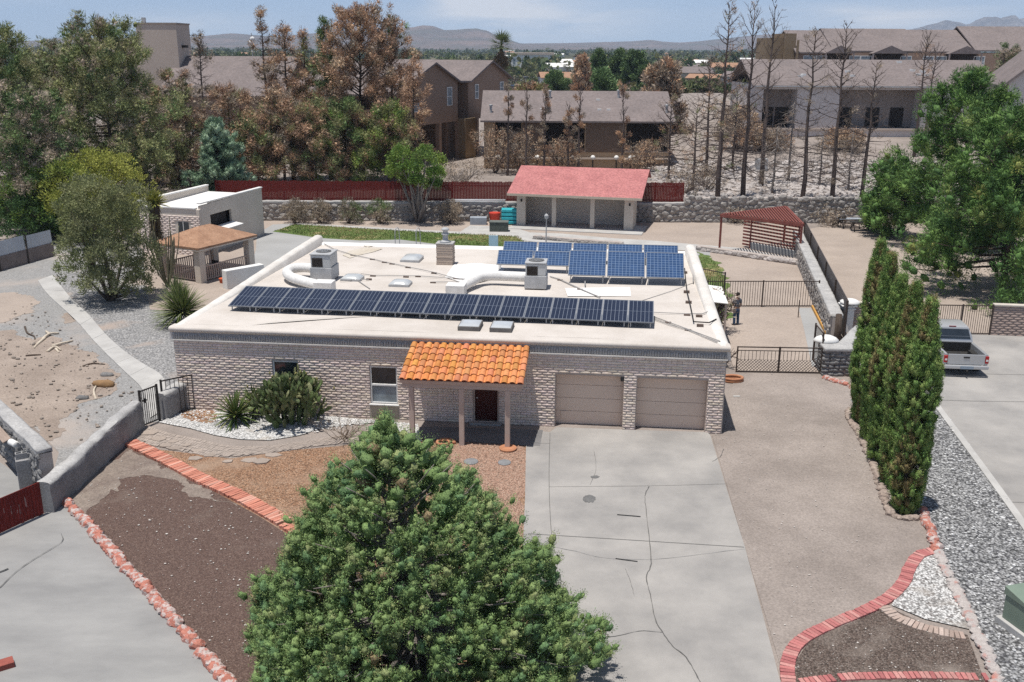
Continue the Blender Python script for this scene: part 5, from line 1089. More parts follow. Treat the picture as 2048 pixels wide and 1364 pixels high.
# ---- the person ----
def person():
    x, y = G(1471, 651); def_rz = .35
    p = thing('person', 'person in grey shirt and blue jeans standing with back turned in the gated yard', 'person', (x, y, 0), def_rz)
    def skin(name, nodes, edges, mat, sub=2, root=0):
        me = bpy.data.meshes.new(name); me.from_pydata([n[:3] for n in nodes], edges, []); me.materials.append(mat); o = bpy.data.objects.new(name, me); COL.objects.link(o); o.parent = p
        sk = o.modifiers.new('Skin', 'SKIN'); sk.use_smooth_shade = True
        if not me.skin_vertices: me.skin_vertices.new()
        for i, n in enumerate(nodes): d = me.skin_vertices[0].data[i]; r = n[3]; d.radius = r if isinstance(r, tuple) else (r, r); d.use_root = (i == root)
        o.modifiers.new('Sub', 'SUBSURF').levels = sub; o.modifiers['Sub'].render_levels = sub; return o
    m_sk = M('skin', (.36,.21,.14), (.32,.18,.12), scale=6, fine=.03, rough=.55); m_sh = M('grey_shirt', (.13,.145,.17), (.105,.118,.14), scale=5, fine=.06); m_je = M('blue_denim', (.05,.095,.17), (.035,.07,.13), scale=5, fine=.12); m_hr = M('dark_hair', (.018,.014,.012), (.03,.022,.018), scale=12)
    N = [(0,0,.95,(.14,.1)),(0,0,1.12,(.125,.095)),(0,.0,1.30,(.145,.1)),(0,0,1.42,(.12,.085)),(0,.01,1.50,.055),(0,.02,1.57,.06),(0,.03,1.66,(.075,.09)),(0,.02,1.74,(.055,.065))]
    E_ = [(i, i+1) for i in range(7)]
    def chain(base, pts):
        k = base
        for q in pts: N.append(q); E_.append((k, len(N)-1)); k = len(N)-1
        return k
    for s_ in (-1, 1):
        chain(3, [(s_*.17,0,1.41,.062),(s_*.21,.0,1.28,.05),(s_*.235,.01,1.12,.043),(s_*.24,.10,.97,.036),(s_*.225,.17,.88,.028),(s_*.22,.20,.83,(.036,.02))])
        h = len(N)-1; q = N[h]
        for f, (dx, ln) in enumerate(((-.03,.065),(-.01,.078),(.01,.073),(.028,.058))): chain(h, [(q[0]+dx,q[1]+.03,q[2]-.035,.0085),(q[0]+dx*1.15,q[1]+.035+ln*.2,q[2]-.035-ln*.5,.008),(q[0]+dx*1.15,q[1]+.02+ln*.3,q[2]-.04-ln,.007)])
        chain(h-1, [(q[0]-s_*.03,q[1]+.02,q[2]+.0,.011),(q[0]-s_*.045,q[1]+.045,q[2]-.03,.009)])
        chain(0, [(s_*.1,.0,.86,.092),(s_*.105,.015,.5,.062),(s_*.105,-.01,.3,.055),(s_*.11,-.02,.09,.04),(s_*.115,.06,.04,(.042,.03)),(s_*.12,.15,.03,(.042,.025))])
    skin('body', N, E_, m_sk, 1)
    S = [(0,0,.93,(.155,.115)),(0,0,1.12,(.145,.115)),(0,0,1.3,(.165,.12)),(0,0,1.43,(.13,.1)),(0,.005,1.485,.068)]; ES = [(0,1),(1,2),(2,3),(3,4)]
    for s_ in (-1, 1): b0 = len(S); S += [(s_*.18,0,1.41,.078),(s_*.217,.0,1.27,.068),(s_*.23,.005,1.17,.064)]; ES += [(3,b0),(b0,b0+1),(b0+1,b0+2)]
    skin('shirt', S, ES, m_sh)
    S = [(0,0,1.0,(.15,.112)),(0,0,.9,(.16,.125))]; ES = [(0,1)]
    for s_ in (-1, 1): b0 = len(S); S += [(s_*.1,.0,.78,.1),(s_*.106,.015,.5,.08),(s_*.108,-.01,.28,.073),(s_*.112,-.01,.07,.072)]; ES += [(1,b0),(b0,b0+1),(b0+1,b0+2),(b0+2,b0+3)]
    skin('trousers', S, ES, m_je)
    b = MB(); V = ICO_V*(1+NR.uniform(-.04,.04,(len(ICO_V),1)))*np.array((.095,.105,.10)); V = [(a, c-.012 if d > -.02 else c-.03, d+1.70) for a, c, d in V]; b.add(V, [f for f in ICO_F if sum(ICO_V[i][2] for i in f) > -1.2 and not (sum(ICO_V[i][1] for i in f) > 1.2 and sum(ICO_V[i][2] for i in f) < .9)]); b.build('hair', m_hr, p, smooth=True)
    b = MB()
    for s_ in (-1, 1): b.blob((s_*.115,.07,.045), (.05,.13,.045))
    b.build('shoes', m_black, p, smooth=True)
    b = MB(); b.blob((0,.118,1.635), (.013,.02,.022)); 
    for s_ in (-1, 1): b.blob((s_*.08,.02,1.64), (.012,.022,.032))
    b.build('nose_and_ears', m_sk, p, smooth=True)
    b = MB()
    for s_ in (-1, 1): b.blob((s_*.03,.108,1.665), (.012,.008,.008))
    b.box(-.025,.025,.108,.113,1.598,1.604); b.build('eyes_and_mouth', m_hr, p, smooth=True)
person()
# ================= vegetation =================
LEAFGAIN = 1.9
def leaf_obj(name, Pb, A, S, colr, mat, parent, core=None):
    """one diamond per leaf (base, side, tip, other side), round the solid hearts of the tufts"""
    n = len(Pb); V = np.empty((n, 4, 3)); V[:, 0] = Pb; V[:, 1] = Pb + A*.45 + S; V[:, 2] = Pb + A; V[:, 3] = Pb + A*.45 - S
    V = V.reshape(-1, 3); li = np.arange(n*4); lt = np.full(n, 4); c = np.ones((n, 4)); c[:, :3] = colr; sm_ = np.zeros(n, bool)
    if core is not None:
        CV, CF, CC = core; V = np.vstack([V, CV]); li = np.concatenate([li, (CF + n*4).reshape(-1)]); lt = np.concatenate([lt, np.full(len(CF), 3)]); c2 = np.ones((len(CF), 4)); c2[:, :3] = CC; c = np.vstack([c, c2]); sm_ = np.concatenate([sm_, np.ones(len(CF), bool)])
    me = bpy.data.meshes.new(name); me.vertices.add(len(V)); me.vertices.foreach_set('co', V.reshape(-1)); me.loops.add(len(li)); me.loops.foreach_set('vertex_index', li)
    me.polygons.add(len(lt)); me.polygons.foreach_set('loop_start', np.concatenate([[0], np.cumsum(lt)[:-1]])); me.polygons.foreach_set('loop_total', lt); me.polygons.foreach_set('use_smooth', sm_); me.materials.append(mat)
    at = me.attributes.new('tint', 'FLOAT_COLOR', 'FACE'); at.data.foreach_set('color', c.reshape(-1)); me.update(); me.validate()
    o = bpy.data.objects.new(name, me); COL.objects.link(o); o.parent = parent; return o
def hearts(C_, D, r, cols, k=.8, elong=1.4, seed=0, jit=.22, lo=False):
    g = np.random.default_rng(seed+5000); VV, FF = (ICO0_V, ICO0_F) if lo else (ICO_V, ICO_F); N = len(C_); m = len(VV); D = unit(np.asarray(D, float)); q = np.repeat(VV[None], N, 0)*(1+g.uniform(-jit, jit, (N, m, 1))); q = q @ np.array(Euler((.7, .3, 1.1)).to_matrix())
    al = (q*D[:, None, :]).sum(2, keepdims=True); V = np.asarray(C_)[:, None, :] + (q + D[:, None, :]*al*(elong-1))*(np.broadcast_to(r, (N,))*k)[:, None, None]
    F_ = (np.array(FF)[None] + (np.arange(N)*m)[:, None, None]).reshape(-1, 3); return V.reshape(-1, 3), F_, np.repeat(np.asarray(cols)*LEAFGAIN*.92, len(FF), 0)
def unit(a): return a / np.maximum(1e-9, np.linalg.norm(a, axis=1, keepdims=True))
def tufts(C_, D, r, n, ln, wd, cols, shell=.55, out=.75, elong=1.6, seed=0, cv=.14, tang=.6):
    """C_: tuft centres, D: growth direction of each tuft, r: radius; n leaves in each; cols: colour per tuft"""
    g = np.random.default_rng(seed); N = len(C_); C_ = np.repeat(C_, n, 0); D = np.repeat(unit(D), n, 0); rr = np.repeat(np.broadcast_to(r, (N,)), n)[:, None]; K = len(C_)
    q = unit(g.normal(size=(K, 3))); rad = shell + (1-shell)*g.random((K, 1))**.6
    al = (q*D).sum(1, keepdims=True); off = (q + D*al*(elong-1))*rad*rr
    P = C_ + off; rn = g.normal(size=(K, 3)); rn -= q*(rn*q).sum(1, keepdims=True); ax = unit(q*out*.42 + D*.5 + rn*tang); A = ax*(ln*g.uniform(.7, 1.25, (K, 1)))
    s = unit(np.cross(ax, unit(q + g.normal(size=(K, 3))*.22))); S = s*(wd*.5*g.uniform(.75, 1.2, (K, 1)))
    c = np.repeat(np.asarray(cols)*LEAFGAIN, n, 0)*g.uniform(1-cv, 1+cv, (K, 1))
    return P, A, S, c
def pick(g, pal, n, jit=.12):
    """pal: list of (weight, rgb)"""
    w_ = np.array([p[0] for p in pal]); k = g.choice(len(pal), n, p=w_/w_.sum()); return np.array([p[1] for p in pal])[k]*g.uniform(1-jit, 1+jit, (n, 1))
def limb(b, p0, p1, r0, r1, n=4, sag=.0, seed=0, sides=5, wob=.035):
    g = random.Random(seed); p0, p1 = Vector(p0), Vector(p1); L = (p1-p0).length
    P = [p0.lerp(p1, i/n) + Vector((g.uniform(-1, 1), g.uniform(-1, 1), g.uniform(-1, 1)))*L*wob*(0 < i < n) + Vector((0, 0, -sag*L*math.sin(PI*i/n))) for i in range(n+1)]
    b.tube(P, [r0+(r1-r0)*i/n for i in range(n+1)], sides); return P
GREEN_J = [(4,(.112,.17,.064)),(3,(.145,.20,.078)),(2,(.086,.148,.066)),(1,(.175,.205,.09)),(.25,(.17,.13,.075))]
# --- the big juniper in front ---
def juniper():
    x, y = G(842, 1345); t = thing('juniper_tree', 'big dense green juniper filling the bottom middle of the picture', 'tree', (x, y, 0)); g = np.random.default_rng(5)
    Hh, Rb, lean = 6.25, 4.5, np.array([-.62, .1]); b = MB(); top = Vector((lean[0], lean[1], Hh-.4))
    limb(b, (0,0,-.1), top, .2, .02, 8, seed=3, sides=8); C_, D, rr, cc = [], [], [], []
    def axis(z): return np.array([lean[0]*z/Hh, lean[1]*z/Hh, z])
    def rs(z, az): return Rb*max(0., 1-z/Hh)**.68*(1+.05*math.sin(3*az+1)+.04*math.sin(5*az+z*2))*min(1., .72+z*.3)
    for k in range(120):
        u_ = (k+.5)/120; z0 = .1+(Hh-1.)*u_**1.2; az = k*2.39996; L = rs(z0+.3, az)*.93; a0 = axis(z0*.85); tip = axis(z0+.3)+np.array([math.cos(az)*L, math.sin(az)*L, 0]); limb(b, a0, tip, .02+.014*L, .008, 4, .04, seed=k)
    nl_ = 340                 # boughs, each a group of rounded plumes
    for k in range(nl_):
        z0 = .12+(Hh-.75)*(1-math.sqrt(1-((k+.5)/nl_)*.985)); az = k*2.39996+g.uniform(-.15, .15); q = rs(z0, az)*g.uniform(.80, 1.01); c0 = axis(z0)+np.array([math.cos(az)*q, math.sin(az)*q, 0]); out_ = np.array([math.cos(az), math.sin(az), .0])
        for j in range(11):
            p = c0+g.normal(size=3)*np.array([.18,.18,.17])+out_*g.uniform(-.2, .06); p[2] = max(p[2], .1); C_.append(p); D.append(out_*.55+np.array([0,0,.9])+g.normal(size=3)*.25); rr.append(g.uniform(.09, .165)*(1.08-.25*z0/Hh))
    for k in range(700):      # inner fill
        z0 = Hh*.93*g.random()**1.4; az = g.uniform(0, 6.28); q = rs(z0, az)*g.uniform(.45, .76); C_.append(axis(z0)+np.array([math.cos(az)*q, math.sin(az)*q, 0])); D.append(np.array([math.cos(az), math.sin(az), .8])); rr.append(g.uniform(.16, .24))
    for k in range(90): a = g.uniform(0, 6.28); z = Hh-1.7+1.75*k/90; C_.append(axis(z)+np.append(g.normal(size=2)*.42*(1.1-k/90), 0)); D.append(np.array([.2*math.cos(a), .2*math.sin(a), 1])); rr.append(.13)
    for k in range(60): a, q, z = g.uniform(0, 6.28), g.uniform(.2, 1.4), g.uniform(.5, 3.5); limb(b, axis(z), axis(z)+np.array([q*math.cos(a), q*math.sin(a), g.uniform(-.1, .5)]), .03, .006, 3, seed=900+k)
    b.build('trunk', m_greybark, t, smooth=True); C_, D, rr = map(np.array, (C_, D, rr)); cols = pick(g, GREEN_J, len(C_), .16)
    P, A, S, c = tufts(C_, D, rr*1.05, 92, .046, .017, cols, shell=.5, out=1.1, elong=1.75, seed=8, tang=.55, cv=.25); leaf_obj('foliage', P, A, S, c, m_juniper, t, hearts(C_, D, rr, cols, .5, 1.7, 8, .42))
juniper()
# --- row of cypresses ---
def cypress(k, x, y, h, r, lab):
    t = thing('cypress_tree', lab, 'tree', (x, y, 0), 0, 'row of columnar cypresses'); g = np.random.default_rng(40+k); b = MB(); limb(b, (0,0,-.1), (0,0,h*.8), .1, .02, 5, seed=k, sides=7); b.build('trunk', m_bark, t)
    n = 900; z = h*(.01+.97*g.random(n)**.92); u_ = z/h; R_ = r*np.minimum(1, (1-u_)**.72*1.75)*np.minimum(1., .62+u_*1.3)*(1+.12*np.sin(z*1.7+k)); az = g.uniform(0, 6.28, n); q = R_*(.72+.3*g.random(n)**.7)
    C_ = np.stack([q*np.cos(az), q*np.sin(az), z], 1); D = np.stack([np.cos(az)*.38, np.sin(az)*.38, np.ones(n)], 1)+g.normal(size=(n,3))*.12
    brown = (np.sin(az*2+k*1.3)+np.sin(z*1.1+k*2)+g.normal(size=n)*.7) > 1.05
    cols = np.where(brown[:, None], pick(g, [(1,(.115,.09,.04)),(1,(.13,.12,.05))], n), pick(g, [(3,(.105,.165,.045)),(2,(.08,.135,.038)),(2,(.135,.18,.055))], n))
    rc = g.uniform(.08, .135, n); P, A, S, c = tufts(C_, D, rc, 80, .06, .02, cols, shell=.55, out=.9, elong=2., seed=k, tang=.5, cv=.22); leaf_obj('foliage', P, A, S, c, m_juniper, t, hearts(C_, D, rc, cols, .6, 2., k, .3))
xa, ya = G(1808, 1022); xb, yb = G(1720, 846)
for k, (vt, lab) in enumerate(((592, 'shortest frontmost cypress at the near end of the cypress row'),(562,'second cypress from the near end of the cypress row'),(548,'middle cypress of the cypress row by the gravel strip'),(503,'second cypress from the far end of the cypress row'),(476,'tallest cypress at the far end of the row beside the stone pier'))):
    f = k/4; x, y = xa+(xb-xa)*f, ya+(yb-ya)*f; h = ZA(1800, vt, y)[1]; cypress(k, x, y, h, [.53,.48,.54,.47,.48][k], lab)
# --- pines and other trees ---
OLIVE = [(3,(.155,.165,.075)),(2,(.13,.15,.065)),(1,(.195,.185,.095)),(1,(.10,.12,.055))]; DEADN = [(3,(.235,.15,.10)),(2,(.29,.19,.125)),(2,(.19,.125,.09)),(1,(.32,.23,.155))]; GREYN = [(3,(.19,.155,.12)),(2,(.24,.195,.155)),(2,(.15,.125,.10))]; BRIGHT = [(3,(.085,.14,.03)),(2,(.12,.165,.035)),(1,(.06,.105,.03)),(1,(.15,.16,.05))]; DKG = [(3,(.068,.105,.04)),(2,(.09,.13,.05)),(1,(.05,.08,.035))]
def mixp(*pp): return [(w_*f, c) for f, p in pp for w_, c in p]
LP = 'tall pines beyond the back fence'
def pine(label, u, Y, vtop, Rr, pal, seed, start=.2, nl=46, dens=1., ln=.27, wd=.045, bare=.1, top=1., prof=.75, x=None, h=None, group=None, mat=None, rise=.25, bark=None, z=None, name='pine_tree', lean=0., nleaf=84, shell=.35, heart=.36):
    if group == LP: Rr *= 1.15; top *= 1.2; dens *= .95; bare *= .8
    x = ZA(u, 200, Y)[0] if x is None else x; z0 = TZ(x, Y) if z is None else z; h = (ZA(u, vtop, Y)[1] - z0) if h is None else h
    t = thing(name, label, 'tree', (x, Y, z0), 0, group); g = np.random.default_rng(seed); b = MB(); tr = .012*h+.05; lx, ly = g.normal()*.012*h+lean, g.normal()*.012*h
    TP = limb(b, (0,0,-.2), (lx,ly,h*.98), tr, .025, 7, seed=seed, sides=7, wob=.008); C_, D = [], []
    for k in range(nl):
        f = (k+g.random())/nl; zz = h*(start+(1-start)*f**.92); a0 = np.array([lx*zz/h, ly*zz/h, zz]); az = k*2.4+g.uniform(-.5, .5); L = max(.3, Rr*((1-f)**prof)*(.55+.45*min(1, f*5+.45))*g.uniform(.65, 1.15)); up = rise*(-.4+2.4*f)+g.normal()*.1
        d = np.array([math.cos(az), math.sin(az), up]); tip = a0 + d*L; limb(b, a0, tip, .028+.014*L, .012, 3, .05, seed=seed*100+k, sides=4)
        if g.random() < bare: 
            for j in range(6): f2 = g.uniform(.25, 1.); limb(b, a0+(tip-a0)*f2, a0+(tip-a0)*f2+(g.normal(size=3)*.26+d*.22)*L, .02, .008, 2, seed=seed*77+k*6+j, sides=3)
            continue
        m_ = max(2, int(L*4.2*dens))
        for j in range(m_): f2 = .28+.75*g.random()**.7; C_.append(a0+(tip-a0)*f2+g.normal(size=3)*np.array([.11,.11,.09])*(L+.4)); D.append(d*.6+np.array([0,0,.75])+g.normal(size=3)*.25)
    b.build('trunk', bark or m_bark, t, smooth=True)
    if C_:
        C_, D = np.array(C_), np.array(D); cols = pick(g, pal, len(C_), .2); lo = C_[:, 2]/h
        rc = g.uniform(.2, .4, len(C_))*top; P, A, S, c = tufts(C_, D, rc, int(nleaf), ln, wd, cols, shell=shell, out=1.1, elong=1.35, seed=seed, tang=.45, cv=.22); leaf_obj('foliage', P, A, S, c, mat or m_needle, t, hearts(C_, D, rc, cols, heart, 1.35, seed, .35, lo=heart < .7))
    return t
def bushy(label, x, y, z0, h, Rr, pal, seed, nl=14, lump=.35, per=36, n=30, ln=.16, wd=.07, name='bush', cat='bush', trunk=.12, tuft=.26, low=.12, group=None, mat=None, rz=.8, stems=5, bark=None):
    t = thing(name, label, cat, (x, y, z0), 0, group); g = np.random.default_rng(seed); b = MB(); C_, D = [], []
    for k in range(nl):
        az, f = g.uniform(0, 6.28), (k+.5)/nl; zz = h*(low+(1-low)*f)*.88; R_ = Rr*math.sqrt(max(.05, 1-((f-.42)/.72)**2))*g.uniform(.35, .78); c = np.array([R_*math.cos(k*2.4), R_*math.sin(k*2.4), zz]); lr = Rr*lump*g.uniform(.75, 1.2)
        if k % max(1, nl//stems) == 0: limb(b, (g.normal()*.1, g.normal()*.1, 0), c, trunk*.7, .02, 4, seed=seed+k)
        q = unit(g.normal(size=(per, 3))); q[:, 2] = np.where(q[:, 2] < -.35, -q[:, 2], q[:, 2]); rad = (.55+.5*g.random((per, 1))**.5)*lr; pts = c + q*rad*np.array([1, 1, rz]); pts[:, 2] = np.maximum(pts[:, 2], .1); C_.append(pts); D.append(q+np.array([0, 0, .5]))
    limb(b, (0,0,-.1), (0,0,h*.5), trunk, trunk*.4, 4, seed=seed+99, sides=7); b.build('trunk', bark or m_bark, t, smooth=True)
    C_, D = np.concatenate(C_), np.concatenate(D); cols = np.repeat(pick(g, pal, nl, .12), per, 0)*.6+pick(g, pal, len(C_), .1)*.4
    P, A, S, c = tufts(C_, D, g.uniform(.7, 1.2, len(C_))*tuft, n, ln, wd, cols, shell=.2, out=.7, elong=1.15, seed=seed); leaf_obj('foliage', P, A, S, c, mat or m_leaf, t); return t
# left screen of tall pines behind the back fence
pine('broad dark green pine at the far left edge', 18, 76, 58, 4.6, mixp((3,OLIVE),(2,DKG),(.5,GREYN)), 1, .08, 62, 1.25, prof=.6, group=LP)
pine('widest olive green pine in front of the beige tower', 212, 80, 66, 6.0, mixp((5,OLIVE),(1,DKG),(.8,GREYN)), 2, .12, 80, 1.2, prof=.5, group=LP, rise=.5)
pine('grey green thinning pine between the dark edge pine and the widest pine', 112, 86, 88, 4.6, mixp((3,OLIVE),(3,GREYN)), 3, .1, 56, 1., prof=.55, group=LP)
pine('low dark brown pine behind the yellow green bush', 300, 92, 190, 4.2, mixp((1,OLIVE),(2,GREYN),(1,DEADN)), 4, .1, 46, .9, prof=.5, group=LP)
pine('rounded brown pine under the grey roof right of the beige tower', 345, 90, 150, 3.6, mixp((2,OLIVE),(2,GREYN),(2,DEADN)), 5, .1, 46, .9, prof=.45, group=LP)
pine('bare leafless dead pine standing before the grey roof', 402, 98, 75, 2.2, GREYN, 6, .35, 40, .6, bare=.85, group=LP, bark=m_deadbark)
pine('low dead brown pine behind the blue green conifer', 455, 92, 178, 3.6, mixp((3,DEADN),(2,GREYN),(.5,OLIVE)), 7, .1, 46, .9, prof=.45, group=LP)
pine('thin dead pine with a bare spire left of the brown pines', 540, 94, 24, 2.3, mixp((2,DEADN),(2,GREYN)), 8, .12, 54, .8, bare=.45, prof=.9, group=LP, bark=m_deadbark)
pine('slim brown pine with a sparse leaning top', 578, 92, 44, 2.4, mixp((3,DEADN),(1,GREYN)), 9, .12, 50, .9, bare=.3, group=LP)
pine('slim brown pine with a pointed top beside the green topped one', 616, 95, 62, 2.0, mixp((3,DEADN),(1,OLIVE)), 10, .12, 46, .9, bare=.15, group=LP)
pine('pine with a deep green top among the brown pines', 655, 94, 48, 2.3, mixp((4,DKG),(1,OLIVE)), 11, .3, 42, 1., bare=.1, group=LP, rise=.9)
pine('tallest rust brown pine in the middle of the screen', 722, 93, 34, 4.2, mixp((5,DEADN),(1,GREYN)), 12, .12, 78, 1.05, bare=.12, prof=.5, group=LP, rise=.8)
pine('rust brown pine with a thin top right of the tallest brown pine', 782, 95, 46, 3.0, mixp((4,DEADN),(1,GREYN),(.5,DKG)), 13, .15, 56, .95, bare=.2, prof=.6, group=LP, rise=.6)
pine('short rust pine against the brown gabled building', 826, 91, 128, 1.9, mixp((5,DEADN)), 14, .2, 28, .9, prof=.5, group=LP)
pine('low green pine under the tallest brown pine', 690, 90, 205, 3.4, mixp((3,OLIVE),(2,DKG),(1,BRIGHT)), 15, .15, 40, 1., prof=.4, group=LP)
pine('low yellow green pine right of the low green pine', 775, 89.5, 214, 2.7, mixp((2,OLIVE),(2,BRIGHT),(1,DEADN)), 16, .25, 36, 1., prof=.35, group=LP)
pine('low greyish brown pine behind the left part of the red fence', 560, 89, 190, 3.2, mixp((2,GREYN),(3,DEADN),(1,OLIVE)), 17, .15, 44, .95, prof=.4, group=LP)
pine('low mixed green and brown pine in the middle of the screen', 625, 88.5, 215, 2.8, mixp((2,OLIVE),(2,DEADN)), 18, .2, 38, .95, prof=.4, group=LP)
pine('low dim green pine at the left end of the red fence', 505, 88.5, 230, 2.6, mixp((2,OLIVE),(2,DEADN),(1,DKG)), 19, .15, 36, .95, prof=.4, group=LP)
pine('low dark pine in the shade at the far left', 60, 72, 200, 3.4, mixp((3,DKG),(2,GREYN)), 20, .2, 40, 1., prof=.4, group=LP)
# blue green conifer and young leafy tree
x = ZA(425, 300, 83)[0]; pine('blue green conifer at the corner of the red fence and the shed', 425, 83, 244, 2.5, [(3,(.12,.175,.115)),(2,(.16,.215,.15)),(1,(.09,.135,.09))], 21, .06, 64, 1., heart=.7, ln=.22, wd=.06, bare=0., prof=.62, top=.9, name='conifer', rise=.3)
x, y = G(838, 446); bushy('young bright green leafy tree with a twisted pale trunk behind the lawn', x, y, 0, 6.5, 3.1, BRIGHT, 22, 13, .27, 26, 30, .2, .1, 'leafy_tree', 'tree', .2, .3, .52, stems=9, bark=m_greybark)
# left garden shrubs
x, y = G(216, 605); bushy('large grey olive green bush beside the pale walkway', x, y+.4, 0, 6.9, 3.15, mixp((4,[(3,(.125,.135,.07)),(2,(.10,.115,.05)),(1,(.16,.155,.09))]),(1,OLIVE)), 23, 24, .34, 50, 30, .15, .06, 'olive_bush', 'bush', .16, .26, .1, rz=.95)
x, y = ZA(175, 300, 70)[0], 70.; bushy('yellow green spreading tree at the left behind the olive bush', x, y, 0, 6.4, 4.3, [(3,(.16,.175,.035)),(2,(.19,.195,.045)),(1,(.10,.135,.03))], 24, 15, .4, 34, 30, .24, .08, 'palo_verde', 'tree', .18, .38, .2)
x, y = ZA(80, 330, 72)[0], 72.; bushy('mid green spreading tree left of the yellow green one', x, y, 0, 5.6, 3.2, mixp((1,BRIGHT),(1,[(1,(.13,.155,.04))])), 25, 12, .4, 34, 28, .24, .08, 'palo_verde', 'tree', .16, .38, .2)
x, y = G(20, 500); bushy('low dark green shrub behind the pale sheet wall', x, y+3.2, 0, 3.3, 3.0, [(2,(.045,.085,.03)),(1,(.06,.105,.035))], 26, 12, .42, 34, 30, .17, .08, 'shrub', 'bush', .1, .32, .15)
x, y = G(135, 480); bushy('small bright green shrub between the dark shrub and the olive bush', x, y+1., 0, 2.8, 1.7, BRIGHT, 27, 9, .42, 28, 28, .17, .08, 'shrub', 'bush', .1, .28, .15)
# spiky plants
def rosette(name, label, cat, x, y, n, ln, wd, cols, seed, z0=.05, low=-.1, hi=1.35, heads=((0,0,0),), trunk=None, mat=None, group=None):
    t = thing(name, label, cat, (x, y, 0), 0, group); g = np.random.default_rng(seed); b = MB(); 
    for hx, hy, hz in heads:
        for k in range(n):
            az = k*2.39996+g.uniform(-.2, .2); el = low+(hi-low)*(k/n)**.8+g.normal()*.08; L = ln*g.uniform(.8, 1.12); d = Vector((math.cos(az)*math.cos(el), math.sin(az)*math.cos(el), math.sin(el))); s = Vector((-math.sin(az), math.cos(az), 0)); o = Vector((hx, hy, hz+z0)); up = s.cross(d)*-1
            c = cols[g.integers(len(cols))]; q = g.uniform(.85, 1.15); b.col = tuple(v*q for v in c); dr = Vector((0, 0, -.10*L*math.cos(el)))
            vs = []
            for f, w_ in ((0, .6), (.35, 1.), (.75, .65), (1, .03)): p = o + d*L*f + dr*f*f*2; vs += [p - s*wd*w_/2 + up*wd*.18*w_, p - up*wd*.1*w_, p + s*wd*w_/2 + up*wd*.18*w_]
            b.add(vs, [(i*3+j, i*3+j+1, i*3+j+4, i*3+j+3) for i in range(3) for j in (0, 1)])
    b.build('leaves', mat or m_succ, t)
    if trunk: tb = MB(); tb.tube(*trunk); tb.build('trunk', m_bark, t, smooth=True)
    return t
AG = [(.12,.175,.05),(.15,.20,.06),(.09,.14,.04),(.27,.27,.115)]
x, y = G(468, 852); rosette('agave_plant', 'large green spiky agave clump on white gravel before the house wall', 'agave', x, y+.3, 110, 1.05, .085, AG, 31, .3, -.35, 1.3)
x, y = G(508, 838); rosette('agave_plant', 'smaller green spiky agave squeezed between the big clump and the cactus', 'agave', x, y+.3, 80, .95, .08, AG, 32, .45, -.3, 1.35)
x, y = G(362, 652); rosette('sotol_plant', 'feathery green sotol clump against the left corner of the house roof', 'sotol', x, y+.3, 480, 1.75, .06, [(.15,.20,.06),(.19,.235,.085),(.12,.165,.05),(.25,.27,.12)], 33, .6, -.35, 1.45)
x, y = G(352, 612); rosette('sotol_plant', 'narrow green sotol tuft rising behind the feathery clump', 'sotol', x, y+.3, 120, 1.3, .04, [(.10,.14,.05),(.13,.165,.065)], 34, .5, .2, 1.5)
x, y = G(322, 552); yz = 4.5; rosette('tall_yucca', 'tall yucca trunk with a yellow green spiky head before the shed', 'yucca', x, y, 210, 1.05, .11, [(.32,.33,.08),(.26,.29,.08),(.36,.34,.11)], 35, 0, .0, 1.4, ((0,.0,yz),), ([(0,0,-.1),(.05,0,1.6),(-.05,.05,3.),(0,0,yz)], [.2,.2,.28,.36], 9))
t = bpy.data.objects['tall_yucca']; g = np.random.default_rng(3); b = MB()
for k in range(170): az, z = g.uniform(0, 6.28), g.uniform(2.5, yz); r_ = .3; b.col = tuple(np.array((.17,.135,.07))*g.uniform(.7, 1.2)); p = Vector((r_*math.cos(az), r_*math.sin(az), z)); q = p+Vector((.3*math.cos(az), .3*math.sin(az), -.7)); s = Vector((-math.sin(az), math.cos(az), 0))*.03; b.add([p-s, p+s, q], [(0,1,2)])
b.build('dead_leaves', m_dry, t)
def ocotillo(u, v, seed):
    x, y = G(u, v); t = thing('ocotillo', 'ocotillo with many thin upright thorny stems beside the gazebo', 'ocotillo', (x, y, 0)); g = np.random.default_rng(seed)
    for k in range(26):
        b = MB(); az = g.uniform(0, 6.28); sp = g.uniform(.3, 1.25); h = g.uniform(2.6, 4.3); P = cat_rom([(0,0,0),(sp*.45*math.cos(az), sp*.45*math.sin(az), h*.3),(sp*.85*math.cos(az), sp*.85*math.sin(az), h*.7),(sp*math.cos(az)+g.normal()*.08, sp*math.sin(az), h)], 4); b.tube(P, [.045*(1-.6*i/len(P)) for i in range(len(P))], 5); b.build('stem', M('ocotillo_bark', (.20,.185,.13), (.13,.125,.08), scale=6, fine=.2) if k == 0 else bpy.data.materials['ocotillo_bark'], t, smooth=True)
ocotillo(336, 574, 36)
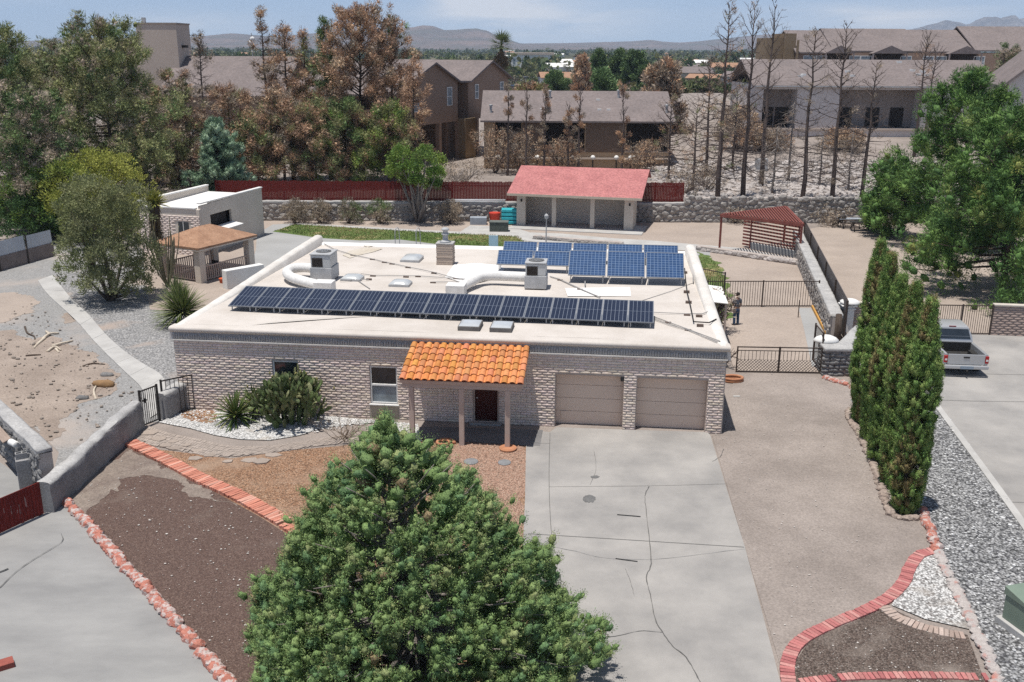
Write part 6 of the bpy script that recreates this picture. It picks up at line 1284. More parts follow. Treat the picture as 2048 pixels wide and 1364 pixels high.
# prickly pear
def prickly_pear():
    x, y = G(582, 858); t = thing('prickly_pear', 'tall prickly pear cactus covering part of the left window', 'cactus', (x, y+.55, 0)); g = np.random.default_rng(37); b = MB()
    def pad(p, d, s, w_, nrm, gen):
        q = g.uniform(.8, 1.15); base_ = np.array([(.15,.205,.085),(.18,.225,.105),(.125,.175,.065),(.24,.255,.13)][g.integers(4)])*q; b.col = tuple(base_); p, d = Vector(p), Vector(d).normalized(); nrm = Vector(nrm); nrm = (nrm - d*nrm.dot(d)).normalized(); sd = d.cross(nrm)
        N = 9; vs = []; 
        for k in range(N): a = 2*PI*k/N; r_ = Vector(p) + d*(s*.5*(1-math.cos(a))) + sd*(w_*.5*math.sin(a)*(.8+.25*(1-math.cos(a))/2)); vs.append(r_)
        c = p + d*s*.5; vs2 = [c + nrm*.035, c - nrm*.035]; b.add(vs+vs2, [(k, (k+1) % N, N) for k in range(N)] + [((k+1) % N, k, N+1) for k in range(N)])
        if gen > 0:
            for _ in range(g.integers(1, 4)):
                a = g.uniform(-1.0, 1.0); tip = c + d*s*.46*math.cos(a) + sd*w_*.46*math.sin(a); nd_ = d*math.cos(a*.8)+sd*math.sin(a*.8)+Vector(g.normal(size=3))*.28+Vector((0,0,.5)); pad(tip, nd_, s*g.uniform(.8, 1.05), w_*g.uniform(.8, 1.05), nrm+Vector(g.normal(size=3))*.6, gen-1)
    for k in range(26):
        az = g.uniform(0, 6.28); r_ = g.uniform(.1, 1.05); pad((r_*math.cos(az), r_*math.sin(az)*.7, .0), (math.cos(az)*.35, math.sin(az)*.28, 1), .43, .25, (g.normal(), g.normal(), 0), 5 if r_ < .45 else 4 if r_ < .8 else 2)
    b.build('pads', m_succ, t); b = MB()
    for k in range(40): az, z = g.uniform(0, 6.28), g.uniform(1.1, 2.1); b.rock((g.normal()*.6, g.normal()*.4, z), (.04,.04,.07), lo=True)
    b.build('fruit', M('cactus_fruit', (.30,.28,.10), (.24,.2,.09), scale=5), t)
prickly_pear()
def twiggy(name, label, cat, x, y, z0, h, sp, n, r, mat, seed, depth=2, up=.8, group=None, foliage=None):
    t = thing(name, label, cat, (x, y, z0), 0, group); g = np.random.default_rng(seed); b = MB()
    def grow(p, d, L, r_, k):
        q = p + d*L; limb(b, p, q, r_, r_*.45, 3, seed=int(g.integers(1e6)), sides=3 if r_ < .02 else 5)
        if k:
            for _ in range(g.integers(2, 5)): f = g.uniform(.3, 1.); dd = d + g.normal(size=3)*.55 + np.array([0, 0, .15]); grow(p+d*L*f, dd/np.linalg.norm(dd), L*g.uniform(.4, .7), r_*.5, k-1)
    for k in range(n): az = g.uniform(0, 6.28); d = np.array([math.cos(az)*sp, math.sin(az)*sp, up]); grow(np.array([g.normal()*.1, g.normal()*.1, 0]), d/np.linalg.norm(d), h*g.uniform(.5, .8), r, depth)
    b.build('branches', mat, t)
    if foliage:
        pal, nt_, tr_ = foliage; C_ = np.stack([g.normal(size=nt_)*h*sp*.45, g.normal(size=nt_)*h*sp*.45, h*g.uniform(.1, .95, nt_)], 1); P, A, S, c = tufts(C_, g.normal(size=(nt_,3))+np.array([0,0,.4]), tr_, 20, .22, .06, pick(g, pal, nt_), seed=seed); leaf_obj('foliage', P, A, S, c, m_dry, t)
    return t
x, y = G(690, 880); twiggy('dry_bush', 'leafless dry twiggy bush on the orange gravel beside the paver path', 'bush', x, y, 0, 1.5, .9, 16, .014, M('dry_twig', (.22,.165,.115), (.16,.12,.085), scale=8), 41, 2)
x, y = G(1448, 680); twiggy('dead_vine', 'gnarled grey dead vine trunk beside the right corner of the house', 'vine', x-.1, y+1.5, 0, 2.2, .35, 5, .12, m_deadbark, 42, 3, foliage=([(1,(.33,.28,.24)),(1,(.24,.19,.155))], 60, .2))
x, y = G(1460, 735); twiggy('dead_vine', 'low dark dead plant at the right front corner of the house', 'vine', x-.35, y, 0, 1.1, .6, 7, .05, m_deadbark, 43, 2)
# right: two big green pines on the neighbouring lot
PG = [(3,(.062,.115,.032)),(2,(.09,.15,.04)),(2,(.042,.085,.026)),(.5,(.115,.15,.045))]
pine('great bright green pine nearest the right picture edge', 2010, 55.5, 232, 6.2, mixp((4,PG),(1,[(1,(.125,.14,.04))])), 51, .15, 74, .85, .24, .04, .05, 1.4, .6, rise=.3, z=0., x=28.6, nleaf=120, shell=.4, heart=.42)
pine('tall deep green pine behind the great pine at the right', 1930, 70, 148, 6.6, PG, 52, .15, 74, .78, .26, .045, .06, 1.4, .8, rise=.4, z=0., x=32.2, nleaf=110, shell=.4, heart=.42)
pine('small low green pine at the stone wall left of the great pine', 1800, 75, 330, 3.0, PG, 53, .08, 40, .8, .24, .05, .02, 1.4, .5, z=0., nleaf=90, shell=.5, heart=.55)
# dead trees on the pale rock slope
DT = 'bare dead trees on the rock slope'
def dead(label, u, Y, vtop, R_, seed, bare, nl=46, pal=GREYN, start=.12, dens=.8, prof=.6, rise=.5, bark=None, lean=0.): return pine(label, u, Y, vtop, R_, pal, seed, start, int(nl*.8), dens*.45, .22, .035, .55+.45*bare, .7, prof, nleaf=40, heart=.15, group=DT, bark=bark or m_deadbark, rise=rise, name='dead_tree', mat=m_dry, lean=lean)
dead('tall dead tree with brown needles nearest the tan apartments', 1448, 83.5, 2, 3.0, 61, .35, 70, mixp((3,OLIVE),(3,GREYN),(2,DEADN)), .12, .9)
dead('tall thin bare tree with forked top right of the brown needled one', 1500, 85.5, 12, 2.6, 62, .8, 60, rise=1.)
dead('dead tree with two long bare tops and few leaves', 1535, 92, 4, 2.4, 63, .85, 50, rise=1.1)
dead('bare grey tree before the light apartment wall', 1622, 84, 58, 2.8, 64, .78, 62)
dead('bare tree with long rising branches right of the light wall', 1684, 84.5, 48, 3.0, 65, .8, 62, rise=.7)
dead('shorter bare tree nearest the green pine', 1744, 84, 118, 2.4, 66, .75, 52)
dead('thin dead tree with a brown leafy top before the long upper roof', 1842, 108, 78, 1.5, 67, .3, 40, mixp((2,GREYN),(2,DEADN)), .55, 1., .3, 1.)
dead('thin dead sapling behind the shorter bare tree', 1858, 111, 100, 1.3, 68, .6, 30, mixp((2,GREYN)), .5, .8, .3, 1.)
dead('low tangled dead tree at the left end of the rock slope', 1395, 88, 210, 2.4, 69, .5, 44, mixp((2,GREYN),(2,DEADN),(1,OLIVE)), .1, .9, .4)
dead('low tangled dead tree with drooping pale branches', 1560, 88, 250, 2.2, 70, .7, 44, GREYN, .1, .8, .4, -.3, m_greybark)
dead('low brown dead tree with drooping pale branches on the slope', 1590, 94, 200, 2.2, 71, .5, 44, mixp((3,GREYN),(1,DEADN)), .1, .8, .4, -.3, m_greybark)
dead('low grey dead tree at the slope between two tall bare ones', 1655, 92, 262, 2.0, 72, .45, 40, GREYN, .1, .8, .4, -.2, m_greybark)
dead('low grey dead tree with pale boughs beside the green pine', 1715, 90, 262, 2.2, 73, .5, 40, GREYN, .1, .8, .4, -.2, m_greybark)
# slender dead saplings and dry vines in front of the tan apartments
SV = 'slender dead saplings before the tan apartments'
for k, (u, vt, lab) in enumerate(((1052, 178, 'slender dead sapling before the left tan balcony'), (1090, 186, 'slender dead sapling with curved shoots before the tan wall'), (1158, 165, 'tallest slender dead sapling before the middle tan balcony'), (1140, 215, 'shorter slender dead sapling left of the tallest'), (1250, 182, 'slender dead sapling before the right tan balcony'), (1015, 190, 'slender dead sapling at the left end of the tan roof'))):
    pine(lab, u, 98, vt, .95, mixp((2,GREYN),(2,DEADN)), 80+k, .15, 26, .8, .22, .05, .55, .7, .7, group=SV, bark=m_deadbark, rise=1.6, name='dead_sapling', mat=m_dry)
for k, (u, h, lab) in enumerate(((990, 4.6, 'dense brown dry vine mass at the left end of the tan apartments'), (1040, 4.2, 'brown dry vine mass before the left tan balcony'), (1125, 3.6, 'brown dry vine mass below the middle tan balcony'), (1290, 3.2, 'brown dry vine mass before the right tan balcony'))):
    x = ZA(u, 300, 100)[0]; twiggy('dry_vine', lab, 'vine', x, 100.+k*.3, 1.5, h, .55, 12, .05, m_deadbark, 90+k, 2, foliage=(mixp((2,DEADN),(2,GREYN),(1,[(1,(.10,.07,.055))])), 150, .3))
for k, (u, Y, h, lab) in enumerate(((895, 88, 2.6, 'bare grey scrub behind the young leafy tree'), (925, 92, 2.2, 'bare pale scrub below the brick pillar of the brown building'), (1370, 86, 2.6, 'dark dry scrub right of the tan apartments'), (1420, 90, 2.4, 'dry scrub at the foot of the brown needled dead tree'))):
    x = ZA(u, 300, Y)[0]; twiggy('dry_scrub', lab, 'bush', x, Y, TZ(x, Y), h, .9, 12, .04, m_greybark if k < 2 else m_deadbark, 100+k, 2, foliage=(GREYN, 50, .25))
# shrubs along the back stone wall
for k, (u, lab, pal) in enumerate(((590, 'dim grey green shrub at the back stone wall, far left of the row', GREYN), (640, 'dark shrub at the back stone wall beside the far left one', GREYN), (698, 'small dark shrub at the back stone wall left of the leafy tree', DKG), (760, 'dark green shrub under the leafy tree at the back wall', DKG), (900, 'dry grey shrub at the back wall right of the leafy tree', GREYN))):
    x, y = ZA(u, 436, 78.6)[0], 78.6; bushy(lab, x, y, 0, 1.9, 1.0, mixp((1,pal),(1,GREYN)), 110+k, 7, .5, 16, 22, .17, .05, 'wall_shrub', 'bush', .05, .24, .1, group='shrubs along the back stone wall')
x, y = G(1480, 452); y = 78.4; twiggy('dry_scrub', 'dark twiggy scrub at the foot of the grey stone wall left of the pergola', 'bush', x, y+1.4, 0, 1.3, 1., 12, .03, m_deadbark, 121, 2, foliage=(GREYN, 40, .2)); x, y = G(1640, 440)[0], 78.6; twiggy('dry_scrub', 'dark twiggy scrub at the stone wall right of the pergola', 'bush', x, y, 0, 1.5, 1., 12, .03, m_deadbark, 122, 2, foliage=(GREYN, 40, .2))
# grass tufts on the lawn
def grass(name, poly, n, seed, z=.03):
    g = np.random.default_rng(seed); P = np.array(GP(poly)); pts = []
    while len(pts) < n:
        c = g.uniform(P.min(0), P.max(0)); ins = False; j = len(P)-1
        for i in range(len(P)):
            if (P[i][1] > c[1]) != (P[j][1] > c[1]) and c[0] < (P[j][0]-P[i][0])*(c[1]-P[i][1])/(P[j][1]-P[i][1])+P[i][0]: ins = not ins
            j = i
        if ins: pts.append(c)
    pts = np.array(pts); N = len(pts); Pb = np.column_stack([pts, np.full(N, z)]); A = np.column_stack([g.normal(size=(N,2))*.04, g.uniform(.05, .11, N)]); a = g.uniform(0, 6.28, N); S = np.column_stack([np.cos(a), np.sin(a), 0*a])*.025
    dry = (np.sin(pts[:,0]*.5+2)+np.sin(pts[:,1]*.9+pts[:,0]*.3)+g.normal(size=N)*.6) > 1.0; c = np.where(dry[:,None], np.array([.40,.31,.16]), np.array([.10,.155,.04]))*g.uniform(.8, 1.2, (N,1))
    struct(leaf_obj(name, Pb, A, S, c, m_leaf, None), 'stuff')
grass('grass', [(548,463),(594,449),(845,464),(1035,473),(1056,485),(1046,496),(960,494),(880,489),(800,479),(720,481),(640,476)], 9000, 131); grass('grass', [(1392,514),(1418,518),(1436,532),(1448,560),(1458,600),(1452,636),(1392,636)], 1800, 132)
# ================= buildings beyond, far town, mountains =================
def wall_uv(u, v, A, B):
    """measured point on the vertical plane through A and B: distance along and height"""
    d = ray(u, v); ax, ay = B[0]-A[0], B[1]-A[1]; L = math.hypot(ax, ay); ax /= L; ay /= L; nx, ny = -ay, ax; t = (A[0]*nx+A[1]*ny)/(d[0]*nx+d[1]*ny); x, y = d[0]*t, d[1]*t; return ((x-A[0])*ax+(y-A[1])*ay, H+d[2]*t)
def part_box(th, name, mat, *bx, bevel=0):
    for q in bx: b = MB(); b.box(*q); o = b.build(name, mat, th, bevel=bevel)
    return o
def win(th, x0, x1, z0, z1, y=-.02, mull=True, fmat=None):
    b = MB(); t = .09; b.box(x0-t, x0, y-.05, y, z0-t, z1+t); b.box(x1, x1+t, y-.05, y, z0-t, z1+t); b.box(x0, x1, y-.05, y, z1, z1+t); b.box(x0, x1, y-.05, y, z0-t, z0); w_ = None
    if mull: zm = (z0+z1)/2; b.box(x0, x1, y-.05, y, zm-.04, zm+.04)
    o = b.build('window', fmat or m_white, th); g = MB(); g.box(x0, x1, y-.02, y-.005, z0, z1); g.build('pane', m_glass2, o); return o
def gable_roof(th, x0, x1, y0, y1, zr, ze, yr, mat, over=.4, th_=.18, name='roof'):
    b = MB(); a = (x0-over, x1+over); s0 = (zr-ze)/(yr-y0); s1 = (zr-ze)/(y1-yr); pts = [(y0-over, ze-over*s0), (yr, zr), (y1+over, ze-over*s1)]
    for (ya, za), (yb, zb) in zip(pts, pts[1:]): b.hexa([(a[0],ya,za),(a[1],ya,za),(a[1],yb,zb),(a[0],yb,zb),(a[0],ya,za+th_),(a[1],ya,za+th_),(a[1],yb,zb+th_),(a[0],yb,zb+th_)])
    return b.build(name, mat, th)
# tan apartments behind the pavilion
def tan_block():
    Y = 104.; xl, xr = ZA(968, 300, Y)[0], ZA(1340, 300, Y)[0]; t = thing('apartment_house', 'tan two storey apartment house with dark balconies and brown grey roof', 'apartment house', (xl, Y, 1.5), -.012); W = xr-xl; D = 13.; ze, zr = 4.9, 7.55; g0 = 0
    bal = [(.06,.20),(.33,.54),(.76,.985)]; b = MB(); xs = sorted({0, W, *[W*q for p in bal for q in p]})
    for a, c in zip(xs, xs[1:]):
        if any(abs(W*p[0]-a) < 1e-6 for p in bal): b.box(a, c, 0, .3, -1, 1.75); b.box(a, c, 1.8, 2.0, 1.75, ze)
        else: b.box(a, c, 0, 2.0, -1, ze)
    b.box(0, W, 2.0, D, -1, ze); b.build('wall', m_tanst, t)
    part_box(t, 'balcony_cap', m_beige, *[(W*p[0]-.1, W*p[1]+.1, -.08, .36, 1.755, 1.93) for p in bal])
    part_box(t, 'balcony_shade', m_dark, *[(W*p[0]+.02, W*p[1]-.02, 1.70, 1.79, 1.76, ze-.05) for p in bal]); part_box(t, 'eave_shade_sheet', M('eave_shade_brown', (.22,.155,.115), (.19,.135,.1), scale=1), (W*.205, W*.325, -.06, -.002, 1.75, ze-.02), (W*.545, W*.755, -.06, -.002, 1.75, ze-.02))  # recess shade and roof shade put in as dark and brown sheets
    d = part_box(t, 'door', m_door, (W*.86, W*.92, -.03, -.003, -1., 1.15)); part_box(t, 'door_surround', m_dark, (W*.835, W*.855, -.05, -.003, -1, 1.2))
    b = MB(); b.box(0, W, -.5, -.0, 1.05, 1.2); b.build('ledge', m_beige, t)
    rf = gable_roof(t, 0, W, -.3, D, zr, ze+.05, 6.4, m_greysh, .35)
    for f, yy in ((.035, 1.2), (.345, 1.5), (.98, 1.4), (.355, 4.6), (.735, 4.8)):
        z = ze + (zr-ze)*(yy+.3)/6.7; m_ = MB(); m_.lathe([(.13,-.2),(.13,.75),(.2,.76),(.2,.9),(.05,.95)], (W*f, yy, z+.1), 8); m_.build('vent_pipe', m_galv, t)
    for f, yy in ((.62, 1.9), (.62, 4.2), (.67, 1.9), (.31, 1.9)): z = ze + (zr-ze)*(yy+.3)/6.7; m_ = MB(); m_.box(W*f-.2, W*f+.2, yy-.15, yy+.15, z+.12, z+.32); m_.build('roof_vent', m_white, t)
    for k, f in enumerate((.075, .285, .47, .58, .705, .78, .80)):
        l = thing('garden_lamp', 'small lamp with a pale globe before the tan apartments, %s from the left' % ORD[k], 'lamp', (xl+W*f, Y-1.6, 1.5), 0, 'pale globe lamps before the tan apartments'); q = MB(); q.tube([(0,0,0),(0,0,1.15)], .07, 6); q.build('pole', m_iron, l); q = MB(); q.lathe([(.1,1.15),(.24,1.25),(.26,1.4),(.16,1.55),(.02,1.6)], n=10); q.build('globe', m_white, l, smooth=True)
tan_block()
# brown gabled building: one long wall running away to the right
def brown_block():
    A, B = (ZA(760, 300, 100)[0], 100.), (ZA(1017, 300, 124)[0], 124.); t = thing('apartment_house', 'dark brown apartment house with two gables above an open carport', 'apartment house', (*A, 1.5), math.atan2(B[1]-A[1], B[0]-A[0])); q = lambda u, v: (lambda r: (r[0], r[1]-1.5))(wall_uv(u, v, A, B))
    e0, p1, v1, v2, p2, e1 = q(790,188), q(866,128), q(915,165), q(936,165), q(980,124), q(1014,152); L = q(1016,200)[0]; zb0, zb1 = q(800,262)[1], q(1005,226)[1]; D = 14.
    def front(pts, y0, y1):
        b = MB(); n = len(pts); vs = [(x, y0, z) for x, z in pts]+[(x, y1, z) for x, z in pts]; b.add(vs, [tuple(range(n)), tuple(range(2*n-1, n-1, -1))]+[(i, n+i, n+(i+1) % n, (i+1) % n) for i in range(n)]); return b
    xl = q(786,260)[0]; zb = (zb0+zb1)/2
    front([(xl, zb), (v1[0], zb), (v1[0], v1[1]), p1, (xl, e0[1])], 0, D).build('wall', m_brwall, t); front([(v2[0], zb), (L, zb), (L, e1[1]), p2, v2], 0, D).build('wall', m_brwall, t); part_box(t, 'stair_recess', m_brwall, (v1[0], v2[0], 1.6, D, -1.5, v1[1]))
    b = MB(); th_ = .2
    for (xa, za), (xp, zp), (xb, zb_) in (((xl-.4, e0[1]-.3), p1, v1), (v2, p2, (L+.4, e1[1]-.35))):
        for (x0, z0), (x1, z1) in (((xa, za), (xp, zp)), ((xp, zp), (xb, zb_))): b.hexa([(x0,-.45,z0),(x1,-.45,z1),(x1,D,z1),(x0,D,z0),(x0,-.45,z0+th_),(x1,-.45,z1+th_),(x1,D,z1+th_),(x0,D,z0+th_)])
    b.hexa([(v1[0],-.4,v1[1]),(v2[0],-.4,v2[1]),(v2[0],D,v2[1]),(v1[0],D,v1[1]),(v1[0],-.4,v1[1]+.19),(v2[0],-.4,v2[1]+.19),(v2[0],D,v2[1]+.19),(v1[0],D,v1[1]+.19)]); b.build('roof', m_greysh, t)
    part_box(t, 'carport_shade', m_dark, (xl, L, 5., 5.3, -1.5, zb)); n = 6  # dark back sheet stands in for the carport's shade
    for k in range(n): x = xl+(L-xl)*(k+.2)/n; part_box(t, 'carport_post', m_brwall, (x-.25, x+.25, .0, .5, -1.5, zb))
    x0, x1 = q(917,240)[0], q(938,240)[0]; part_box(t, 'brick_pillar', m_ocre, (x0, x1, -.9, .1, -1.5, q(925,236)[1]))
    for u0, u1, va, vb in ((894,903,176,209),(950,956,170,196),(1000,1006,165,184),(826,838,200,222)): a, c = q(u0, va), q(u1, vb); win(t, a[0], c[0], c[1], a[1])
brown_block()
def left_block():
    Y = 116.; xl, xr = ZA(318, 150, Y)[0], ZA(560, 150, Y)[0]; t = thing('apartment_house', 'low brown apartment house with long grey roof behind the left pines', 'apartment house', (xl, Y, 1.5), .0); W = xr-xl; ze = ZA(430, 190, Y)[1]-1.5; zr = ZA(430, 115, Y+9)[1]-1.5
    part_box(t, 'wall', m_brwall, (0, W, 0, 16, -1.5, ze)); gable_roof(t, 0, W, 0, 18, zr, ze, 9., m_greysh, .5); 
    for x in np.linspace(1.5, W-1.5, 6): win(t, x-.5, x+.5, 1.2, 2.8); win(t, x-.5, x+.5, -1., .4)
    z = zr+.1; a = thing('roof_aerial', 'white dish aerial mast standing on the long grey roof', 'aerial', (xl+W*.62, Y+9, 1.5+zr), 0); b = MB(); b.tube([(0,0,0),(0,0,2.9)], .06, 6); b.build('mast', m_galv, a); b = MB()
    b.blob((.12,-.1,2.2), (.3,.15,.3)); b.blob((-.15,-.1,1.8), (.24,.12,.24)); b.blob((.1,-.1,1.45), (.2,.1,.22)); b.build('dish', m_white, a, smooth=True)
left_block()
def tower():
    Y = 122.; x0, x1 = ZA(276, 100, Y)[0], ZA(356, 100, Y)[0]; t = thing('tower', 'plain beige stucco stair tower rising above the left pines', 'tower', (x0, Y, 1.0)); h = ZA(315, 48, Y)[1]-1.; part_box(t, 'shaft', m_beige, (0, x1-x0, 0, 5, -1, h)); part_box(t, 'coping', M('coping', (.34,.28,.235), (.3,.25,.21), scale=1), (-.08, x1-x0+.08, -.08, 5.08, h+.002, h+.16)); part_box(t, 'annex', m_beige, (-5.6, -.02, 1, 6, -1, h-1.6)); b = MB(); b.box(x1-x0+.002, x1-x0+.6, 1.5, 2.1, h-2.7, h-2.4); b.build('bracket', m_dark, t)
    b = MB(); b.box(.4, .8, 1., 1.4, h+.16, h+.75); b.build('roof_box', m_galv, t)
tower()
# long grey apartments on the right, in two terraces
def right_lower():
    Y = 125.; xl, xr = ZA(1512, 170, Y)[0], ZA(1995, 170, Y)[0]; t = thing('apartment_house', 'long pale lower terrace of apartments with grey roof behind the dead trees', 'apartment house', (xl, Y, 3.)); W = xr-xl; X = lambda u: ZA(u, 200, Y)[0]-xl; ze = ZA(1700, 171, Y)[1]-3; zr = ZA(1700, 122, Y+7)[1]-3
    rec = [(X(1526),X(1594)),(X(1681),X(1846))]; b = MB(); xs = sorted({0, W, *[q for p in rec for q in p]})
    for a, c in zip(xs, xs[1:]):
        if any(abs(p[0]-a) < 1e-6 for p in rec): b.box(a, c, 0, .3, -2, 1.2); b.box(a, c, 3., 3.2, 1.2, ze); b.box(a, c, 0, .3, ze-.5, ze)
        else: b.box(a, c, 0, 3., -2, ze)
    b.box(0, W, 3.2, 14, -2, ze); b.build('wall', m_grwall, t); part_box(t, 'balcony_back', m_shadewall, *[(p[0]+.02, p[1]-.02, 2.85, 2.98, 1.2, ze-.52) for p in rec]); part_box(t, 'balcony_door', m_dark, *[(p[0]+(p[1]-p[0])*f, p[0]+(p[1]-p[0])*f+1.7, 2.78, 2.84, 1.2, 3.6) for p, fs in zip(rec, ((.1,.55),(.08,.42,.72))) for f in fs]); part_box(t, 'ledge', m_beige, (0, W, -.25, -.003, 1.0, 1.2))
    part_box(t, 'gutter', m_galv, (-.4, W+.4, -.62, -.5, ze-.2, ze-.06)); gable_roof(t, 0, W, 0, 14, zr, ze, 7., m_greysh, .5)
    for f, yy in ((.2, 2.), (.215, 2.4), (.42, 2.2), (.41, 3.4), (.69, 3.8), (.73, 3.5), (.70, 2.6), (.735, 2.5), (.66, 6.2)): z = ze+(zr-ze)*yy/7; b = MB(); b.box(W*f-.3, W*f+.3, yy-.2, yy+.2, z+.1, z+.36); b.build('roof_vent', m_white, t)
right_lower()
def right_upper():
    Y = 141.; xl, xr = ZA(1596, 90, Y)[0], ZA(2140, 90, Y)[0]; t = thing('apartment_house', 'long brown upper terrace of apartments with small porch gables on the skyline', 'apartment house', (xl, Y, 5.)); W = xr-xl; X = lambda u: ZA(u, 90, Y)[0]-xl; ze = ZA(1700, 105, Y)[1]-5; zr = ZA(1700, 62, Y+7)[1]-5
    part_box(t, 'wall', m_brwall, (0, W, 0, 14, -3, ze)); 
    for (a, c, dz) in ((0, X(1668), -.1), (X(1668)+.02, X(1845), .16), (X(1845)+.02, X(1952), .05), (X(1952)+.02, W, .55)): gable_roof(t, a, c, 0, 14, zr+dz, ze+dz*.4, 7., m_greysh, .3 if a == 0 else .0)
    for k, u in enumerate((1675, 1775, 1925)):
        x = X(u); hw = (2.1, 2.5, 2.4)[k]; b = MB(); b.add([(x-hw,-1.6,ze-.1),(x+hw,-1.6,ze-.1),(x,-1.6,ze+.95),(x-hw,.4,ze-.1),(x+hw,.4,ze-.1),(x,1.6,ze+.95)], [(0,1,2),(0,2,5,3),(1,4,5,2),(0,3,4,1)]); b.build('porch_gable', m_greysh, t); part_box(t, 'porch_opening_shade', m_dark, (x-hw+.3, x+hw-.3, -.05, -.002, -1, ze-.15)); part_box(t, 'porch_post', m_trimt, (x-hw+.1, x-hw+.28, -1.5, -1.3, -1, ze-.1)); part_box(t, 'porch_post', m_trimt, (x+hw-.28, x+hw-.1, -1.5, -1.3, -1, ze-.1))  # dark sheets on the wall stand in for shade below the gables
    for u in (1620, 1645, 1712, 1735, 1815, 1860, 1885, 1962): win(t, X(u)-.7, X(u)+.7, ze-1.9, ze-.5)
    part_box(t, 'end_tower', m_ocre, (X(1540), X(1575)-.02, 2, 8, -3, ze+1.9), (X(1575), -.02, 1, 9, -3, ze+2.5)); part_box(t, 'end_wall', m_ocre, (-.2, -.005, -.6, .0, -3, ze+1.6))
right_upper()
def right_near():
    Y = 88.; x0 = ZA(2016, 180, Y)[0]; t = thing('stucco_house', 'pale stucco gable house wall cut by the right picture edge', 'house', (x0, Y, 1.5), -.25); h0 = ZA(2016, 165, Y)[1]-1.5; h1 = ZA(2060, 105, Y)[1]-1.5
    b = MB(); p = [(0,-1.5),(9,-1.5),(9,h0),(4.5,h1+1.4),(0,h0)]; vs = [(x,0,z) for x, z in p]+[(x,9,z) for x, z in p]; b.add(vs, [(0,1,2,3,4),(9,8,7,6,5)]+[(i,5+i,5+(i+1)%5,(i+1)%5) for i in range(5)]); b.build('wall', m_grwall, t); b = MB()
    for (xa, za), (xb, zb) in (((-.6,h0-.5),(4.5,h1+1.45)),((4.5,h1+1.45),(9.6,h0-.5))): b.hexa([(xa,-.4,za),(xb,-.4,zb),(xb,9.4,zb),(xa,9.4,za),(xa,-.4,za+.25),(xb,-.4,zb+.25),(xb,9.4,zb+.25),(xa,9.4,za+.25)])
    b.build('roof', m_greysh, t)
right_near()
pine('dark ivy covered tree at the end of the long lower terrace', 2012, 112, 95, 2.4, mixp((2,DKG),(2,GREYN)), 151, .2, 40, 1.1, prof=.3)
# pale rock slope behind the wall
g = np.random.default_rng(9); b = MB()
for k in range(3200):
    x, y = g.uniform(13.5, 48), 81.2+24*g.random()**1.3; r = g.uniform(.10, .34); b.rock((x, y, TZ(x, y)+r*.2), (r*1.2, r, r*.7), lo=True, jit=.25)
struct(b.build('rock_slope', m_rockpale), 'stuff')
for k, (u, v, s, lab) in enumerate(((1525, 300, 1., 'grey air conditioner box at the left of the rock slope'),)):
    x = ZA(u, v, 100)[0]; o = bev('cooling_box', lab, 'air conditioner', u, v, (1.1, 1., 1.2), m_galv); o.location = (x, 100., TZ(x, 100.))
# palm
def palm():
    Y = 152.; x = ZA(1002, 100, Y)[0]; t = thing('palm_tree', 'fan palm with a skirt of dead fronds on the skyline', 'palm', (x, Y, 0)); h = ZA(1002, 92, Y)[1]; g = np.random.default_rng(12); b = MB(); b.tube([(0,0,0),(.1,0,h*.5),(0,0,h)], [.35,.26,.24], 8); b.build('trunk', m_bark, t, smooth=True); b = MB()
    for dead_ in (0, 1):
        for k in range(70):
            az = g.uniform(0, 6.28); el = g.uniform(-.3, 1.4) if not dead_ else g.uniform(-1.45, -.95); L = g.uniform(1.9, 2.8) if not dead_ else g.uniform(1.4, 3.); o = Vector((0, 0, h-(.0 if not dead_ else g.uniform(0, 1.6)))); d = Vector((math.cos(az)*math.cos(el), math.sin(az)*math.cos(el), math.sin(el))); s = Vector((-math.sin(az), math.cos(az), 0)); b.col = tuple(np.array((.16,.20,.10) if not dead_ else (.19,.135,.085))*g.uniform(.75, 1.25))
            for q in np.linspace(-.75, .75, 7): p = o+d*L*.45; e = o+(d*math.cos(q)+s*math.sin(q))*L; e.z -= .15*L*abs(q); w_ = s*.1; b.add([p-w_, p+w_, e], [(0,1,2)])
            b.add([o-s*.03, o+s*.03, o+d*L*.5+s*.03, o+d*L*.5-s*.03], [(0,1,2,3)])
    b.build('fronds', m_leaf, t)
palm()
# mid distance trees
MT = 'trees between the apartments and the town'
for k, (u, Y, vt, r, pal, lab) in enumerate(((1112, 210, 150, 3.4, DKG, 'dark green tree left of the pointed far trees'), (1156, 240, 138, 3.0, mixp((1,OLIVE),(1,GREYN)), 'dull tree between the white hall and the pointed trees'), (1196, 250, 104, 3.2, DKG, 'pointed dark far tree, left one of the dark group'), (1235, 255, 104, 4.4, DKG, 'dark rounded far tree in the middle of the dark group'), (1266, 245, 108, 4.6, DKG, 'dark rounded far tree, right one of the dark group'), (1160, 165, 120, 1.6, mixp((2,DEADN),(1,GREYN)), 'rust brown dead tree rising behind the tan roof'), (1205, 170, 145, 3., [(1,(.09,.14,.06))], 'light green tree behind the tan roof'), (1325, 130, 130, 3.6, mixp((1,DEADN),(2,GREYN)), 'brown dying tree behind the right end of the tan roof'), (1060, 150, 176, 4.0, mixp((1,OLIVE),(1,DEADN)), 'brownish bush row behind the left end of the tan roof'))):
    pine(lab, u, Y, vt, r, pal, 160+k, .06, 40, .9, ln=.6, wd=.16, bare=.03, prof=.5, top=1.9, group=MT, z=TZ(ZA(u, 200, Y)[0], Y), name='distant_tree')
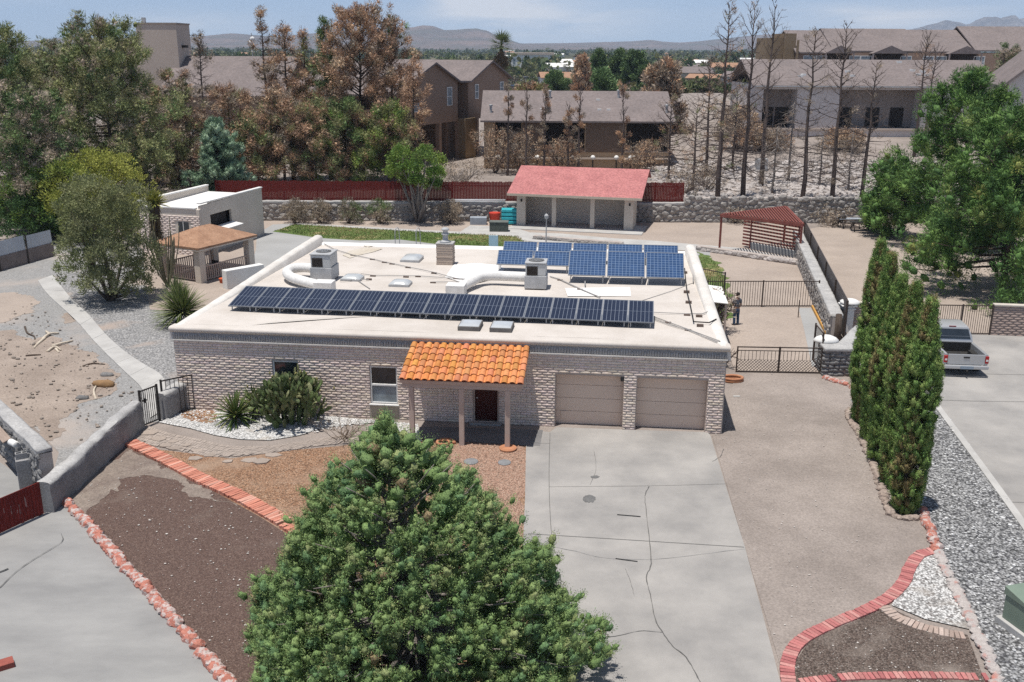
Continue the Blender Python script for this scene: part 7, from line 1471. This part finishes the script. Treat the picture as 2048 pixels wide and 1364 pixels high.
# the far town: individual houses and the white hall
t = thing('hall', 'large white flat roofed hall in the far town', 'hall', (ZA(1022, 130, 600)[0], 600, 0)); W = 25.; part_box(t, 'wall', m_white, (0, W, 0, 16, 0, 9.)); part_box(t, 'roof_edge', m_beige, (-.5, W+.5, -.5, 16.5, 9.01, 10.2))
for k in range(9): win(t, 1.2+k*2.65, 2.6+k*2.65, 3.5, 6.8)
th0 = thing('tan_long_house', 'long tan house roof running away behind the tan apartments', 'house', (ZA(1290, 180, 150)[0], 150, 1.2), .95); part_box(th0, 'wall', m_tanst, (-14, 14, 0, 9, -1.5, 3.2)); gable_roof(th0, -14, 14, 0, 9, 5.2, 3.2, 4.5, m_greysh, .5)
FH = 'small houses of the far town'; g = np.random.default_rng(21); cols = [m_white, m_beige, m_grwall, m_tanst]; kinds = ['white', 'beige', 'pale grey', 'tan']; pos = ['left', 'middle', 'right']; used_l = {}
roofs = [m_greysh, m_white, m_brsh]; rk = ['grey', 'white', 'brown']
for k in range(44):
    Y = 330+1500*g.random()**1.6; u = g.uniform(1005, 1545) if k < 36 else g.uniform(360, 520); u = u if Y > 680 or u > 1115 or k >= 36 else u+115; x = ZA(u, 100, Y)[0]; ci, ri = int(g.integers(4)), int(g.integers(3)); W, D, h = g.uniform(9, 20), g.uniform(8, 12), g.uniform(3, 5.)
    h_ = thing('town_house', 'far town house, %s walled with %s roof, %s %s from the left' % (kinds[ci], rk[ri], '', ''), 'house', (x, Y, 0), g.uniform(-.6, .6), FH); part_box(h_, 'wall', cols[ci], (-W/2, W/2, 0, D, 0, h)); gable_roof(h_, -W/2, W/2, 0, D, h+g.uniform(1.2, 2.2), h, D/2, roofs[ri], .4); h_['key'] = (ci, ri); h_['u'] = u
hs = [o for o in COL.objects if o.name.startswith('town_house')]
for ci in range(4):
    for ri in range(3):
        q = sorted([o for o in hs if tuple(o['key']) == (ci, ri)], key=lambda o: o['u']); O2 = ORD + ['next']*20
        for i, o in enumerate(q): o['label'] = 'far town house with %s walls and %s roof%s' % (kinds[ci], rk[ri], '' if len(q) == 1 else ', %s such from the left' % ORD[i])
for o in hs: del o['key']; del o['u']
# far parked cars and valley trees as masses
g = np.random.default_rng(31); b = MB(); cc = [(.6,.6,.6),(.08,.08,.09),(.35,.36,.38),(.25,.05,.04),(.07,.12,.22)]
for k in range(110):
    Y = g.uniform(330, 470); x = ZA(g.uniform(1008, 1100), 160, Y)[0]; b.col = cc[g.integers(5)]; b.obox((x, Y, .55), (4.3, 1.8, .8), g.choice([0., 1.57])); b.obox((x, Y, 1.15), (2.2, 1.6, .5), 0)
struct(b.build('far_car_park', tintM('car_paint', rough=.4, bump=0)), 'stuff')
def tree_mass(name, n, y0, y1, u0, u1, hs_, pal, seed, pw=1.5):
    g = np.random.default_rng(seed); Y = y0+(y1-y0)*g.random(n)**pw; u = g.uniform(u0, u1, n); X = (u-1024)/F*Y*1.04; h = g.uniform(*hs_, n); m_ = 9; C_ = np.repeat(np.column_stack([X, Y, h*.5]), m_, 0)+g.normal(size=(n*m_, 3))*np.repeat(h, m_)[:, None]*np.array([.34,.3,.2]); z = np.array([TZ(a, c) for a, c in zip(C_[:,0], C_[:,1])]); C_[:, 2] = np.maximum(C_[:, 2], .6)+z
    r = np.repeat(h, m_)*.2; N = len(C_); q = unit(g.normal(size=(N*7, 3))+np.array([0,0,.2])); P = np.repeat(C_, 7, 0)+q*np.repeat(r, 7)[:, None]*.4; A = q*np.repeat(r, 7)[:, None]*1.3; S = unit(np.cross(q, g.normal(size=(N*7, 3))))*np.repeat(r, 7)[:, None]*.7
    c = np.repeat(pick(g, pal, n), m_*7, 0)*g.uniform(.8, 1.2, (N*7, 1)); struct(leaf_obj(name, P, A, S, c, m_leaf, None), 'stuff')
tree_mass('valley_trees', 1500, 420, 2600, -160, 2200, (5, 10), mixp((3,DKG),(2,OLIVE)), 41, 1.1); tree_mass('valley_scrub', 1600, 210, 800, 980, 1560, (1.6, 3.5), mixp((1,DKG),(3,OLIVE),(1,GREYN)), 42)
b = MB(); P = cat_rom([(*G(1080,190), .0),(*G(1120,150), 0),(*G(1190,122), 0),(*G(1350,107), 0)], 8); vs = []
for i, p in enumerate(P): d = (P[min(i+1,len(P)-1)]-P[max(i-1,0)]).normalized(); s = Vector((-d.y, d.x, 0))*5; vs += [p-s+Vector((0,0,.12)), p+s+Vector((0,0,.12))]
b.add(vs, [(2*i,2*i+1,2*i+3,2*i+2) for i in range(len(P)-1)]); struct(b.build('road', m_conc_gray))
# mountains
def mountains(name, prof, D, mat, depth, seed, rough=.25, n=240, nz=26):
    g = np.random.default_rng(seed); us = np.array([p[0] for p in prof]); vs_ = np.array([p[1] for p in prof]); U = np.linspace(us[0], us[-1], n); zt = np.array([ZA(u, v, D)[1] for u, v in zip(U, np.interp(U, us, vs_))]); X = np.array([ZA(u, 90, D)[0] for u in U])
    from mathutils import noise
    V = []; t = np.linspace(-1, 1, nz)
    for j, s in enumerate(t):
        for i in range(n):
            y = D + s*depth; k = (1-abs(s))**1.25; q = noise.fractal(Vector((X[i]*.0042, y*.0028, seed*3.1)), .9, 2.1, 6); rg = abs(noise.noise(Vector((X[i]*.009, y*.0016, seed)))); z = zt[i]*k*(1+rough*q*(1-k)*1.6) - zt[i]*rg*rough*k*(1-k)*2.4 + zt[i]*.02*q*(abs(s) < .3); V.append((X[i]*(1+.0*s), y, max(z, -.5)))
    b = MB(); b.add(V, [(j*n+i, j*n+i+1, (j+1)*n+i+1, (j+1)*n+i) for j in range(nz-1) for i in range(n-1)]); struct(b.build(name, mat, smooth=True))
m_mtn = M('desert_hill', (.20,.145,.12), (.13,.105,.09), c3=(.10,.10,.075), scale=.004, det=10, lo=.35, hi=.68, fine=.18, bs=.03, spec=.0, rough=1.); m_mtn2 = M('grey_crag', (.22,.20,.195), (.13,.12,.12), scale=.006, det=10, fine=.25, bs=.03, spec=0, rough=1.)
mountains('mountain_range', [(-200,86),(0,84),(60,83),(120,78),(150,72),(172,78),(200,83),(330,84),(362,76),(400,73),(440,68),(470,65),(500,68),(560,72),(620,66),(700,61),(745,62),(775,58),(800,53),(830,52),(848,48),(868,50),(890,58),(925,57),(955,55),(975,60),(1000,72),(1040,86),(1100,88),(1200,90)], 5200, m_mtn, 1300, 3)
mountains('low_hills', [(900,90),(1000,88),(1060,86),(1150,85),(1220,83),(1265,82),(1300,79),(1320,82),(1360,84),(1400,81),(1440,76),(1500,70),(1530,67),(1560,72),(1640,78),(1800,80),(2300,82)], 5900, m_mtn, 900, 5)
mountains('craggy_mountains', [(1740,84),(1790,66),(1815,57),(1835,52),(1858,46),(1875,41),(1890,36),(1905,38),(1925,46),(1938,43),(1950,35),(1965,30),(1980,28),(1992,34),(2003,30),(2018,27),(2028,38),(2040,33),(2060,28),(2120,36),(2250,50)], 6300, m_mtn2, 700, 8, .4)

DH = 'dry hedge bushes below the pale terrace'
for k, (u, lab) in list(enumerate(((1530, 'dark dry hedge bush at the left end under the pale terrace'), (1610, 'brown dry hedge bush under the light terrace wall'), (1690, 'dark brown dry hedge bush under the middle of the pale terrace'), (1770, 'grey brown dry hedge bush beside the green pine'), (1470, 'dry grey bush between the tan apartments and the rock slope'), (1400, 'tall dry brown bush at the right end of the tan apartments'))))[::2]:
    x = ZA(u, 290, 112)[0]; bushy(lab, x, 112., TZ(x, 112.), 1.7 if k < 4 else 4.6, 2.6, mixp((2,GREYN),(1,DEADN),(1,[(1,(.10,.08,.065))])), 200+k, 11, .45, 26, 24, .3, .09, 'dry_hedge', 'bush', .1, .45, .1, group=DH, mat=m_dry)
for k, (u, Y, vt, lab) in enumerate(((1345, 96, 200, 'brown tangled dead tree at the right end of the tan roof'), (1420, 97, 120, 'grey brown dead tree with twiggy top behind the tall brown needled one'), (1475, 100, 180, 'dense grey twiggy dead tree left of the pale terrace'))):
    dead(lab, u, Y, vt, 3.0, 210+k, .25, 60, mixp((3,GREYN),(2,DEADN),(1,OLIVE)), .1, 1.1, .5)
HAZE_D = 1.4e-4; EXPO = 0.17
# ================= sky, sun, air, camera =================
w = bpy.data.worlds.new('World'); SC.world = w; w.use_nodes = True; nt = w.node_tree; L = nt.links.new
for n in list(nt.nodes): nt.nodes.remove(n)
out = nd(nt, 'ShaderNodeOutputWorld'); bg = nd(nt, 'ShaderNodeBackground'); L(bg.outputs[0], out.inputs[0])
SUN = Vector((.15, .12, -1)).normalized()
sky = nd(nt, 'ShaderNodeTexSky', sky_type='NISHITA'); sky.sun_disc = False
sky.sun_elevation = math.asin(-SUN.z); sky.sun_rotation = math.atan2(-SUN.x, -SUN.y); sky.altitude = 1200; sky.air_density = 1.; sky.dust_density = .6; sky.ozone_density = 2.2
tc = nd(nt, 'ShaderNodeTexCoord'); mp = nd(nt, 'ShaderNodeMapping'); mp.inputs['Scale'].default_value = (1., 1., 7.); L(tc.outputs['Generated'], mp.inputs[0])
nz = nd(nt, 'ShaderNodeTexNoise', i_Scale=7.5, i_Detail=7., i_Roughness=.55); nz.inputs['Distortion'].default_value = .35; L(mp.outputs[0], nz.inputs['Vector'])
rp = ramp(nt, [(.47, (0, 0, 0)), (.66, (1, 1, 1))]); L(nz.outputs[0], rp.inputs[0])
sx = nd(nt, 'ShaderNodeSeparateXYZ'); L(tc.outputs['Generated'], sx.inputs[0])
def mixc(fac, a, b_):
    x = nd(nt, 'ShaderNodeMix', data_type='RGBA')
    for sock, v in ((x.inputs[0], fac), (x.inputs[6], a), (x.inputs[7], b_)):
        if hasattr(v, 'is_output'): L(v, sock)
        else: sock.default_value = v
    return x.outputs[2]
neutral = mixc(.45, sky.outputs[0], (1.9, 1.9, 1.93, 1))          # grey added to the dome so its fill light is less blue
hb = ramp(nt, [(0., (4.2, 5.5, 7.0)), (.05, (3.3, 4.9, 7.0)), (.16, (1.5, 2.7, 5.0)), (.5, (1.0, 1.8, 3.6))]); L(sx.outputs[2], hb.inputs[0])
hf = nd(nt, 'ShaderNodeMapRange'); hf.inputs[1].default_value = .12; hf.inputs[2].default_value = .4; hf.inputs[3].default_value = 1.; hf.inputs[4].default_value = 0.; L(sx.outputs[2], hf.inputs[0])
blue = mixc(hf.outputs[0], neutral, hb.outputs[0])
def mth(op, a, b_=None):
    x = nd(nt, 'ShaderNodeMath', operation=op)
    for k, v in enumerate((a, b_)):
        if v is None: continue
        if hasattr(v, 'is_output'): L(v, x.inputs[k])
        else: x.inputs[k].default_value = v
    return x.outputs[0]
az = mth('ARCTAN2', sx.outputs[0], sx.outputs[1]); tot = None
for a0, wa, e0, we, am in ((.02, .10, .030, .022, 1.), (-.03, .05, .045, .02, .8), (.34, .10, .027, .013, .9), (-.30, .07, .020, .010, .6), (-.47, .06, .042, .008, .5), (.50, .08, .05, .012, .5), (.9, .3, .12, .05, .6), (-1., .3, .15, .06, .6)):
    d2 = mth('ADD', mth('POWER', mth('ABSOLUTE', mth('DIVIDE', mth('SUBTRACT', az, a0), wa)), 2.), mth('POWER', mth('ABSOLUTE', mth('DIVIDE', mth('SUBTRACT', sx.outputs[2], e0), we)), 2.)); m_ = mth('MULTIPLY', mth('EXPONENT', mth('MULTIPLY', d2, -1.)), am); tot = m_ if tot is None else mth('ADD', tot, m_)
rp2 = ramp(nt, [(.3, (.25,)*3), (.62, (1.2,)*3)]); L(nz.outputs[0], rp2.inputs[0])
fa = nd(nt, 'ShaderNodeMath', operation='MULTIPLY', use_clamp=True); L(tot, fa.inputs[0]); L(rp2.outputs[0], fa.inputs[1])
L(mixc(fa.outputs[0], blue, (8.2, 8.3, 8.5, 1)), bg.inputs[0]); bg.inputs[1].default_value = .115
sl = bpy.data.lights.new('sun', 'SUN'); sl.energy = 4.6; sl.angle = math.radians(.53); sl.color = (1., .955, .89)
so = bpy.data.objects.new('sun', sl); COL.objects.link(so); so.rotation_euler = SUN.to_track_quat('-Z', 'Y').to_euler(); so.location = (-10, 0, 60)
HAZE = True
if HAZE:
    b = MB(); b.box(-7600, 7600, -400, 7600, -1.5, 420.)
    m = bpy.data.materials.new('haze'); m.use_nodes = True; nt = m.node_tree
    for n in list(nt.nodes): nt.nodes.remove(n)
    o_ = nd(nt, 'ShaderNodeOutputMaterial'); v_ = nd(nt, 'ShaderNodeVolumePrincipled'); v_.inputs['Color'].default_value = (.66, .80, 1.0, 1); v_.inputs['Density'].default_value = HAZE_D; v_.inputs['Anisotropy'].default_value = .0
    nt.links.new(v_.outputs[0], o_.inputs['Volume']); struct(b.build('haze', m), 'stuff')
cam = bpy.data.cameras.new('camera'); cam.sensor_width = 36.; cam.lens = F / 2048 * 36; cam.clip_end = 30000; cam.clip_start = .5
co = bpy.data.objects.new('camera', cam); COL.objects.link(co); SC.camera = co
co.matrix_world = Matrix.Translation((0, 0, H)) @ (Matrix.Rotation(PI/2 - PT, 4, 'X') @ Matrix.Rotation(RO, 4, 'Z'))
SC.view_settings.view_transform = 'Standard'; SC.view_settings.look = 'None'; SC.view_settings.exposure = EXPO; SC.view_settings.gamma = 1.
SC.cycles.use_denoising = False; SC.cycles.denoiser = 'OPENIMAGEDENOISE'; SC.cycles.max_bounces = 6; SC.cycles.diffuse_bounces = 3; SC.cycles.transparent_max_bounces = 6; SC.cycles.volume_bounces = 0
SC.cycles.use_adaptive_sampling = True; SC.cycles.adaptive_threshold = .01
